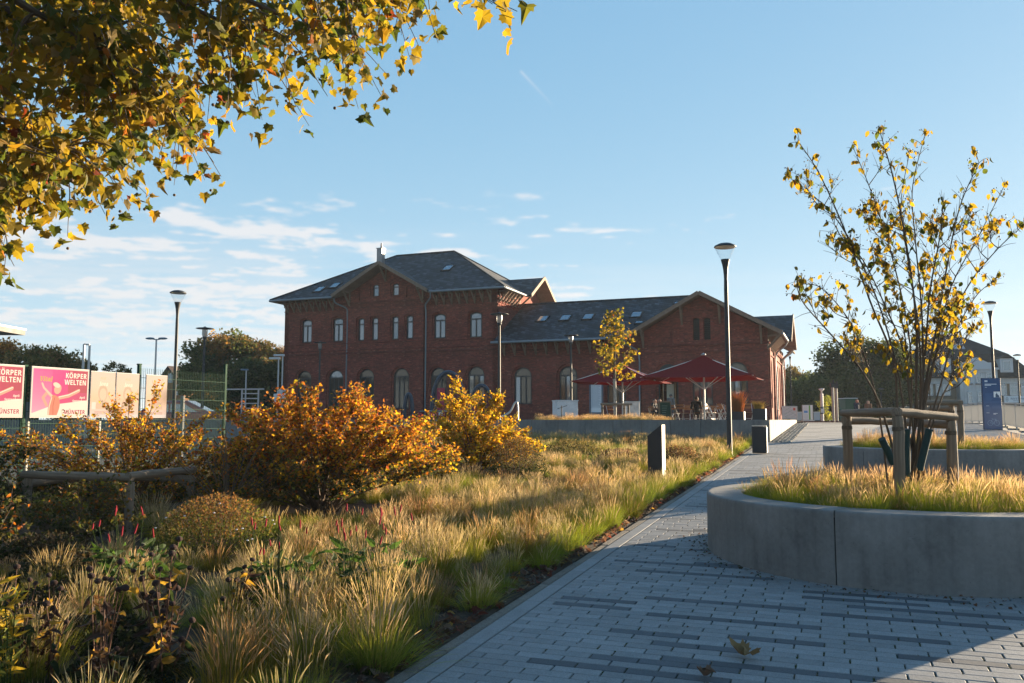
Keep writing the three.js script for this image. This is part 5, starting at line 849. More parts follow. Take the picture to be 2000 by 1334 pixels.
// parked cars behind the fence
function car(pos, turn, col, label) {
  const t = thing('parked_car', label, 'car', pos, turn), paint = pmat('car paint', col, { roughness: 0.35, clearcoat: 1, clearcoatRoughness: 0.05, metalness: 0.2 });
  const body = poly([[-2.05, 0.3], [-2.08, 0.62], [-1.95, 0.86], [-1.1, 0.95], [1.95, 0.98], [2.08, 0.7], [2.1, 0.35], [1.9, 0.26], [-1.9, 0.26]]), cab = poly([[-1.15, 0.95], [-0.45, 1.42], [0.9, 1.46], [1.75, 1.02], [1.8, 0.97]]);
  const ex = (s, w, b) => { const g = new THREE.ExtrudeGeometry(s, { depth: w - 2 * b, bevelEnabled: true, bevelSize: b, bevelThickness: b, bevelSegments: 2 }); g.translate(0, 0, -w / 2 + b); return g; };
  mesh('body', ex(body, 1.74, 0.07), paint, t); mesh('roof', ex(cab, 1.5, 0.09), paint, t);
  for (const z of [-0.757, 0.757]) for (const q of [[[-0.92, 1.0], [-0.38, 1.36], [0.18, 1.38], [0.18, 1.0]], [[0.26, 1.0], [0.26, 1.38], [0.85, 1.38], [1.45, 1.02]]]) mesh('side_window', extr(poly(q), 0.012, z - 0.006), MAT.glass, t);
  for (const x of [-1.3, 1.3]) for (const z of [-0.8, 0.8]) { const w = mesh('wheel', new THREE.CylinderGeometry(0.31, 0.31, 0.2, 20).rotateX(Math.PI / 2).translate(x, 0.31, z), MAT.black, t); mesh('rim', new THREE.CylinderGeometry(0.2, 0.2, 0.21, 12).rotateX(Math.PI / 2).translate(x, 0.31, z), MAT.steel, w); }
  for (const z of [-0.6, 0.6]) { mesh('headlight', bevelBox(0.06, 0.14, 0.34, 0.02).translate(-2.1, 0.7, z), MAT.steel, t); mesh('tail_light', bevelBox(0.05, 0.14, 0.3, 0.02).translate(2.12, 0.78, z), mat('tail light', [0.3, 0.02, 0.02], { roughness: 0.3 }), t); }
}
car(onGround(330, 38), 0.1, [0.25, 0.03, 0.03], 'red parked car behind the right end of the mesh fence');

// plaza end: boards, column, posts, container
const plazaY = 1.42, PE = (px, d) => onGround(px, d, plazaY);
{ const tx = canvasTex(256, 220, (c, w, h) => { c.fillStyle = '#c3c3c2'; c.fillRect(0, 0, w, h); c.fillStyle = '#aab2ad'; for (let k = 0; k < 30; k++) c.fillRect((k * 53) % 230, (k * 37) % 200, 30, 14); c.fillStyle = '#c2553c'; c.fillRect(196, 20, 44, 52); c.strokeStyle = '#98a6a8'; c.lineWidth = 3; c.beginPath(); c.moveTo(10, 180); c.lineTo(120, 90); c.lineTo(240, 150); c.stroke(); });
  const t = thing('map_board', 'framed map board with a red corner at the left of the plaza end', 'notice board', PE(1543, 62), -0.1); mesh('frame', new MB().box(1.06, 0.06, 0.08, 0, 1.15, 0).box(1.06, 0.06, 0.08, 0, 0.28, 0).box(0.06, 1.2, 0.08, -0.52, 0.58, 0).box(0.06, 1.2, 0.08, 0.52, 0.58, 0).box(0.95, 0.82, 0.03, 0, 0.72, -0.02).geo(), MAT.steel, t);
  const g = new THREE.PlaneGeometry(0.95, 0.8); g.translate(0, 0.72, 0.003); mesh('print', g, mat('map print', [1, 1, 1], { map: tx, roughness: 0.4 }), t); }
{ const tx = canvasTex(180, 300, (c, w, h) => { c.fillStyle = '#cfd3d4'; c.fillRect(0, 0, w, h); c.fillStyle = '#5f9a3c'; c.fillRect(112, 0, 30, h); c.fillStyle = '#5b8ec4'; c.fillRect(16, 110, 74, 50); c.fillStyle = '#a9b0b4'; for (let k = 0; k < 5; k++) c.fillRect(16, 20 + k * 16, 76, 6); for (let k = 0; k < 6; k++) c.fillRect(16, 190 + k * 16, 76, 6); });
  const t = thing('timetable_board', 'white timetable board with a green stripe at the plaza end', 'notice board', PE(1578, 64), -0.05); mesh('frame', new MB().box(0.78, 1.15, 0.1, 0, 0.72, 0).box(0.9, 0.06, 0.3, 0, 0.12, 0).box(0.06, 0.2, 0.06, -0.3, 0.06, 0).box(0.06, 0.2, 0.06, 0.3, 0.06, 0).geo(), MAT.steel, t);
  const g = new THREE.PlaneGeometry(0.68, 1.06); g.translate(0, 0.73, 0.053); mesh('print', g, mat('timetable print', [1, 1, 1], { map: tx, roughness: 0.4 }), t); }
for (const [px, w, l] of [[1557, 1.0, 'low blue-grey glass screen between the map board and the timetable board'], [1596, 0.5, 'short blue-grey glass screen right of the timetable board']]) { const t = thing('glass_screen', l, 'screen', PE(px, 66), 0); mesh('pane', new MB().box(w, 0.62, 0.03, 0, 0.45, 0).geo(), mat('frosted blue-grey glass', [0.25, 0.33, 0.40], { roughness: 0.3 }), t); mesh('rail', new MB().box(w + 0.04, 0.05, 0.06, 0, 0.78, 0).geo(), MAT.steel, t); }
{ const t = thing('light_column', 'white round light column with a cap at the plaza end', 'street lamp', PE(1606.5, 63)); mesh('column', lathe([[0, 0], [0.11, 0], [0.11, 2.1], [0.09, 2.12], [0.0, 2.12]], 14), mat('pale column', [0.55, 0.55, 0.53], { roughness: 0.5 }), t); mesh('cap', lathe([[0.05, 2.1], [0.06, 2.3], [0.2, 2.42], [0.18, 2.48], [0, 2.5]], 16), MAT.white, t); mesh('notice', new MB().box(0.24, 0.3, 0.02, 0, 0.85, 0.11).geo(), MAT.white, t); mesh('collar', lathe([[0.115, 0.6], [0.115, 1.15], [0.1, 1.15]], 14), mat('blue band', [0.05, 0.08, 0.13]), t); }
for (const [px, d, py, l] of [[1628.5, 60, 748, 'pale post with a dark top at the plaza end, left one of the pair'], [1635.5, 62, 750, 'pale post with a dark top at the plaza end, right one of the pair']]) { const h = at(px, py, d).y - plazaY, t = thing('totem_post', l, 'post', PE(px, d)); mesh('pole', lathe([[0, 0], [0.09, 0], [0.09, h - 0.3], [0, h - 0.3]], 12), mat('tan post', [0.36, 0.32, 0.27], { roughness: 0.7 }), t); mesh('head', new MB().box(0.28, 0.34, 0.24, -0.02, h - 0.15, 0).box(0.1, 0.2, 0.1, 0.06, h + 0.1, 0).geo(), MAT.black, t); }
{ const t = thing('green_container', 'dark green container with a pale roof edge behind the walking person', 'container', PE(1658, 78), 0.05); mesh('body', bevelBox(1.1, 2.1, 1.4, 0.02).translate(0, 1.05, 0), mat('green sheet', [0.012, 0.06, 0.026], { roughness: 0.55 }), t); mesh('roof', bevelBox(1.2, 0.06, 1.5, 0.01).translate(0, 2.13, 0), MAT.white, t); }
{ const t = thing('plaza_curb', 'low red-brown curb across the far end of the plaza', 'curb', PE(1600, 58), -PHI); for (let k = 0; k < 4; k++) mesh('curb_stone', bevelBox(0.98, 0.12, 0.25, 0.01).translate(-1.5 + k, 0.04, 0), mat('red-brown stone', [0.20, 0.085, 0.06], { roughness: 0.8, map: rep(T.grain, 0.6) }), t); mesh('curb_stone', bevelBox(0.3, 0.5, 0.3, 0.02).translate(2.3, 0.2, 0), MAT.concrete, t); }
// ---------- grasses ----------
function grassClump(seed, o) {   // arching blades and plumed stalks; vertex colours run from green at the base to straw at the tip
  const R = rng(seed), pos = [], col = [], nor = [];
  const tri = (a, b, c, n, ca, cb, cc) => { pos.push(a.x, a.y, a.z, b.x, b.y, b.z, c.x, c.y, c.z); for (let i = 0; i < 3; i++) nor.push(n.x, n.y, n.z); col.push(...ca, ...cb, ...cc); };
  const mixc = (a, b, t) => [lerp(a[0], b[0], t), lerp(a[1], b[1], t), lerp(a[2], b[2], t)];
  const ribbon = (fn, w, segs, cf) => {
    let p0 = fn(0), prevW = w(0), c0 = cf(0);
    for (let s = 1; s <= segs; s++) {
      const t = s / segs, p1 = fn(t), T = p1.clone().sub(p0).normalize(), side = ribbon.side.clone().addScaledVector(T, -ribbon.side.dot(T)).normalize(), n = V(0, 0, 0).crossVectors(side, T).normalize(), w1 = w(t), c1 = cf(t);
      const a = p0.clone().addScaledVector(side, -prevW), b = p0.clone().addScaledVector(side, prevW), c = p1.clone().addScaledVector(side, w1), d = p1.clone().addScaledVector(side, -w1);
      tri(a, b, c, n, c0, c0, c1); if (w1 > 0.0004) tri(a, c, d, n, c0, c1, c1);
      p0 = p1; prevW = w1; c0 = c1;
    }
  };
  for (let i = 0; i < o.blades; i++) {
    const a = R() * 6.283, r0 = o.base * Math.sqrt(R()), L = o.h * R.in(0.55, 1.15), lean = o.arch * Math.pow(R(), 0.7) * R.in(0.6, 1.2), A = a + R.s(0.5), dx = Math.cos(A), dz = Math.sin(A), bx = Math.cos(a) * r0, bz = Math.sin(a) * r0, dry = R(), k = R.in(0.75, 1.25);
    ribbon.side = V(-dz, 0, dx).applyAxisAngle(V(0, 1, 0), R.s(0.9));
    const base = o.cols[0].map((x) => x * k), mid = mixc(o.cols[1], o.cols[2], dry > 0.72 ? 0.6 : 0.05).map((x) => x * k), tip = mixc(o.cols[1], o.cols[2], dry > 0.7 ? 0.9 : 0.2).map((x) => x * k);
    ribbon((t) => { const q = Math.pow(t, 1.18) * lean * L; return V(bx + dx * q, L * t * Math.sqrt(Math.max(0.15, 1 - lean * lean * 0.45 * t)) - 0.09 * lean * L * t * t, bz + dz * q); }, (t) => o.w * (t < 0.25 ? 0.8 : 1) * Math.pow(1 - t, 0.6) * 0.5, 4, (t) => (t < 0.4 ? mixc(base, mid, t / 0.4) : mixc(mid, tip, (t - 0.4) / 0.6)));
  }
  for (let i = 0; i < o.stalks; i++) {
    const a = R() * 6.283, r0 = o.base * 0.8 * Math.sqrt(R()), L = o.h * R.in(0.85, 1.6) * o.tall, lean = R.in(0.0, 0.36), A = a + R.s(0.6), dx = Math.cos(A), dz = Math.sin(A), bx = Math.cos(a) * r0, bz = Math.sin(a) * r0, k = R.in(0.5, 1.25), pl = R.in(0.10, 0.2) / L, st = o.cols[2].map((x) => x * k * 0.85), pc = o.cols[3].map((x) => x * k);
    const path = (t) => V(bx + dx * lean * L * t * t, L * t * (1 - 0.25 * lean * t), bz + dz * lean * L * t * t);
    for (const tw of [0, 1.57]) {
      ribbon.side = V(-dz, 0, dx).applyAxisAngle(V(0, 1, 0), tw + R.s(0.4));
      ribbon((t) => path(t * (1 - pl)), () => 0.0011, 3, () => st);
      ribbon((t) => path(1 - pl + pl * t).add(V(dx * pl * L * 0.06 * t * t, -0.003 * t * t, dz * pl * L * 0.06 * t * t)), (t) => o.plume * Math.sin(Math.PI * clamp(t * 0.92 + 0.06, 0, 1)), 3, () => pc);
    }
  }
  const g = new THREE.BufferGeometry();
  g.setAttribute('position', new THREE.Float32BufferAttribute(pos, 3)); g.setAttribute('normal', new THREE.Float32BufferAttribute(nor, 3)); g.setAttribute('color', new THREE.Float32BufferAttribute(col, 3));
  return g;
}
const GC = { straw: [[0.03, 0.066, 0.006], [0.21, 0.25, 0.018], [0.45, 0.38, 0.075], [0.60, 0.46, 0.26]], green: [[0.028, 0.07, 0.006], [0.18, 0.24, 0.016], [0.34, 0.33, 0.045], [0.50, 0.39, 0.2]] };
const grassMat = leafMat('grass', [1, 1, 1], { vertexColors: true, transmission: 0.5 });
const clumps = [
  ...[1, 2, 3].map((s) => grassClump(s, { blades: 420, stalks: 62, h: 0.34, arch: 0.95, base: 0.14, w: 0.003, tall: 1.0, plume: 0.0026, cols: GC.straw })),
  ...[4, 5].map((s) => grassClump(s, { blades: 520, stalks: 24, h: 0.33, arch: 1.0, base: 0.15, w: 0.0032, tall: 0.95, plume: 0.0034, cols: GC.green })),
  ...[6, 7].map((s) => grassClump(s, { blades: 300, stalks: 110, h: 0.33, arch: 0.8, base: 0.18, w: 0.0028, tall: 1.05, plume: 0.0028, cols: GC.straw })),
];
function grassField(name, label, spots) {   // spots: [x, y, z, kind 0..6, scale, tint]
  const t = new THREE.Group(); t.name = numbered(name); scene.add(t); tag(t, label, 'grass', null, 'stuff');
  const R = rng(99), lists = clumps.map(() => []);
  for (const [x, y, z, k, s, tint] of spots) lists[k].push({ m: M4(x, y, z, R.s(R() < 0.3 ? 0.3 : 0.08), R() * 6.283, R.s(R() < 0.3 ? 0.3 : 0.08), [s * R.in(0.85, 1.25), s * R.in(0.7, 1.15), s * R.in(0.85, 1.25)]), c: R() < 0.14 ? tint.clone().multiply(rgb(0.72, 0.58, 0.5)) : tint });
  lists.forEach((l, i) => l.length && instanced('tussocks', clumps[i], grassMat, l, t));
}
const BUSHES = [   // x, z, radius in which no tussock stands
  [-5.35, -11.9, 1.2], [-2.62, -11.9, 1.2], [-0.75, -17.6, 1.15], [0.08, -16.1, 0.75], [-3.15, -9.1, 0.62], [-4.6, -13.0, 0.7], [-6.6, -10.3, 0.9], [-6.4, -8.2, 0.9], [-5.1, -9.6, 1.0], [-4.4, -9.3, 0.6]];
{
  const R = rng(2), S = [];
  for (let q = 0.4; q < 28.6; q += q < 15 ? 0.31 : 0.35) for (let p = -2.68; p > -12.4; p -= q < 15 ? 0.32 : 0.36) {
    const edge = p > -2.9, P = p + (edge ? R.s(0.1) : R.s(0.18)), Q = q + R.s(0.16), w = PQ(P, Q, 0);
    if (q > 15.9 && q < 16.85 && P > -5.3) continue;
    if (BUSHES.some(([x, z, r]) => Math.hypot(w.x - x, w.z - z) < r) || Math.hypot(w.x - 2.83, w.z + 16) < 0.2) continue;
    const px = w.x / -w.z, dim = smoothstep(vnoise(P * 0.45 + 5, Q * 0.45, 0, 13), 0.35, 0.7);
    const weedy = w.x < 0.34 * w.z && -w.z < 7.6;   // the lower left corner: seed-head plants with little grass
    if (weedy && R() < 0.58) continue;
    if (edge && R() < 0.3) continue;
    const k = edge ? (R() < 0.85 ? 3 + Math.floor(R() * 2) : Math.floor(R() * 3)) : dim > 0.5 && R() < 0.85 ? 3 + Math.floor(R() * 2) : R() < 0.5 ? 5 + Math.floor(R() * 2) : Math.floor(R() * 3);
    const b = R.in(0.78, 1.18);
    S.push([w.x, groundPQ(P, Q) - 0.03, w.z, k, (-w.z < 6.4 ? 1.0 : 0.8) * (edge ? 1.08 : 1) * R.in(0.66, 1.14) * (weedy ? 0.85 : w.x < -2.2 && -w.z < 9.5 ? 0.8 : 1), rgb(b * R.in(0.95, 1.08), b, b * R.in(0.8, 1.05))]);
  }
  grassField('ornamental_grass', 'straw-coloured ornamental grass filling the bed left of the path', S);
}
function planterGrass(PL, seed, label) {
  const R = rng(seed), S = [], Ri = PL.R - 0.36;
  for (let x = -Ri; x < Ri; x += 0.2) for (let z = -Ri; z < Ri; z += 0.2) { const X = x + R.s(0.09), Z = z + R.s(0.09), r = Math.hypot(X, Z); if (r > Ri - 0.03) continue; const rim = r > Ri - 0.32, b = R.in(0.8, 1.15); S.push([PL.x + X, PL.top - 0.09, PL.z + Z, rim || R() < 0.72 ? 3 + Math.floor(R() * 2) : R() < 0.5 ? 5 + Math.floor(R() * 2) : Math.floor(R() * 3), R.in(0.5, 0.86) * (rim ? 0.8 : 0.95), rgb(b * 1.1, b, b * 0.95)]); }
  grassField('planter_grass', label, S);
}
planterGrass(PL1, 7, 'green and straw-coloured grass growing in the foreground planter');
planterGrass(PL2, 8, 'green and straw-coloured grass growing in the planter behind');
{
  const R = rng(12), S = [];
  for (let p = -10.4; p < -5.6; p += 0.24) for (let q = 29.45; q < 31.6; q += 0.28) { const w = PQ(p + R.s(0.1), q + R.s(0.1), 0), b = R.in(0.8, 1.15); S.push([w.x, TERR - 0.04, w.z, R() < 0.7 ? 5 + Math.floor(R() * 2) : Math.floor(R() * 3), R.in(0.5, 0.75), rgb(b * 1.1, b, b * 0.9)]); }
  grassField('terrace_grass', 'strip of dry grass behind the top of the retaining wall', S);
}

// ---------- leaves ----------
function leafGeo(half, centre, bend, fold, stalk = 0) {   // half outline from base to tip, mirrored; bent along its length and folded at the midrib
  const out = [...half, ...half.slice(1, -1).reverse().map(([x, y]) => [-x, y])], pos = [], uv = [], f = ([x, y]) => [x, y, -bend * (y - 0.2) * (y - 0.2) + fold * Math.abs(x) - bend * 0.4 * x * x];
  for (let i = 0; i < out.length; i++) { const a = out[i], b = out[(i + 1) % out.length]; for (const q of [centre, a, b]) { pos.push(...f(q)); uv.push(q[0] + 0.5, q[1]); } }
  if (stalk) { for (const q of [[-0.012, 0], [0.012, 0], [0, -stalk]]) { pos.push(q[0], q[1], 0.01); uv.push(0.5, 0); } }
  const g = new THREE.BufferGeometry(); g.setAttribute('position', new THREE.Float32BufferAttribute(pos, 3)); g.setAttribute('uv', new THREE.Float32BufferAttribute(uv, 2)); g.computeVertexNormals(); return g;
}
const PLANE = [[0, 0.02], [0.14, -0.03], [0.36, -0.08], [0.36, 0.08], [0.55, 0.22], [0.42, 0.34], [0.47, 0.58], [0.30, 0.55], [0.21, 0.66], [0.12, 0.85], [0, 1]];
const planeLeaves = [[0.4, 0.15], [0.8, 0.4], [-0.35, 0.25], [1.25, 0.6]].map(([b, f]) => leafGeo(PLANE, [0, 0.34], b, f, 0.25));
const ovate = [[0.3, 0.12], [0.6, 0.25], [0.15, 0.3]].map(([b, f]) => leafGeo([[0, 0], [0.2, 0.1], [0.33, 0.36], [0.26, 0.66], [0.1, 0.88], [0, 1]], [0, 0.45], b, f, 0.2));
const small = [[0.3, 0.25], [0.6, 0.1]].map(([b, f]) => leafGeo([[0, 0], [0.3, 0.38], [0.18, 0.76], [0, 1]], [0, 0.5], b, f));
const aim = (p, dir, roll, s) => { const y = dir.clone().normalize(), t = Math.abs(y.y) > 0.95 ? V(1, 0, 0) : V(0, 1, 0), x = V(0, 0, 0).crossVectors(y, t).normalize(), z = V(0, 0, 0).crossVectors(x, y); const q = new THREE.Matrix4().makeBasis(x, y, z).multiply(new THREE.Matrix4().makeRotationY(roll)).scale(V(s, s, s)); q.setPosition(p); return q; };
const crownMat = leafMat('autumn leaves', [1.12, 1.12, 1.1], { transmission: 0.64 });
// leaves: [{m, c, p}] -> the 300 that show largest as meshes of their own, the rest joined
function leafParts(parent, geos, leaves, partName, restName, baseMats, most = 300) {
  parent.updateMatrixWorld(true);
  for (const l of leaves) { l.w = V(0, 0, 0).setFromMatrixPosition(l.m).applyMatrix4(parent.matrixWorld); const s = V(l.m.elements[4], l.m.elements[5], l.m.elements[6]).length(); l.d = frustumDist(l.w) / s; }
  leaves.sort((a, b) => a.d - b.d);
  leaves.slice(0, most).forEach((l, i) => { const m = mesh(partName, geos[i % geos.length], baseMats[l.k % baseMats.length], parent); m.applyMatrix4(l.m); });
  geos.forEach((g, gi) => { const part = leaves.slice(most).filter((_, i) => i % geos.length === gi); if (part.length) instanced(restName, g, crownMat, part, parent); });
}
const AUT = [[0.22, 0.155, 0.012], [0.30, 0.20, 0.012], [0.34, 0.185, 0.012], [0.12, 0.115, 0.012], [0.075, 0.095, 0.012], [0.29, 0.095, 0.012], [0.18, 0.035, 0.012], [0.20, 0.14, 0.045]];
const autMats = AUT.map((c, i) => { const m = crownMat.clone(); m.color.setRGB(...c); m.name = 'autumn leaf'; return m; });
const pickK = (R, w) => { let u = R() * w.reduce((a, b) => a + b, 0); for (let i = 0; i < w.length; i++) { u -= w[i]; if (u <= 0) return i; } return 0; };
const tint = (k, R) => { const j = R.in(0.72, 1.25), c = AUT[k]; return rgb(c[0] * j, c[1] * j * R.in(0.92, 1.06), c[2] * j); };

// ---------- the plane tree hanging in from the upper left ----------
{
  const R = rng(404), t = thing('plane_tree', 'big plane tree with yellow-green lobed autumn leaves hanging into the upper left', 'tree', V(-7.2, 0.1, -4.6)), o = t.position, leaves = [], wood = new MB(), nodes = [];
  const rel = (v) => v.clone().sub(o);
  const limb = (pts, r0, r1) => { const c = curvePts(pts, 14); wood.tube(c.map(rel), (q) => lerp(r0, r1, q), 7); for (let i = 2; i < c.length; i++) nodes.push(c[i]); };
  const fork = V(-7.0, 4.4, -5.0);
  wood.tube([V(0, -0.3, 0), V(0.02, 1, 0), V(0.08, 2.6, -0.15), rel(fork)], [0.34, 0.27, 0.24, 0.22], 14);
  const A = (px, py, d) => at(px, py, d);
  const ends = [A(90, 300, 8.2), A(180, 90, 7.6), A(330, 200, 9), A(430, 40, 8.2), A(600, 50, 9.2), A(760, -40, 8.6), A(300, -140, 9.5), A(900, -160, 9.8), A(-60, 420, 7.4), V(-5.5, 8, -3), V(-9, 7.5, -5), V(-7, 9, -8), V(-9.5, 6, -8.5), V(-4, 8.6, -6)];
  for (const e of ends) limb([fork, fork.clone().lerp(e, 0.35).add(V(R.s(0.3), 0.9, R.s(0.3))), fork.clone().lerp(e, 0.72).add(V(0, 0.55, 0)), e], 0.12, 0.018);
  const spray = (tip, n, big, plain) => {   // a drooping twig with leaves
    let best = nodes[0], bd = 1e9; for (const q of nodes) { const dd = q.distanceToSquared(tip) + (q.y < tip.y ? 1 : 0); if (dd < bd) { bd = dd; best = q; } }
    const mid = best.clone().lerp(tip, 0.55).add(V(R.s(0.12), 0.18 + 0.1 * R(), R.s(0.12))), c = curvePts([best, mid, tip], 9);
    wood.tube(c.map(rel), (q) => lerp(0.011, 0.0028, q), 4);
    for (let i = 0; i < n; i++) {
      const u = Math.pow(R(), 0.6), p = c[Math.min(9, Math.floor(u * 9.99))].clone().add(V(R.s(0.14), R.s(0.12) - 0.03, R.s(0.14))), k = pickK(R, plain ? [50, 30, 10, 10, 0, 0, 0, 0] : [34, 22, 5, 22, 18, 2, 1, 8]), s = R.in(0.07, 0.145) * big;
      leaves.push({ m: aim(rel(p), V(R.s(0.75), -0.75 + R.s(0.55), R.s(0.75)), R() * 6.283, s), k, c: tint(k, R) });
    }
    if (R() < 0.2) { const p = rel(tip).add(V(R.s(0.1), -0.12, R.s(0.1))); nuts.push({ m: M4(p.x, p.y, p.z), c: rgb(0.09, 0.055, 0.03) }); }
  };
  const nuts = [];
  const tips = [[28, 520], [8, 540], [2, 458], [62, 440], [132, 462], [100, 425], [205, 418], [240, 392], [290, 383], [340, 362], [400, 352], [432, 345], [418, 318], [362, 272], [405, 238], [444, 214], [470, 205], [512, 234], [500, 190], [452, 176], [560, 176], [578, 208], [604, 246], [640, 188], [676, 178], [700, 212], [744, 186], [712, 140], [690, 118], [760, 150], [800, 112], [822, 98], [856, 84], [842, 50], [770, 62], [812, 20], [740, 30], [720, 80], [655, 128], [610, 120], [540, 110]];
  for (const [px, py] of tips) spray(A(px, py, R.in(7.2, 9.6)), Math.floor(R.in(13, 20)), 1);
  for (const [px, py, d] of [[1004, 36, 6.2], [988, 20, 6.1], [962, 8, 6.3], [1010, 22, 6.4]]) spray(A(px, py, d), 8, 1.1, true);
  const edge = [[0, 520], [60, 430], [215, 400], [320, 350], [410, 320], [350, 262], [455, 190], [540, 170], [690, 160], [740, 110], [820, 60], [830, -30]], inside = (x, y) => { for (let i = 0; i < edge.length - 1; i++) if (x >= edge[i][0] && x <= edge[i + 1][0]) return y < lerp(edge[i][1], edge[i + 1][1], (x - edge[i][0]) / Math.max(1, edge[i + 1][0] - edge[i][0])) - 12; return x < 0; };
  let n = 0; while (n < 390) { const px = R.in(-120, 830), py = R.in(-60, 500); if (!inside(px, py)) continue; if (px > 330 && R() < 0.30) continue; if (px < 330 && py < 330) { spray(A(px, py, R.in(6.8, 11.5)), 17, 1.05); } else spray(A(px, py, R.in(7, 10.5)), 12, 1); n++; }
  for (let k = 0; k < 90; k++) { const a = R() * 6.283, u = R.in(-0.4, 1); spray(V(-7.2 + Math.cos(a) * R.in(1, 3.6), 6.3 + u * 2.6, -5.2 + Math.sin(a) * R.in(1, 3.2)), 14, 1); }
  wood.build('trunk', MAT.bark, t);
  instanced('seed_balls', new THREE.IcosahedronGeometry(0.016, 1), mat('seed ball', [1, 1, 1]), nuts, t);
  leafParts(t, planeLeaves, leaves, 'leaf', 'foliage', autMats);
}

// ---------- multi-stemmed trees in the planters ----------
function multiStem(label, base, stems, o) {
  const R = rng(o.seed), t = thing('multi_stem_tree', label, 'tree', base), leaves = [], berries = [], wood = new MB(), rel = (v) => v.clone().sub(base);
  stems.forEach((pts, si) => {
    const first = base.clone().add(V(R.s(0.16), -0.1, R.s(0.12))), c = curvePts([first, ...pts], 22), L = c.length;
    wood.tube(c.map(rel), (q) => lerp(o.r, 0.0035, Math.pow(q, 0.75)) * (si % 3 ? 0.9 : 1.1), 7);
    const runs = [[c, o.from, 1]];
    for (let k = 0; k < (o.side ?? 0); k++) {
      const i = Math.floor(lerp(L * 0.3, L * 0.78, R())), T = c[Math.min(i + 1, L - 1)].clone().sub(c[i - 1]).normalize(), out = V(R.s(), 0, R.s()).normalize(), d = T.multiplyScalar(0.75).addScaledVector(out, R.in(0.45, 0.8)).normalize(), len = R.in(0.25, 0.62) * (1.1 - 0.6 * i / L), e = c[i].clone().addScaledVector(d, len), b = curvePts([c[i], c[i].clone().lerp(e, 0.5).addScaledVector(out, 0.04), e.add(V(0, 0.05, 0))], 11);
      wood.tube(b.map(rel), (q) => lerp(0.0055, 0.0016, q), 5); runs.push([b, 0.3, 0.8]);
    }
    for (const [c, from, dens] of runs) for (let i = 3, L = c.length; i < L; i++) {
      const u = i / (L - 1); if (u < from || R() > dens) continue;
      const nt = u > 0.96 ? 3 : R() < 0.72 ? 2 : 1;
      for (let k = 0; k < nt; k++) {
        const T = c[Math.min(i + 1, L - 1)].clone().sub(c[Math.max(i - 1, 0)]).normalize(), out = V(R.s(), R.s(0.6) + 0.25, R.s()).normalize(), d = T.clone().multiplyScalar(0.7).addScaledVector(out, 0.7).normalize(), len = R.in(0.10, 0.30) * (1.15 - 0.5 * u), e = c[i].clone().addScaledVector(d, len), m = c[i].clone().lerp(e, 0.5).add(V(0, 0.012, 0)), tw = curvePts([c[i], m, e], 4);
        wood.tube(tw.map(rel), (q) => lerp(0.0032, 0.0014, q), 4);
        const nl = Math.floor(R.in(0.4, 3.6) * o.leafy * (u > 0.85 ? 1.3 : 0.8));
        for (let j = 0; j < nl; j++) { const p = tw[1 + Math.floor(R() * 3.99)].clone().add(V(R.s(0.015), 0, R.s(0.015))), kk = pickK(R, u < 0.6 ? [26, 40, 4, 10, 16, 1, 0, 1] : [30, 42, 8, 10, 8, 1, 0, 1]); leaves.push({ m: aim(rel(p), V(R.s(0.7), -0.9 + R.s(0.35), R.s(0.7)), R() * 6.283, R.in(0.045, 0.084)), k: kk, c: tint(kk, R) }); }
        if (R() < 0.35) for (let j = 0; j < 3; j++) { const p = rel(tw[2 + Math.floor(R() * 2.99)]).add(V(R.s(0.03), R.s(0.03), R.s(0.03))); berries.push({ m: M4(p.x, p.y, p.z), c: rgb(0.06, 0.018, 0.022) }); }
      }
    }
  });
  wood.build('trunk', MAT.bark, t);
  instanced('berries', new THREE.IcosahedronGeometry(0.0065, 1), mat('berry', [1, 1, 1], { roughness: 0.5 }), berries, t);
  leafParts(t, ovate, leaves, 'leaf', 'foliage', autMats);
  return t;
}
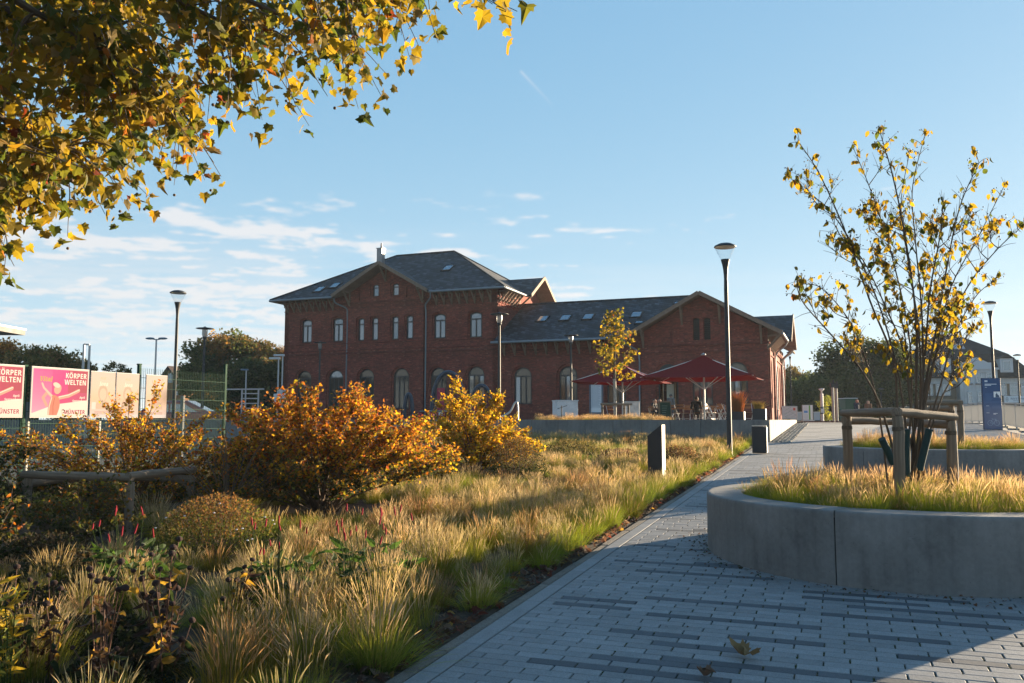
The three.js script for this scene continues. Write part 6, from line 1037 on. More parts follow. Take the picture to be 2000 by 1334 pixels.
{
  const base = V(4.02, PL1.top - 0.1, -8.75), S = (list, d0, d1) => list.map(([px, py], i) => at(px, py, lerp(8.75, lerp(d0, d1, (i + 1) / list.length), Math.min(1, (i + 1) / list.length))));
  const stems = [
    S([[1748, 720], [1700, 590], [1650, 450], [1598, 335], [1562, 280]], 8.6, 8.2), S([[1752, 720], [1695, 540], [1620, 410], [1568, 370], [1538, 342]], 9, 9.3), S([[1780, 700], [1742, 500], [1700, 370], [1668, 292]], 9, 9.5),
    S([[1790, 640], [1762, 430], [1740, 330], [1720, 262]], 8.6, 8.3), S([[1802, 640], [1788, 470], [1782, 370], [1806, 264]], 8.8, 9.0), S([[1796, 660], [1775, 520], [1760, 400], [1776, 300]], 9.1, 9.6),
    S([[1822, 680], [1846, 540], [1876, 400], [1912, 318]], 8.6, 8.5), S([[1826, 700], [1858, 560], [1912, 460], [1962, 362]], 8.9, 9.2), S([[1830, 690], [1890, 560], [1945, 490], [1998, 440]], 8.5, 8.0),
    S([[1722, 800], [1680, 720], [1620, 650], [1568, 590], [1556, 560]], 8.4, 8.0), S([[1716, 800], [1690, 700], [1655, 620], [1600, 560], [1578, 555]], 8.9, 8.7), S([[1835, 760], [1862, 660], [1905, 580], [1944, 545]], 8.9, 9.3), S([[1806, 700], [1818, 560], [1836, 460], [1842, 400]], 8.7, 8.4),
    S([[1768, 700], [1730, 600], [1680, 500], [1640, 470]], 8.5, 8.1), S([[1788, 720], [1800, 600], [1808, 500]], 9.2, 9.5), S([[1775, 760], [1768, 660], [1745, 560]], 8.5, 8.3), S([[1810, 760], [1832, 680], [1850, 620], [1858, 600]], 8.4, 8.2), S([[1838, 780], [1858, 740], [1886, 660], [1905, 640]], 9, 9.2),
  ];
  const t = multiStem('multi-stemmed young tree with yellow autumn leaves in the foreground planter', base, stems, { seed: 51, r: 0.0135, from: 0.4, leafy: 0.92, side: 4 });
  const sleeve = mat('dark teal mesh sleeve', [0.012, 0.05, 0.055], { roughness: 0.8, map: rep(T.grain, 0.2) });
  for (const [px0, py0, px1, py1] of [[1722, 857, 1745, 905], [1770, 838, 1771, 930], [1815, 838, 1796, 918]]) { const a = at(px0, py0, 8.55).sub(base), b = at(px1, py1, 8.62).sub(base); mesh('trunk_sleeve', tubeG([a, b], 0.036, 10), sleeve, t); }
  const base2 = V(8.1, PL2.top - 0.1, -16.6), S2 = (list) => list.map(([px, py], i) => at(px, py, 16.6 + (i % 2 ? 0.4 : -0.3)));
  multiStem('half-bare multi-stemmed tree in the planter behind', base2, [S2([[1812, 720], [1830, 640], [1850, 590]]), S2([[1800, 720], [1790, 650], [1770, 600]]), S2([[1818, 730], [1858, 680], [1895, 640]]), S2([[1796, 740], [1760, 680], [1735, 640]]), S2([[1806, 700], [1812, 640], [1815, 580]])], { seed: 52, r: 0.014, from: 0.35, leafy: 0.3, side: 6 });
}
// ---------- young tree on the terrace ----------
{
  const b = onGround(1201, 34.4, TERR), R = rng(91), top = at(1201, 602, 34.4).y - TERR, t = thing('young_tree', 'young terrace tree with a pale trunk and golden leaves', 'tree', b), wood = new MB(), leaves = [];
  wood.tube([V(0, -0.2, 0), V(0.02, 1, 0), V(0, 1.8, 0)], [0.062, 0.055, 0.05], 10);
  mesh('trunk_wrap', tubeG([V(0.005, 0, 0), V(0.02, 1, 0), V(0.0, 1.75, 0)], 0.064, 10), mat('whitewashed bark', [0.46, 0.44, 0.41], { map: rep(T.bark, 0.4) }), t);
  wood.tube([V(0, 1.8, 0), V(0.03, 3, 0), V(0, top, 0)], [0.045, 0.025, 0.006], 7);
  for (let i = 0; i < 30; i++) {
    const y = lerp(1.75, top * 0.96, Math.pow(i / 29, 0.85)), a = i * 2.4 + R.s(0.4), len = lerp(1.35, 0.25, (y - 1.75) / (top - 1.75)) * R.in(0.6, 1.1), e = V(Math.cos(a) * len, y + len * 0.28, Math.sin(a) * len), c = curvePts([V(0, y, 0), V(e.x * 0.5, y + len * 0.1, e.z * 0.5), e], 6);
    wood.tube(c, (q) => lerp(0.014, 0.003, q), 4);
    for (let j = 0; j < 26 * (0.5 + len * 0.6); j++) { const p = c[2 + Math.floor(R() * 4.99)].clone().add(V(R.s(0.17), R.s(0.13), R.s(0.17))), k = pickK(R, [34, 30, 8, 14, 14, 2, 0, 2]); leaves.push({ m: aim(p, V(R.s(0.8), -0.6 + R.s(0.5), R.s(0.8)), R() * 6.3, R.in(0.09, 0.15)), k, c: tint(k, R) }); }
  }
  wood.build('trunk', MAT.bark, t);
  planeLeaves.forEach((g, gi) => instanced('foliage', g, crownMat, leaves.filter((_, i) => i % 4 === gi), t));
}
logFrame('small log support round the young terrace tree', [[0.55, 0.45], [-0.5, 0.5], [0.5, -0.45]].map(([x, z]) => { const b = onGround(1198, 34.4, 0); return [b.x + x, b.z + z]; }), [[1, 0, 0, 0.15], [0, 2, 0, 0.1]], 0.045, 0.05, TERR, TERR + 0.72);

// ---------- shrubs ----------
function shrub(label, x, z, o) {
  const R = rng(o.seed), b = V(x, groundXZ(x, z), z), t = thing('shrub', label, 'shrub', b), wood = new MB(), L = [[], []];
  for (let i = 0; i < o.stems; i++) {
    const a = R() * 6.283, el = Math.acos(1 - R() * (o.flat ?? 0.85)), len = R.in(0.66, 1.08) * (R() < 0.16 ? 1.12 : 1), e = V(Math.cos(a) * Math.sin(el) * o.rx * len, Math.max(0.12, Math.cos(el) * o.h * len + o.lift * R()), Math.sin(a) * Math.sin(el) * o.rz * len), s = V(R.s(0.12), -0.05, R.s(0.12)), c = curvePts([s, V(e.x * 0.35, e.y * 0.5, e.z * 0.35), V(e.x * 0.75, e.y * 0.86, e.z * 0.75), e], 12);
    wood.tube(c, (q) => lerp(0.011, 0.002, q), 4);
    for (let k = 0; k < o.twigs; k++) {
      const ti = 4 + Math.floor(R() * 8.99), p = c[ti], d = c[Math.min(ti + 1, 12)].clone().sub(c[ti - 1]).normalize().add(V(R.s(0.9), R.in(-0.2, 0.9), R.s(0.9))).normalize(), tl = R.in(0.12, 0.34), q = p.clone().addScaledVector(d, tl), tw = [p, p.clone().lerp(q, 0.5).add(V(0, 0.015, 0)), q];
      wood.tube(tw, (u) => lerp(0.003, 0.0012, u), 3);
      for (let j = 0; j < o.leaves; j++) {
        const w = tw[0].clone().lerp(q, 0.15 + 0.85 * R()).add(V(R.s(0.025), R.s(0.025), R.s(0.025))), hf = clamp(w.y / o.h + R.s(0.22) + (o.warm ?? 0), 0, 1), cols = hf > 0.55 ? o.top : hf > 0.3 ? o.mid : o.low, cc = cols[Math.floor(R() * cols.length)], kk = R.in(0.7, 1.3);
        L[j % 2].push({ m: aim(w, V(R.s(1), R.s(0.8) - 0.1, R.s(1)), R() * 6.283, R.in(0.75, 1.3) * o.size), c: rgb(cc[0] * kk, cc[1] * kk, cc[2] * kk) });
      }
    }
  }
  wood.build('branches', MAT.twig, t);
  L.forEach((l, i) => instanced('foliage', small[i], crownMat, l, t));
  return t;
}
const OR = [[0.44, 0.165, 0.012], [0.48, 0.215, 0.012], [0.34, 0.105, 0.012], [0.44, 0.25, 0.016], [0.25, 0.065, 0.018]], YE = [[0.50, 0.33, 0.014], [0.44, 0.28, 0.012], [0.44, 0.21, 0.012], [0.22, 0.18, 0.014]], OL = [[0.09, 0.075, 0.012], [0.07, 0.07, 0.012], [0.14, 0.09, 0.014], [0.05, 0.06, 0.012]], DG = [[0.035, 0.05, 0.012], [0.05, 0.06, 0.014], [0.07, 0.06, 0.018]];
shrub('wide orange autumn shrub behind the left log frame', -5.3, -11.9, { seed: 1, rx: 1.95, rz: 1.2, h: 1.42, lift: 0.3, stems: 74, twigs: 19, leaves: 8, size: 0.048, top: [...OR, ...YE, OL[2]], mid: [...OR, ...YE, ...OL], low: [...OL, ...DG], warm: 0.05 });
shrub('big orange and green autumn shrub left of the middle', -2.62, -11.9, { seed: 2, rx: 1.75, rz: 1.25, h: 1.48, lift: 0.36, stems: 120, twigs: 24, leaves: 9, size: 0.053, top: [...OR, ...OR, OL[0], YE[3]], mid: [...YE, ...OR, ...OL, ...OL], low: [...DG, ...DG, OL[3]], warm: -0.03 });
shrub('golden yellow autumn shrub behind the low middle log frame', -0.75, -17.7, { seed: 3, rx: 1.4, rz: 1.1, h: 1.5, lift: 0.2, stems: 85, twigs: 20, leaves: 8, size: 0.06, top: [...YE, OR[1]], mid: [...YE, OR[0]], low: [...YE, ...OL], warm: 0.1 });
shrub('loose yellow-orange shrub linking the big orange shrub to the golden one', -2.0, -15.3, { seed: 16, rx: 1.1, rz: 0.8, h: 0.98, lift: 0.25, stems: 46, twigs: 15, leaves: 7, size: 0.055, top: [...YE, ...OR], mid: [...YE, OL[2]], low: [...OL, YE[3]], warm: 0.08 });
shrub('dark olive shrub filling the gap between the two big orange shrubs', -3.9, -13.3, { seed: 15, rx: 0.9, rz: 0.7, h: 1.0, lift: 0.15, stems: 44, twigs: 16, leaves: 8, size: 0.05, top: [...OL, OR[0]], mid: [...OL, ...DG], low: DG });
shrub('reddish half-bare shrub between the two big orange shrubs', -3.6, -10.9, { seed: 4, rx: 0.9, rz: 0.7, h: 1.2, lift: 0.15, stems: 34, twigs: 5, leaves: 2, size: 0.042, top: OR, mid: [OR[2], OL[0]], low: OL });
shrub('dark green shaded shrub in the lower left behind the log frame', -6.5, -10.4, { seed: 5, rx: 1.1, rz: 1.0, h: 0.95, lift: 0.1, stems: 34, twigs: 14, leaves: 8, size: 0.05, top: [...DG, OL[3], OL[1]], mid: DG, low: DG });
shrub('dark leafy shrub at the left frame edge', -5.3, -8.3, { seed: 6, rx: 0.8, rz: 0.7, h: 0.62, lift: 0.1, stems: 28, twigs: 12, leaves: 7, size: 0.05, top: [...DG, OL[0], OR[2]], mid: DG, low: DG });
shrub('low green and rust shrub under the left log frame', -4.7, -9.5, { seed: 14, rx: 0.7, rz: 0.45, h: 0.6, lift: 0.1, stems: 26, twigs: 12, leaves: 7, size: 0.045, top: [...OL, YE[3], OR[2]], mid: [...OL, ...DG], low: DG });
function mound(label, x, z, rx, rz, h, cols, seed, n, flowers = 0, size = 0.022) {   // a dense rounded perennial
  const R = rng(seed), b = V(x, groundXZ(x, z) - 0.02, z), t = thing('perennial_mound', label, 'shrub', b), L = [[], []], wood = new MB();
  for (let i = 0; i < 60; i++) { const a = R() * 6.283, r = Math.sqrt(R()) * 0.9, e = V(Math.cos(a) * r * rx, h * Math.sqrt(1 - r * r) * R.in(0.85, 1.02), Math.sin(a) * r * rz); wood.tube([V(e.x * 0.3, 0, e.z * 0.3), V(e.x * 0.8, e.y * 0.6, e.z * 0.8), e], (q) => lerp(0.004, 0.0015, q), 3); }
  wood.build('stems', MAT.twig, t);
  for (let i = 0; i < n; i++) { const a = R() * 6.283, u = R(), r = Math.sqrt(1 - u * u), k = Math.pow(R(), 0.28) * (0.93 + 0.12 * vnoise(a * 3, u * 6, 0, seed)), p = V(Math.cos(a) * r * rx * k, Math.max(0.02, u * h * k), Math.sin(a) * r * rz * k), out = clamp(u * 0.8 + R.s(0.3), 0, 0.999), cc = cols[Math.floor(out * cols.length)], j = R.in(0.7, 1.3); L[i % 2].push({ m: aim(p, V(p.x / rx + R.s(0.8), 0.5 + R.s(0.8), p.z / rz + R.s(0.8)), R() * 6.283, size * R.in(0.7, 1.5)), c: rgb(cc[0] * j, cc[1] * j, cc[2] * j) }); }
  L.forEach((l, i) => instanced('foliage', small[i], crownMat, l, t));
  for (let i = 0; i < flowers; i++) { const a = R.in(-0.6, 3.6), u = R.in(0.25, 0.85), r = Math.sqrt(1 - u * u) * 1.04, g = new THREE.SphereGeometry(0.013, 8, 5).scale(1, 0.5, 1); mesh('flower', g, mat('white blossom', [0.66, 0.64, 0.66]), t).position.set(Math.cos(a) * r * rx, u * h * 1.05, Math.sin(a) * r * rz); }
}
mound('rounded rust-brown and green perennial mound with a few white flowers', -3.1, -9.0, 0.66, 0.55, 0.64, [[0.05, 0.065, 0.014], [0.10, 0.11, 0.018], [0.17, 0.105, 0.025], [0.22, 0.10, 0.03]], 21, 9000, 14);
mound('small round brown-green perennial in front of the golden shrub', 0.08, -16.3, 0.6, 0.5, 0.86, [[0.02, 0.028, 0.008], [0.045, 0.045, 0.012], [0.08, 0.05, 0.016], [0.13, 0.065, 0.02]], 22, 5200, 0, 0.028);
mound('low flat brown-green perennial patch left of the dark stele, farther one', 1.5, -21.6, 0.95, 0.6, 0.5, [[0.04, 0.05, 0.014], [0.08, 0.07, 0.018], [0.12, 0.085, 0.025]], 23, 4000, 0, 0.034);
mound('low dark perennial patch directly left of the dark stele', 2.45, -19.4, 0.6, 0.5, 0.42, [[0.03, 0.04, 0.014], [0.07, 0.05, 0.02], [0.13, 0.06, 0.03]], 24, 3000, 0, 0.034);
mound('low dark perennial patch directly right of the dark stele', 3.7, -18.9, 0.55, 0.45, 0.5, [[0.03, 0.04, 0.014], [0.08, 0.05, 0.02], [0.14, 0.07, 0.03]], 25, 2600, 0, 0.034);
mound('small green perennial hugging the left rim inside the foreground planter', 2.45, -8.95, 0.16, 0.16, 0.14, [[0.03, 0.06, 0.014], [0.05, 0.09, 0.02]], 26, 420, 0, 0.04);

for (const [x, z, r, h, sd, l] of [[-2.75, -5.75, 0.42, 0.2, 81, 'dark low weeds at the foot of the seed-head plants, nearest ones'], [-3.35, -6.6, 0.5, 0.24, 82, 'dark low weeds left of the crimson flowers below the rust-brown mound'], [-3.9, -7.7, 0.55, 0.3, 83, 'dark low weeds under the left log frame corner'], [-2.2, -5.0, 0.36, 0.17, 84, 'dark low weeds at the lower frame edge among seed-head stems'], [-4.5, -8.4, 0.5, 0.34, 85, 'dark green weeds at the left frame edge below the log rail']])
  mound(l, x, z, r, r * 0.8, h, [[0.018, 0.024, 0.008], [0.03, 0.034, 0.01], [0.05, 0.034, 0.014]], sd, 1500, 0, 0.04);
// ---------- flowers ----------
const spikeMat = mat('crimson flower spike', [0.26, 0.004, 0.016], { roughness: 0.9 }), herb = leafMat('herb leaf', [0.04, 0.07, 0.014]);
const broad = leafGeo([[0, 0], [0.16, 0.12], [0.2, 0.4], [0.12, 0.75], [0, 1]], [0, 0.45], 0.7, 0.3);
function persicaria(label, x, z, r, n, seed, hs = 1) {
  const R = rng(seed), t = thing('persicaria', label, 'flower', V(x, groundXZ(x, z), z)), stem = new MB(), lf = [];
  for (let i = 0; i < 90; i++) { const a = R() * 6.283, q = Math.sqrt(R()) * r, p = V(Math.cos(a) * q, R.in(0.08, 0.38) * hs, Math.sin(a) * q); const j = R.in(0.7, 1.5); lf.push({ m: aim(p, V(Math.cos(a) + R.s(0.6), R.in(-0.4, 0.5), Math.sin(a) + R.s(0.6)), R() * 6.3, R.in(0.08, 0.15)), c: rgb(0.035 * j, 0.065 * j, 0.011 * j) }); }
  for (let i = 0; i < n; i++) {
    const a = R() * 6.283, q = Math.sqrt(R()) * r, h = R.in(0.42, 0.66) * hs, b = V(Math.cos(a) * q * 0.6, 0, Math.sin(a) * q * 0.6), e = V(Math.cos(a) * q, h, Math.sin(a) * q), d = V(R.s(0.25), 1, R.s(0.25)).normalize(), len = R.in(0.05, 0.085);
    stem.tube([b, b.clone().lerp(e, 0.6).add(V(0, 0.05, 0)), e], 0.0028, 4);
    mesh('flower_spike', tubeG([0, 0.15, 0.4, 0.7, 0.9, 1].map((u) => e.clone().addScaledVector(d, u * len)), [0.003, 0.0062, 0.007, 0.006, 0.0045, 0.0015], 7), spikeMat, t);
  }
  stem.build('stems', herb, t); instanced('foliage', broad, crownMat, lf, t);
}
persicaria('largest clump of crimson flower spikes in the grass', -1.12, -7.0, 0.34, 19, 31, 1.05);
persicaria('small clump of crimson flower spikes left of the largest clump', -1.78, -6.6, 0.26, 11, 32);
persicaria('sparse crimson flower spikes at the foot of the rust-brown mound', -3.1, -7.1, 0.34, 9, 33, 1.05);
const headMat = mat('dried seed head', [0.035, 0.016, 0.012], { roughness: 1, bumpMap: rep(T.fine, 0.02), bumpScale: 0.003 });
function seedPlant(label, heads, seed, d) {   // heads: [px, py] sight lines of the dried heads at about d metres
  const R = rng(seed), hs = heads.map(([px, py]) => at(px, py, d + R.s(0.35))), cx = hs.reduce((a, h) => a + h.x, 0) / hs.length, cz = hs.reduce((a, h) => a + h.z, 0) / hs.length, b = V(cx, groundXZ(cx, cz), cz), t = thing('seed_head_plant', label, 'plant', b), stem = new MB(), lf = [];
  for (const h of hs) {
    const e = h.clone().sub(b), s = V(e.x * 0.12, 0, e.z * 0.12), c = curvePts([s, V(lerp(s.x, e.x, 0.5) + R.s(0.02), e.y * 0.55, lerp(s.z, e.z, 0.5)), e], 8);
    stem.tube(c, (q) => lerp(0.0042, 0.0024, q), 5);
    const k = R.in(0.8, 1.2); mesh('seed_head', lathe([[0, -0.010], [0.012, -0.009], [0.0185, 0.0], [0.017, 0.009], [0.009, 0.016], [0, 0.018]].map(([r, y]) => [r * k * (1 + R.s(0.06)), y * k]), 9).applyMatrix4(M4(e.x, e.y, e.z, R.s(0.5), 0, R.s(0.5))), headMat, t);
    for (let j = 0; j < 9; j++) { const p = c[1 + Math.floor(R() * 5.99)].clone(), g = R(), j2 = R.in(0.6, 1.3), cc = g < 0.4 ? [0.045, 0.025, 0.018] : g < 0.65 ? [0.34, 0.19, 0.02] : g < 0.85 ? [0.08, 0.04, 0.014] : [0.03, 0.045, 0.012]; lf.push({ m: aim(p, V(R.s(1), R.in(-0.9, 0.35), R.s(1)), R() * 6.3, R.in(0.05, 0.115)), c: rgb(cc[0] * j2, cc[1] * j2, cc[2] * j2) }); }
  }
  stem.build('stems', mat('reddish stem', [0.11, 0.05, 0.03], { roughness: 0.8 }), t); instanced('foliage', broad, crownMat, lf, t);
}
seedPlant('dried seed-head plant at the left frame edge', [[33, 1108], [58, 1133], [70, 1140], [30, 1192], [22, 1236], [34, 1226], [60, 1205], [12, 1180]], 41, 4.9);
seedPlant('dried seed-head plant with one tall head, second from the left edge', [[95, 1124], [105, 1140], [118, 1150], [130, 1215], [90, 1180]], 42, 5.0);
seedPlant('dried seed-head plant with dark heads and yellowing leaves', [[175, 1112], [178, 1126], [206, 1131], [217, 1133], [191, 1136], [237, 1097], [244, 1149], [232, 1152], [142, 1266], [228, 1268], [180, 1300]], 43, 4.8);
seedPlant('tall leaning dried seed-head plant beside the pale grass', [[350, 1054], [338, 1070], [336, 1082], [296, 1084], [260, 1115], [278, 1119], [277, 1131], [371, 1110], [313, 1112], [334, 1129], [329, 1144]], 44, 5.2);
seedPlant('low dense dried seed-head plant below the tall leaning one', [[305, 1140], [297, 1158], [306, 1163], [337, 1180], [295, 1176], [318, 1194], [318, 1232], [355, 1250], [375, 1212], [346, 1150]], 45, 5.0);
seedPlant('small dried seed-head plant in the middle of the pale grass', [[493, 1094], [478, 1108], [475, 1120], [490, 1114], [446, 1133], [463, 1133], [442, 1155], [436, 1170], [476, 1150], [470, 1155], [487, 1152]], 46, 6.3);
// yellowing leafy stem
{ const R = rng(61), x = -2.72, z = -4.75, t = thing('leafy_stem', 'yellowing willow-leaved stem in the lower left corner', 'plant', V(x, groundXZ(x, z), z)), s = new MB(), lf = [];
  for (let i = 0; i < 5; i++) { const e = V(R.s(0.14), R.in(0.34, 0.62), R.s(0.14)), c = curvePts([V(e.x * 0.2, 0, e.z * 0.2), V(e.x * 0.5, e.y * 0.6, e.z * 0.5), e], 10); s.tube(c, 0.0035, 5); for (let j = 2; j < 11; j++) for (let k = 0; k < 3; k++) { const a = R() * 6.283, y = R(), cc = y < 0.6 ? [0.40, 0.27, 0.02] : [0.14, 0.16, 0.025], q = R.in(0.8, 1.2); lf.push({ m: aim(c[j], V(Math.cos(a), R.in(0.0, 0.9), Math.sin(a)), R() * 6.3, R.in(0.07, 0.12)), c: rgb(cc[0] * q, cc[1] * q, cc[2] * q) }); } }
  s.build('stems', herb, t); instanced('foliage', leafGeo([[0, 0], [0.09, 0.2], [0.1, 0.5], [0.05, 0.8], [0, 1]], [0, 0.5], 0.5, 0.4), crownMat, lf, t); }

// ---------- fallen leaves ----------
{
  const R = rng(71), L = [[], []];
  for (let i = 0; i < 2600; i++) { const q = R.in(2.5, 24), p = -2.47 - Math.pow(R(), 1.6) * 0.55, w = PQ(p, q, groundPQ(p, q) + R.in(0.0, 0.035)), k = R(), c = k < 0.62 ? [0.10, 0.05, 0.03] : k < 0.76 ? [0.15, 0.04, 0.025] : k < 0.95 ? [0.20, 0.135, 0.085] : [0.34, 0.2, 0.04], j = R.in(0.6, 1.3); L[i % 2].push({ m: M4(w.x, w.y, w.z, -Math.PI / 2 + R.s(0.8), R.s(0.8), R() * 6.3, R.in(0.035, 0.085)), c: rgb(c[0] * j, c[1] * j, c[2] * j) }); }
  const t = new THREE.Group(); t.name = 'fallen_leaves'; scene.add(t); tag(t, 'red-brown fallen leaves lying along the kerb of the bed', 'fallen leaves', null, 'stuff');
  L.forEach((l, i) => instanced('leaves', i ? planeLeaves[1] : ovate[1], crownMat, l, t));
  const S = []; for (let i = 0; i < 260; i++) { const a = R.in(2.4, 5.2), rr = PL1.R + 0.03 + Math.pow(R(), 2) * 0.3, x = PL1.x + Math.cos(a) * rr, z = PL1.z - Math.sin(a) * rr, c = R() < 0.6 ? [0.12, 0.055, 0.03] : [0.06, 0.07, 0.02], j = R.in(0.6, 1.3); S.push({ m: M4(x, groundXZ(x, z) + 0.012, z, -Math.PI / 2 + R.s(0.5), R.s(0.5), R() * 6.3, R.in(0.015, 0.045)), c: rgb(c[0] * j, c[1] * j, c[2] * j) }); }
  for (let i = 0; i < 240; i++) { const w = PQ(R.in(-2.1, 2.8), R.in(4.3, 20), 0), j = R.in(0.5, 1.1); w.y = groundXZ(w.x, w.z) + 0.006; if (Math.hypot(w.x - PL1.x, w.z - PL1.z) < PL1.R) continue; S.push({ m: M4(w.x, w.y, w.z, -Math.PI / 2 + R.s(0.3), R.s(0.3), R() * 6.3, R.in(0.008, 0.022)), c: rgb(0.09 * j, 0.06 * j, 0.035 * j) }); }
  const t2 = new THREE.Group(); t2.name = 'leaf_litter'; scene.add(t2); tag(t2, 'small leaf crumbs on the path and round the foot of the planter', 'leaf litter', null, 'stuff'); instanced('crumbs', ovate[1], crownMat, S, t2);
}
for (const [px, py, s, ry, cc, label] of [[1443, 1282, 0.13, 0.6, [0.22, 0.14, 0.065], 'curled tan fallen leaf lying on the shaded paving, the larger of two'], [1372, 1320, 0.09, 2.1, [0.15, 0.09, 0.06], 'small brown fallen leaf lying on the paving near the lower frame edge']]) {
  const d = px > 1400 ? 5.28 : 4.93, w = onGround(px, d), t = thing('fallen_leaf', label, 'leaf', w.add(V(0, 0.004, 0)), ry), m = leafMat('dry leaf', cc, { transmission: 0.2 });
  mesh('blade', leafGeo(PLANE, [0, 0.34], -0.9, 0.75, 0.35).applyMatrix4(M4(0, 0.012, 0, -Math.PI / 2 + 0.15, 0, 0, s)), m, t);
  mesh('blade', leafGeo(PLANE, [0, 0.34], 0.6, 0.9, 0.3).applyMatrix4(M4(0.05, 0.016, 0.02, -Math.PI / 2 - 0.2, 0.5, 1.9, s * 0.85)), m, t);
}
// ---------- people ----------
function personBody(joints, bones, cell = 0.018) {   // tapered capsules joined by a smooth minimum and meshed as one surface; colours follow the nearest bone
  const J = joints, lo = V(1e9, 1e9, 1e9), hi = V(-1e9, -1e9, -1e9);
  for (const k in J) { lo.min(V(...J[k])); hi.max(V(...J[k])); }
  lo.subScalar(0.22); hi.addScalar(0.22);
  const ext = Math.max(hi.x - lo.x, hi.y - lo.y, hi.z - lo.z), n = Math.ceil(ext / cell), c = lo.clone().add(hi).multiplyScalar(0.5), half = ext / 2;
  const B = bones.map(([a, b, ra, rb, col]) => { const A = V(...J[a]), D = V(...J[b]).sub(A); return { A, D, l: Math.max(D.lengthSq(), 1e-9), ra, rb, col }; }), v = V(0, 0, 0);
  const dist = (p, b) => { v.copy(p).sub(b.A); const t = clamp(v.dot(b.D) / b.l, 0, 1); return v.addScaledVector(b.D, -t).length() - lerp(b.ra, b.rb, t); };
  const mc = new MarchingCubes(n, new THREE.MeshBasicMaterial(), false, false, 120000); mc.isolation = 0;
  const p = V(0, 0, 0), hs = n / 2;
  for (let z = 0; z < n; z++) for (let y = 0; y < n; y++) for (let x = 0; x < n; x++) {
    p.set((x - hs) / hs * half + c.x, (y - hs) / hs * half + c.y, (z - hs) / hs * half + c.z);
    let s = 0; for (const b of B) { const d = dist(p, b); s += Math.exp(-d * 55); }
    mc.field[x + y * n + z * n * n] = Math.log(Math.max(s, 1e-30)) / 55;
  }
  mc.update();
  const cnt = mc.count, pos = new Float32Array(cnt * 3), nor = new Float32Array(cnt * 3), col = new Float32Array(cnt * 3);
  for (let i = 0; i < cnt; i++) {
    for (let k = 0; k < 3; k++) { pos[i * 3 + k] = mc.positionArray[i * 3 + k] * half + c.getComponent(k); nor[i * 3 + k] = mc.normalArray[i * 3 + k]; }
    p.set(pos[i * 3], pos[i * 3 + 1], pos[i * 3 + 2]); let best = 1e9, q = null; for (const b of B) { const d = dist(p, b); if (d < best) { best = d; q = b.col; } } col.set(q, i * 3);
  }
  const g = new THREE.BufferGeometry(); g.setAttribute('position', new THREE.BufferAttribute(pos, 3)); g.setAttribute('normal', new THREE.BufferAttribute(nor, 3)); g.setAttribute('color', new THREE.BufferAttribute(col, 3)); return g;
}
const clothMat = mat('clothing and skin', [1, 1, 1], { vertexColors: true, roughness: 0.85 });
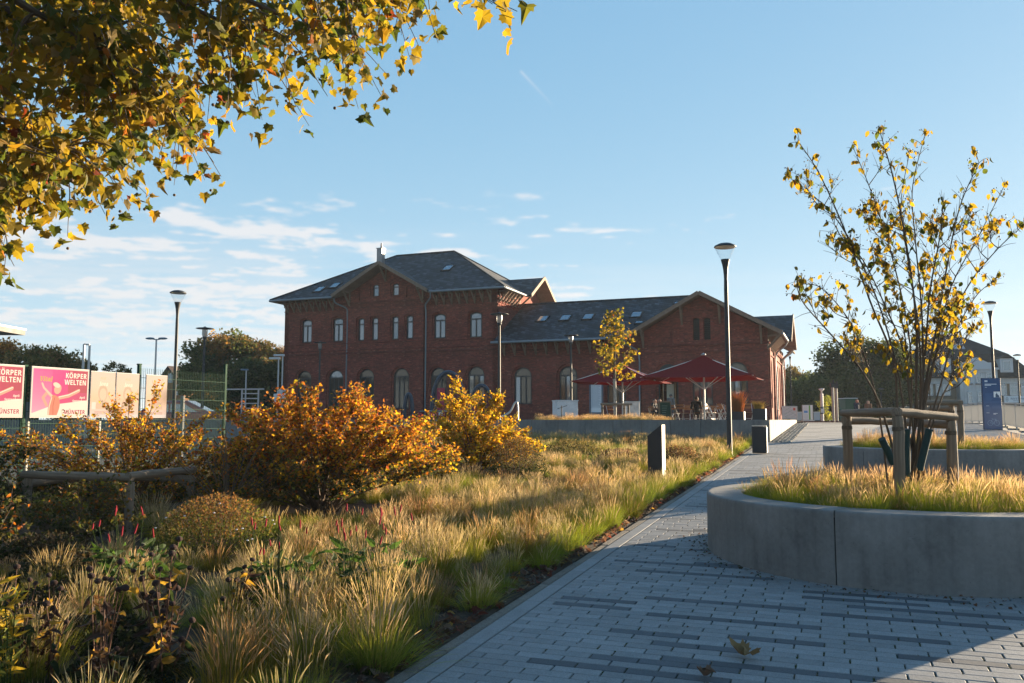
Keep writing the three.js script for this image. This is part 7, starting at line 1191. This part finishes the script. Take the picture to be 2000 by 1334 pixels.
function person(label, pos, turn, pose, c) {   // faces local +z
  const t = thing('person', label, 'person', pos, turn), skin = c.skin ?? [0.42, 0.24, 0.17], s = pose === 'sit', w = pose === 'walk';
  const hip = s ? 0.47 : 0.93, lx = 0.095, sh = hip + 0.5, J = {
    pelvis: [0, hip, 0], chest: [0, hip + 0.3, 0.01], neck: [0, hip + 0.55, 0.015], head: [0, hip + 0.69, 0.03], chin: [0, hip + 0.61, 0.06], nose: [0, hip + 0.67, 0.125],
    sl: [0.19, sh, 0], sr: [-0.19, sh, 0], hl: [lx, hip, 0], hr: [-lx, hip, 0],
  };
  Object.assign(J, s ? { kl: [0.11, 0.48, 0.42], kr: [-0.11, 0.48, 0.42], al: [0.12, 0.09, 0.4], ar: [-0.12, 0.09, 0.36], tl: [0.13, 0.04, 0.56], tr: [-0.13, 0.04, 0.52], el: [0.25, hip + 0.24, 0.08], er: [-0.25, hip + 0.24, 0.08], wl: [0.14, hip + 0.24, 0.31], wr: [-0.14, hip + 0.24, 0.31] }
    : w ? { kl: [0.1, 0.5, 0.16], kr: [-0.1, 0.49, -0.04], al: [0.1, 0.09, 0.2], ar: [-0.1, 0.13, -0.3], tl: [0.1, 0.05, 0.36], tr: [-0.1, 0.04, -0.17], el: [0.25, hip + 0.2, -0.1], er: [-0.25, hip + 0.2, 0.05], wl: [0.24, hip - 0.03, -0.08], wr: [-0.23, hip, 0.2] }
      : { kl: [0.1, 0.5, 0.02], kr: [-0.1, 0.5, 0.02], al: [0.11, 0.08, -0.01], ar: [-0.11, 0.08, -0.01], tl: [0.13, 0.04, 0.15], tr: [-0.13, 0.04, 0.15], el: [0.25, hip + 0.2, -0.03], er: [-0.25, hip + 0.2, -0.03], wl: [0.22, hip - 0.04, 0.1], wr: [-0.22, hip - 0.04, 0.1] });
  const shoe = [0.03, 0.03, 0.032];
  const bones = [['pelvis', 'chest', 0.125, 0.135, c.top], ['chest', 'neck', 0.125, 0.055, c.top], ['sl', 'sr', 0.07, 0.07, c.top], ['neck', 'chin', 0.052, 0.05, skin], ['head', 'head', 0.098, 0.098, skin], ['chin', 'head', 0.06, 0.09, skin], ['head', 'nose', 0.05, 0.012, skin],
    ['hl', 'hr', 0.115, 0.115, c.legs]];
  for (const k of ['l', 'r']) bones.push(['s' + k, 'e' + k, 0.062, 0.05, c.top], ['e' + k, 'w' + k, 0.05, 0.033, c.top], ['h' + k, 'k' + k, 0.092, 0.064, c.legs], ['k' + k, 'a' + k, 0.06, 0.042, c.legs], ['a' + k, 't' + k, 0.045, 0.035, shoe]);
  const body = personBody(J, bones), parts = [body], tubeCol = (g, col) => { g = g.toNonIndexed(); g.deleteAttribute('uv'); const n = g.attributes.position.count, a = new Float32Array(n * 3); for (let i = 0; i < n; i++) a.set(col, i * 3); g.setAttribute('color', new THREE.BufferAttribute(a, 3)); return g; };
  for (const k of ['l', 'r']) {   // palm, four fingers and a thumb
    const W = V(...J['w' + k]), d = W.clone().sub(V(...J['e' + k])).normalize(), sgn = k === 'l' ? 1 : -1, side = V(0, 0, 0).crossVectors(d, V(sgn, 0, 0)).normalize(), palm = W.clone().addScaledVector(d, 0.085);
    parts.push(tubeCol(tubeG([W, W.clone().addScaledVector(d, 0.045), palm], [0.03, 0.04, 0.034], 8), skin));
    [[-0.03, 0.065], [-0.01, 0.078], [0.01, 0.073], [0.03, 0.058]].forEach(([off, len]) => { const b = palm.clone().addScaledVector(side, off).addScaledVector(d, -0.012), in1 = V(-sgn * 0.02, -0.01, 0); parts.push(tubeCol(tubeG([b, b.clone().addScaledVector(d, len * 0.55), b.clone().addScaledVector(d, len).add(in1)], [0.0095, 0.009, 0.0065], 6), skin)); });
    const tb = W.clone().addScaledVector(d, 0.03).addScaledVector(side, 0.03); parts.push(tubeCol(tubeG([tb, tb.clone().addScaledVector(side, 0.03).addScaledVector(d, 0.025), tb.clone().addScaledVector(side, 0.035).addScaledVector(d, 0.055)], [0.013, 0.011, 0.008], 6), skin));
  }
  mesh('body', mergeGeometries(parts.map((g) => { const f = g.index ? g.toNonIndexed() : g; if (f.attributes.uv) f.deleteAttribute('uv'); return f; })), clothMat, t);
  const H = V(...J.head);
  mesh('hair', new THREE.SphereGeometry(0.108, 18, 12, 0, Math.PI * 2, 0, c.long ? 2.1 : 1.65).scale(0.95, 1.05, 1.02).applyMatrix4(M4(H.x, H.y + 0.018, H.z - 0.018, -0.5)), mat('hair', c.hair ?? [0.05, 0.03, 0.02], { roughness: 0.8 }), t);
  for (const sx of [-1, 1]) { mesh('eye', new THREE.SphereGeometry(0.011, 8, 6).translate(H.x + sx * 0.034, H.y + 0.006, H.z + 0.092), MAT.black, t); mesh('ear', new THREE.SphereGeometry(0.028, 8, 6).scale(0.35, 1, 0.7).translate(H.x + sx * 0.1, H.y, H.z - 0.005), mat('skin', skin), t); }
  mesh('mouth', new THREE.SphereGeometry(0.018, 8, 5).scale(1, 0.3, 0.4).translate(H.x, H.y - 0.052, H.z + 0.1), mat('lips', [0.28, 0.11, 0.09]), t);
  return t;
}
person('person in a black jacket sitting on a slatted chair with the back towards us', onGround(1361, 43.2, TERR), Math.PI - 0.15, 'sit', { top: [0.015, 0.015, 0.018], legs: [0.02, 0.022, 0.03], hair: [0.07, 0.05, 0.035] });
person('person in a grey-brown jacket standing at the open station door', onGround(1311, 54.2, TERR), Math.PI - 0.6, 'stand', { top: [0.15, 0.14, 0.135], legs: [0.06, 0.06, 0.07], hair: [0.10, 0.085, 0.07] });
person('person in dark clothes sitting in the shade, left one of two by the green board', onGround(1278, 48.0, TERR), 0.9, 'sit', { top: [0.025, 0.022, 0.025], legs: [0.02, 0.02, 0.025], hair: [0.06, 0.03, 0.02], long: true });
person('person in dark clothes sitting in the shade, right one of two by the green board', onGround(1289, 48.6, TERR), -0.7, 'sit', { top: [0.03, 0.028, 0.03], legs: [0.02, 0.02, 0.025], hair: [0.12, 0.08, 0.05], long: true });
person('person in a dark blue jacket walking towards us on the plaza', onGround(1675, 66, 1.43), 0.25, 'walk', { top: [0.02, 0.025, 0.05], legs: [0.04, 0.045, 0.06], hair: [0.16, 0.06, 0.04], skin: [0.45, 0.2, 0.14] });
person('person in a brown coat on the plaza right of the walker in blue', onGround(1697, 70, 1.43), -0.3, 'walk', { top: [0.16, 0.075, 0.04], legs: [0.05, 0.045, 0.045], hair: [0.20, 0.12, 0.06] });
chairAt(1278, 48.0, 0.9, 'slatted chair under the left one of the two shaded persons'); chairAt(1289, 48.6, -0.7, 'slatted chair under the right one of the two shaded persons');
scene.fog = new THREE.FogExp2(new THREE.Color().setRGB(0.62, 0.72, 0.80), 0.0003);
renderer.render(scene, camera);
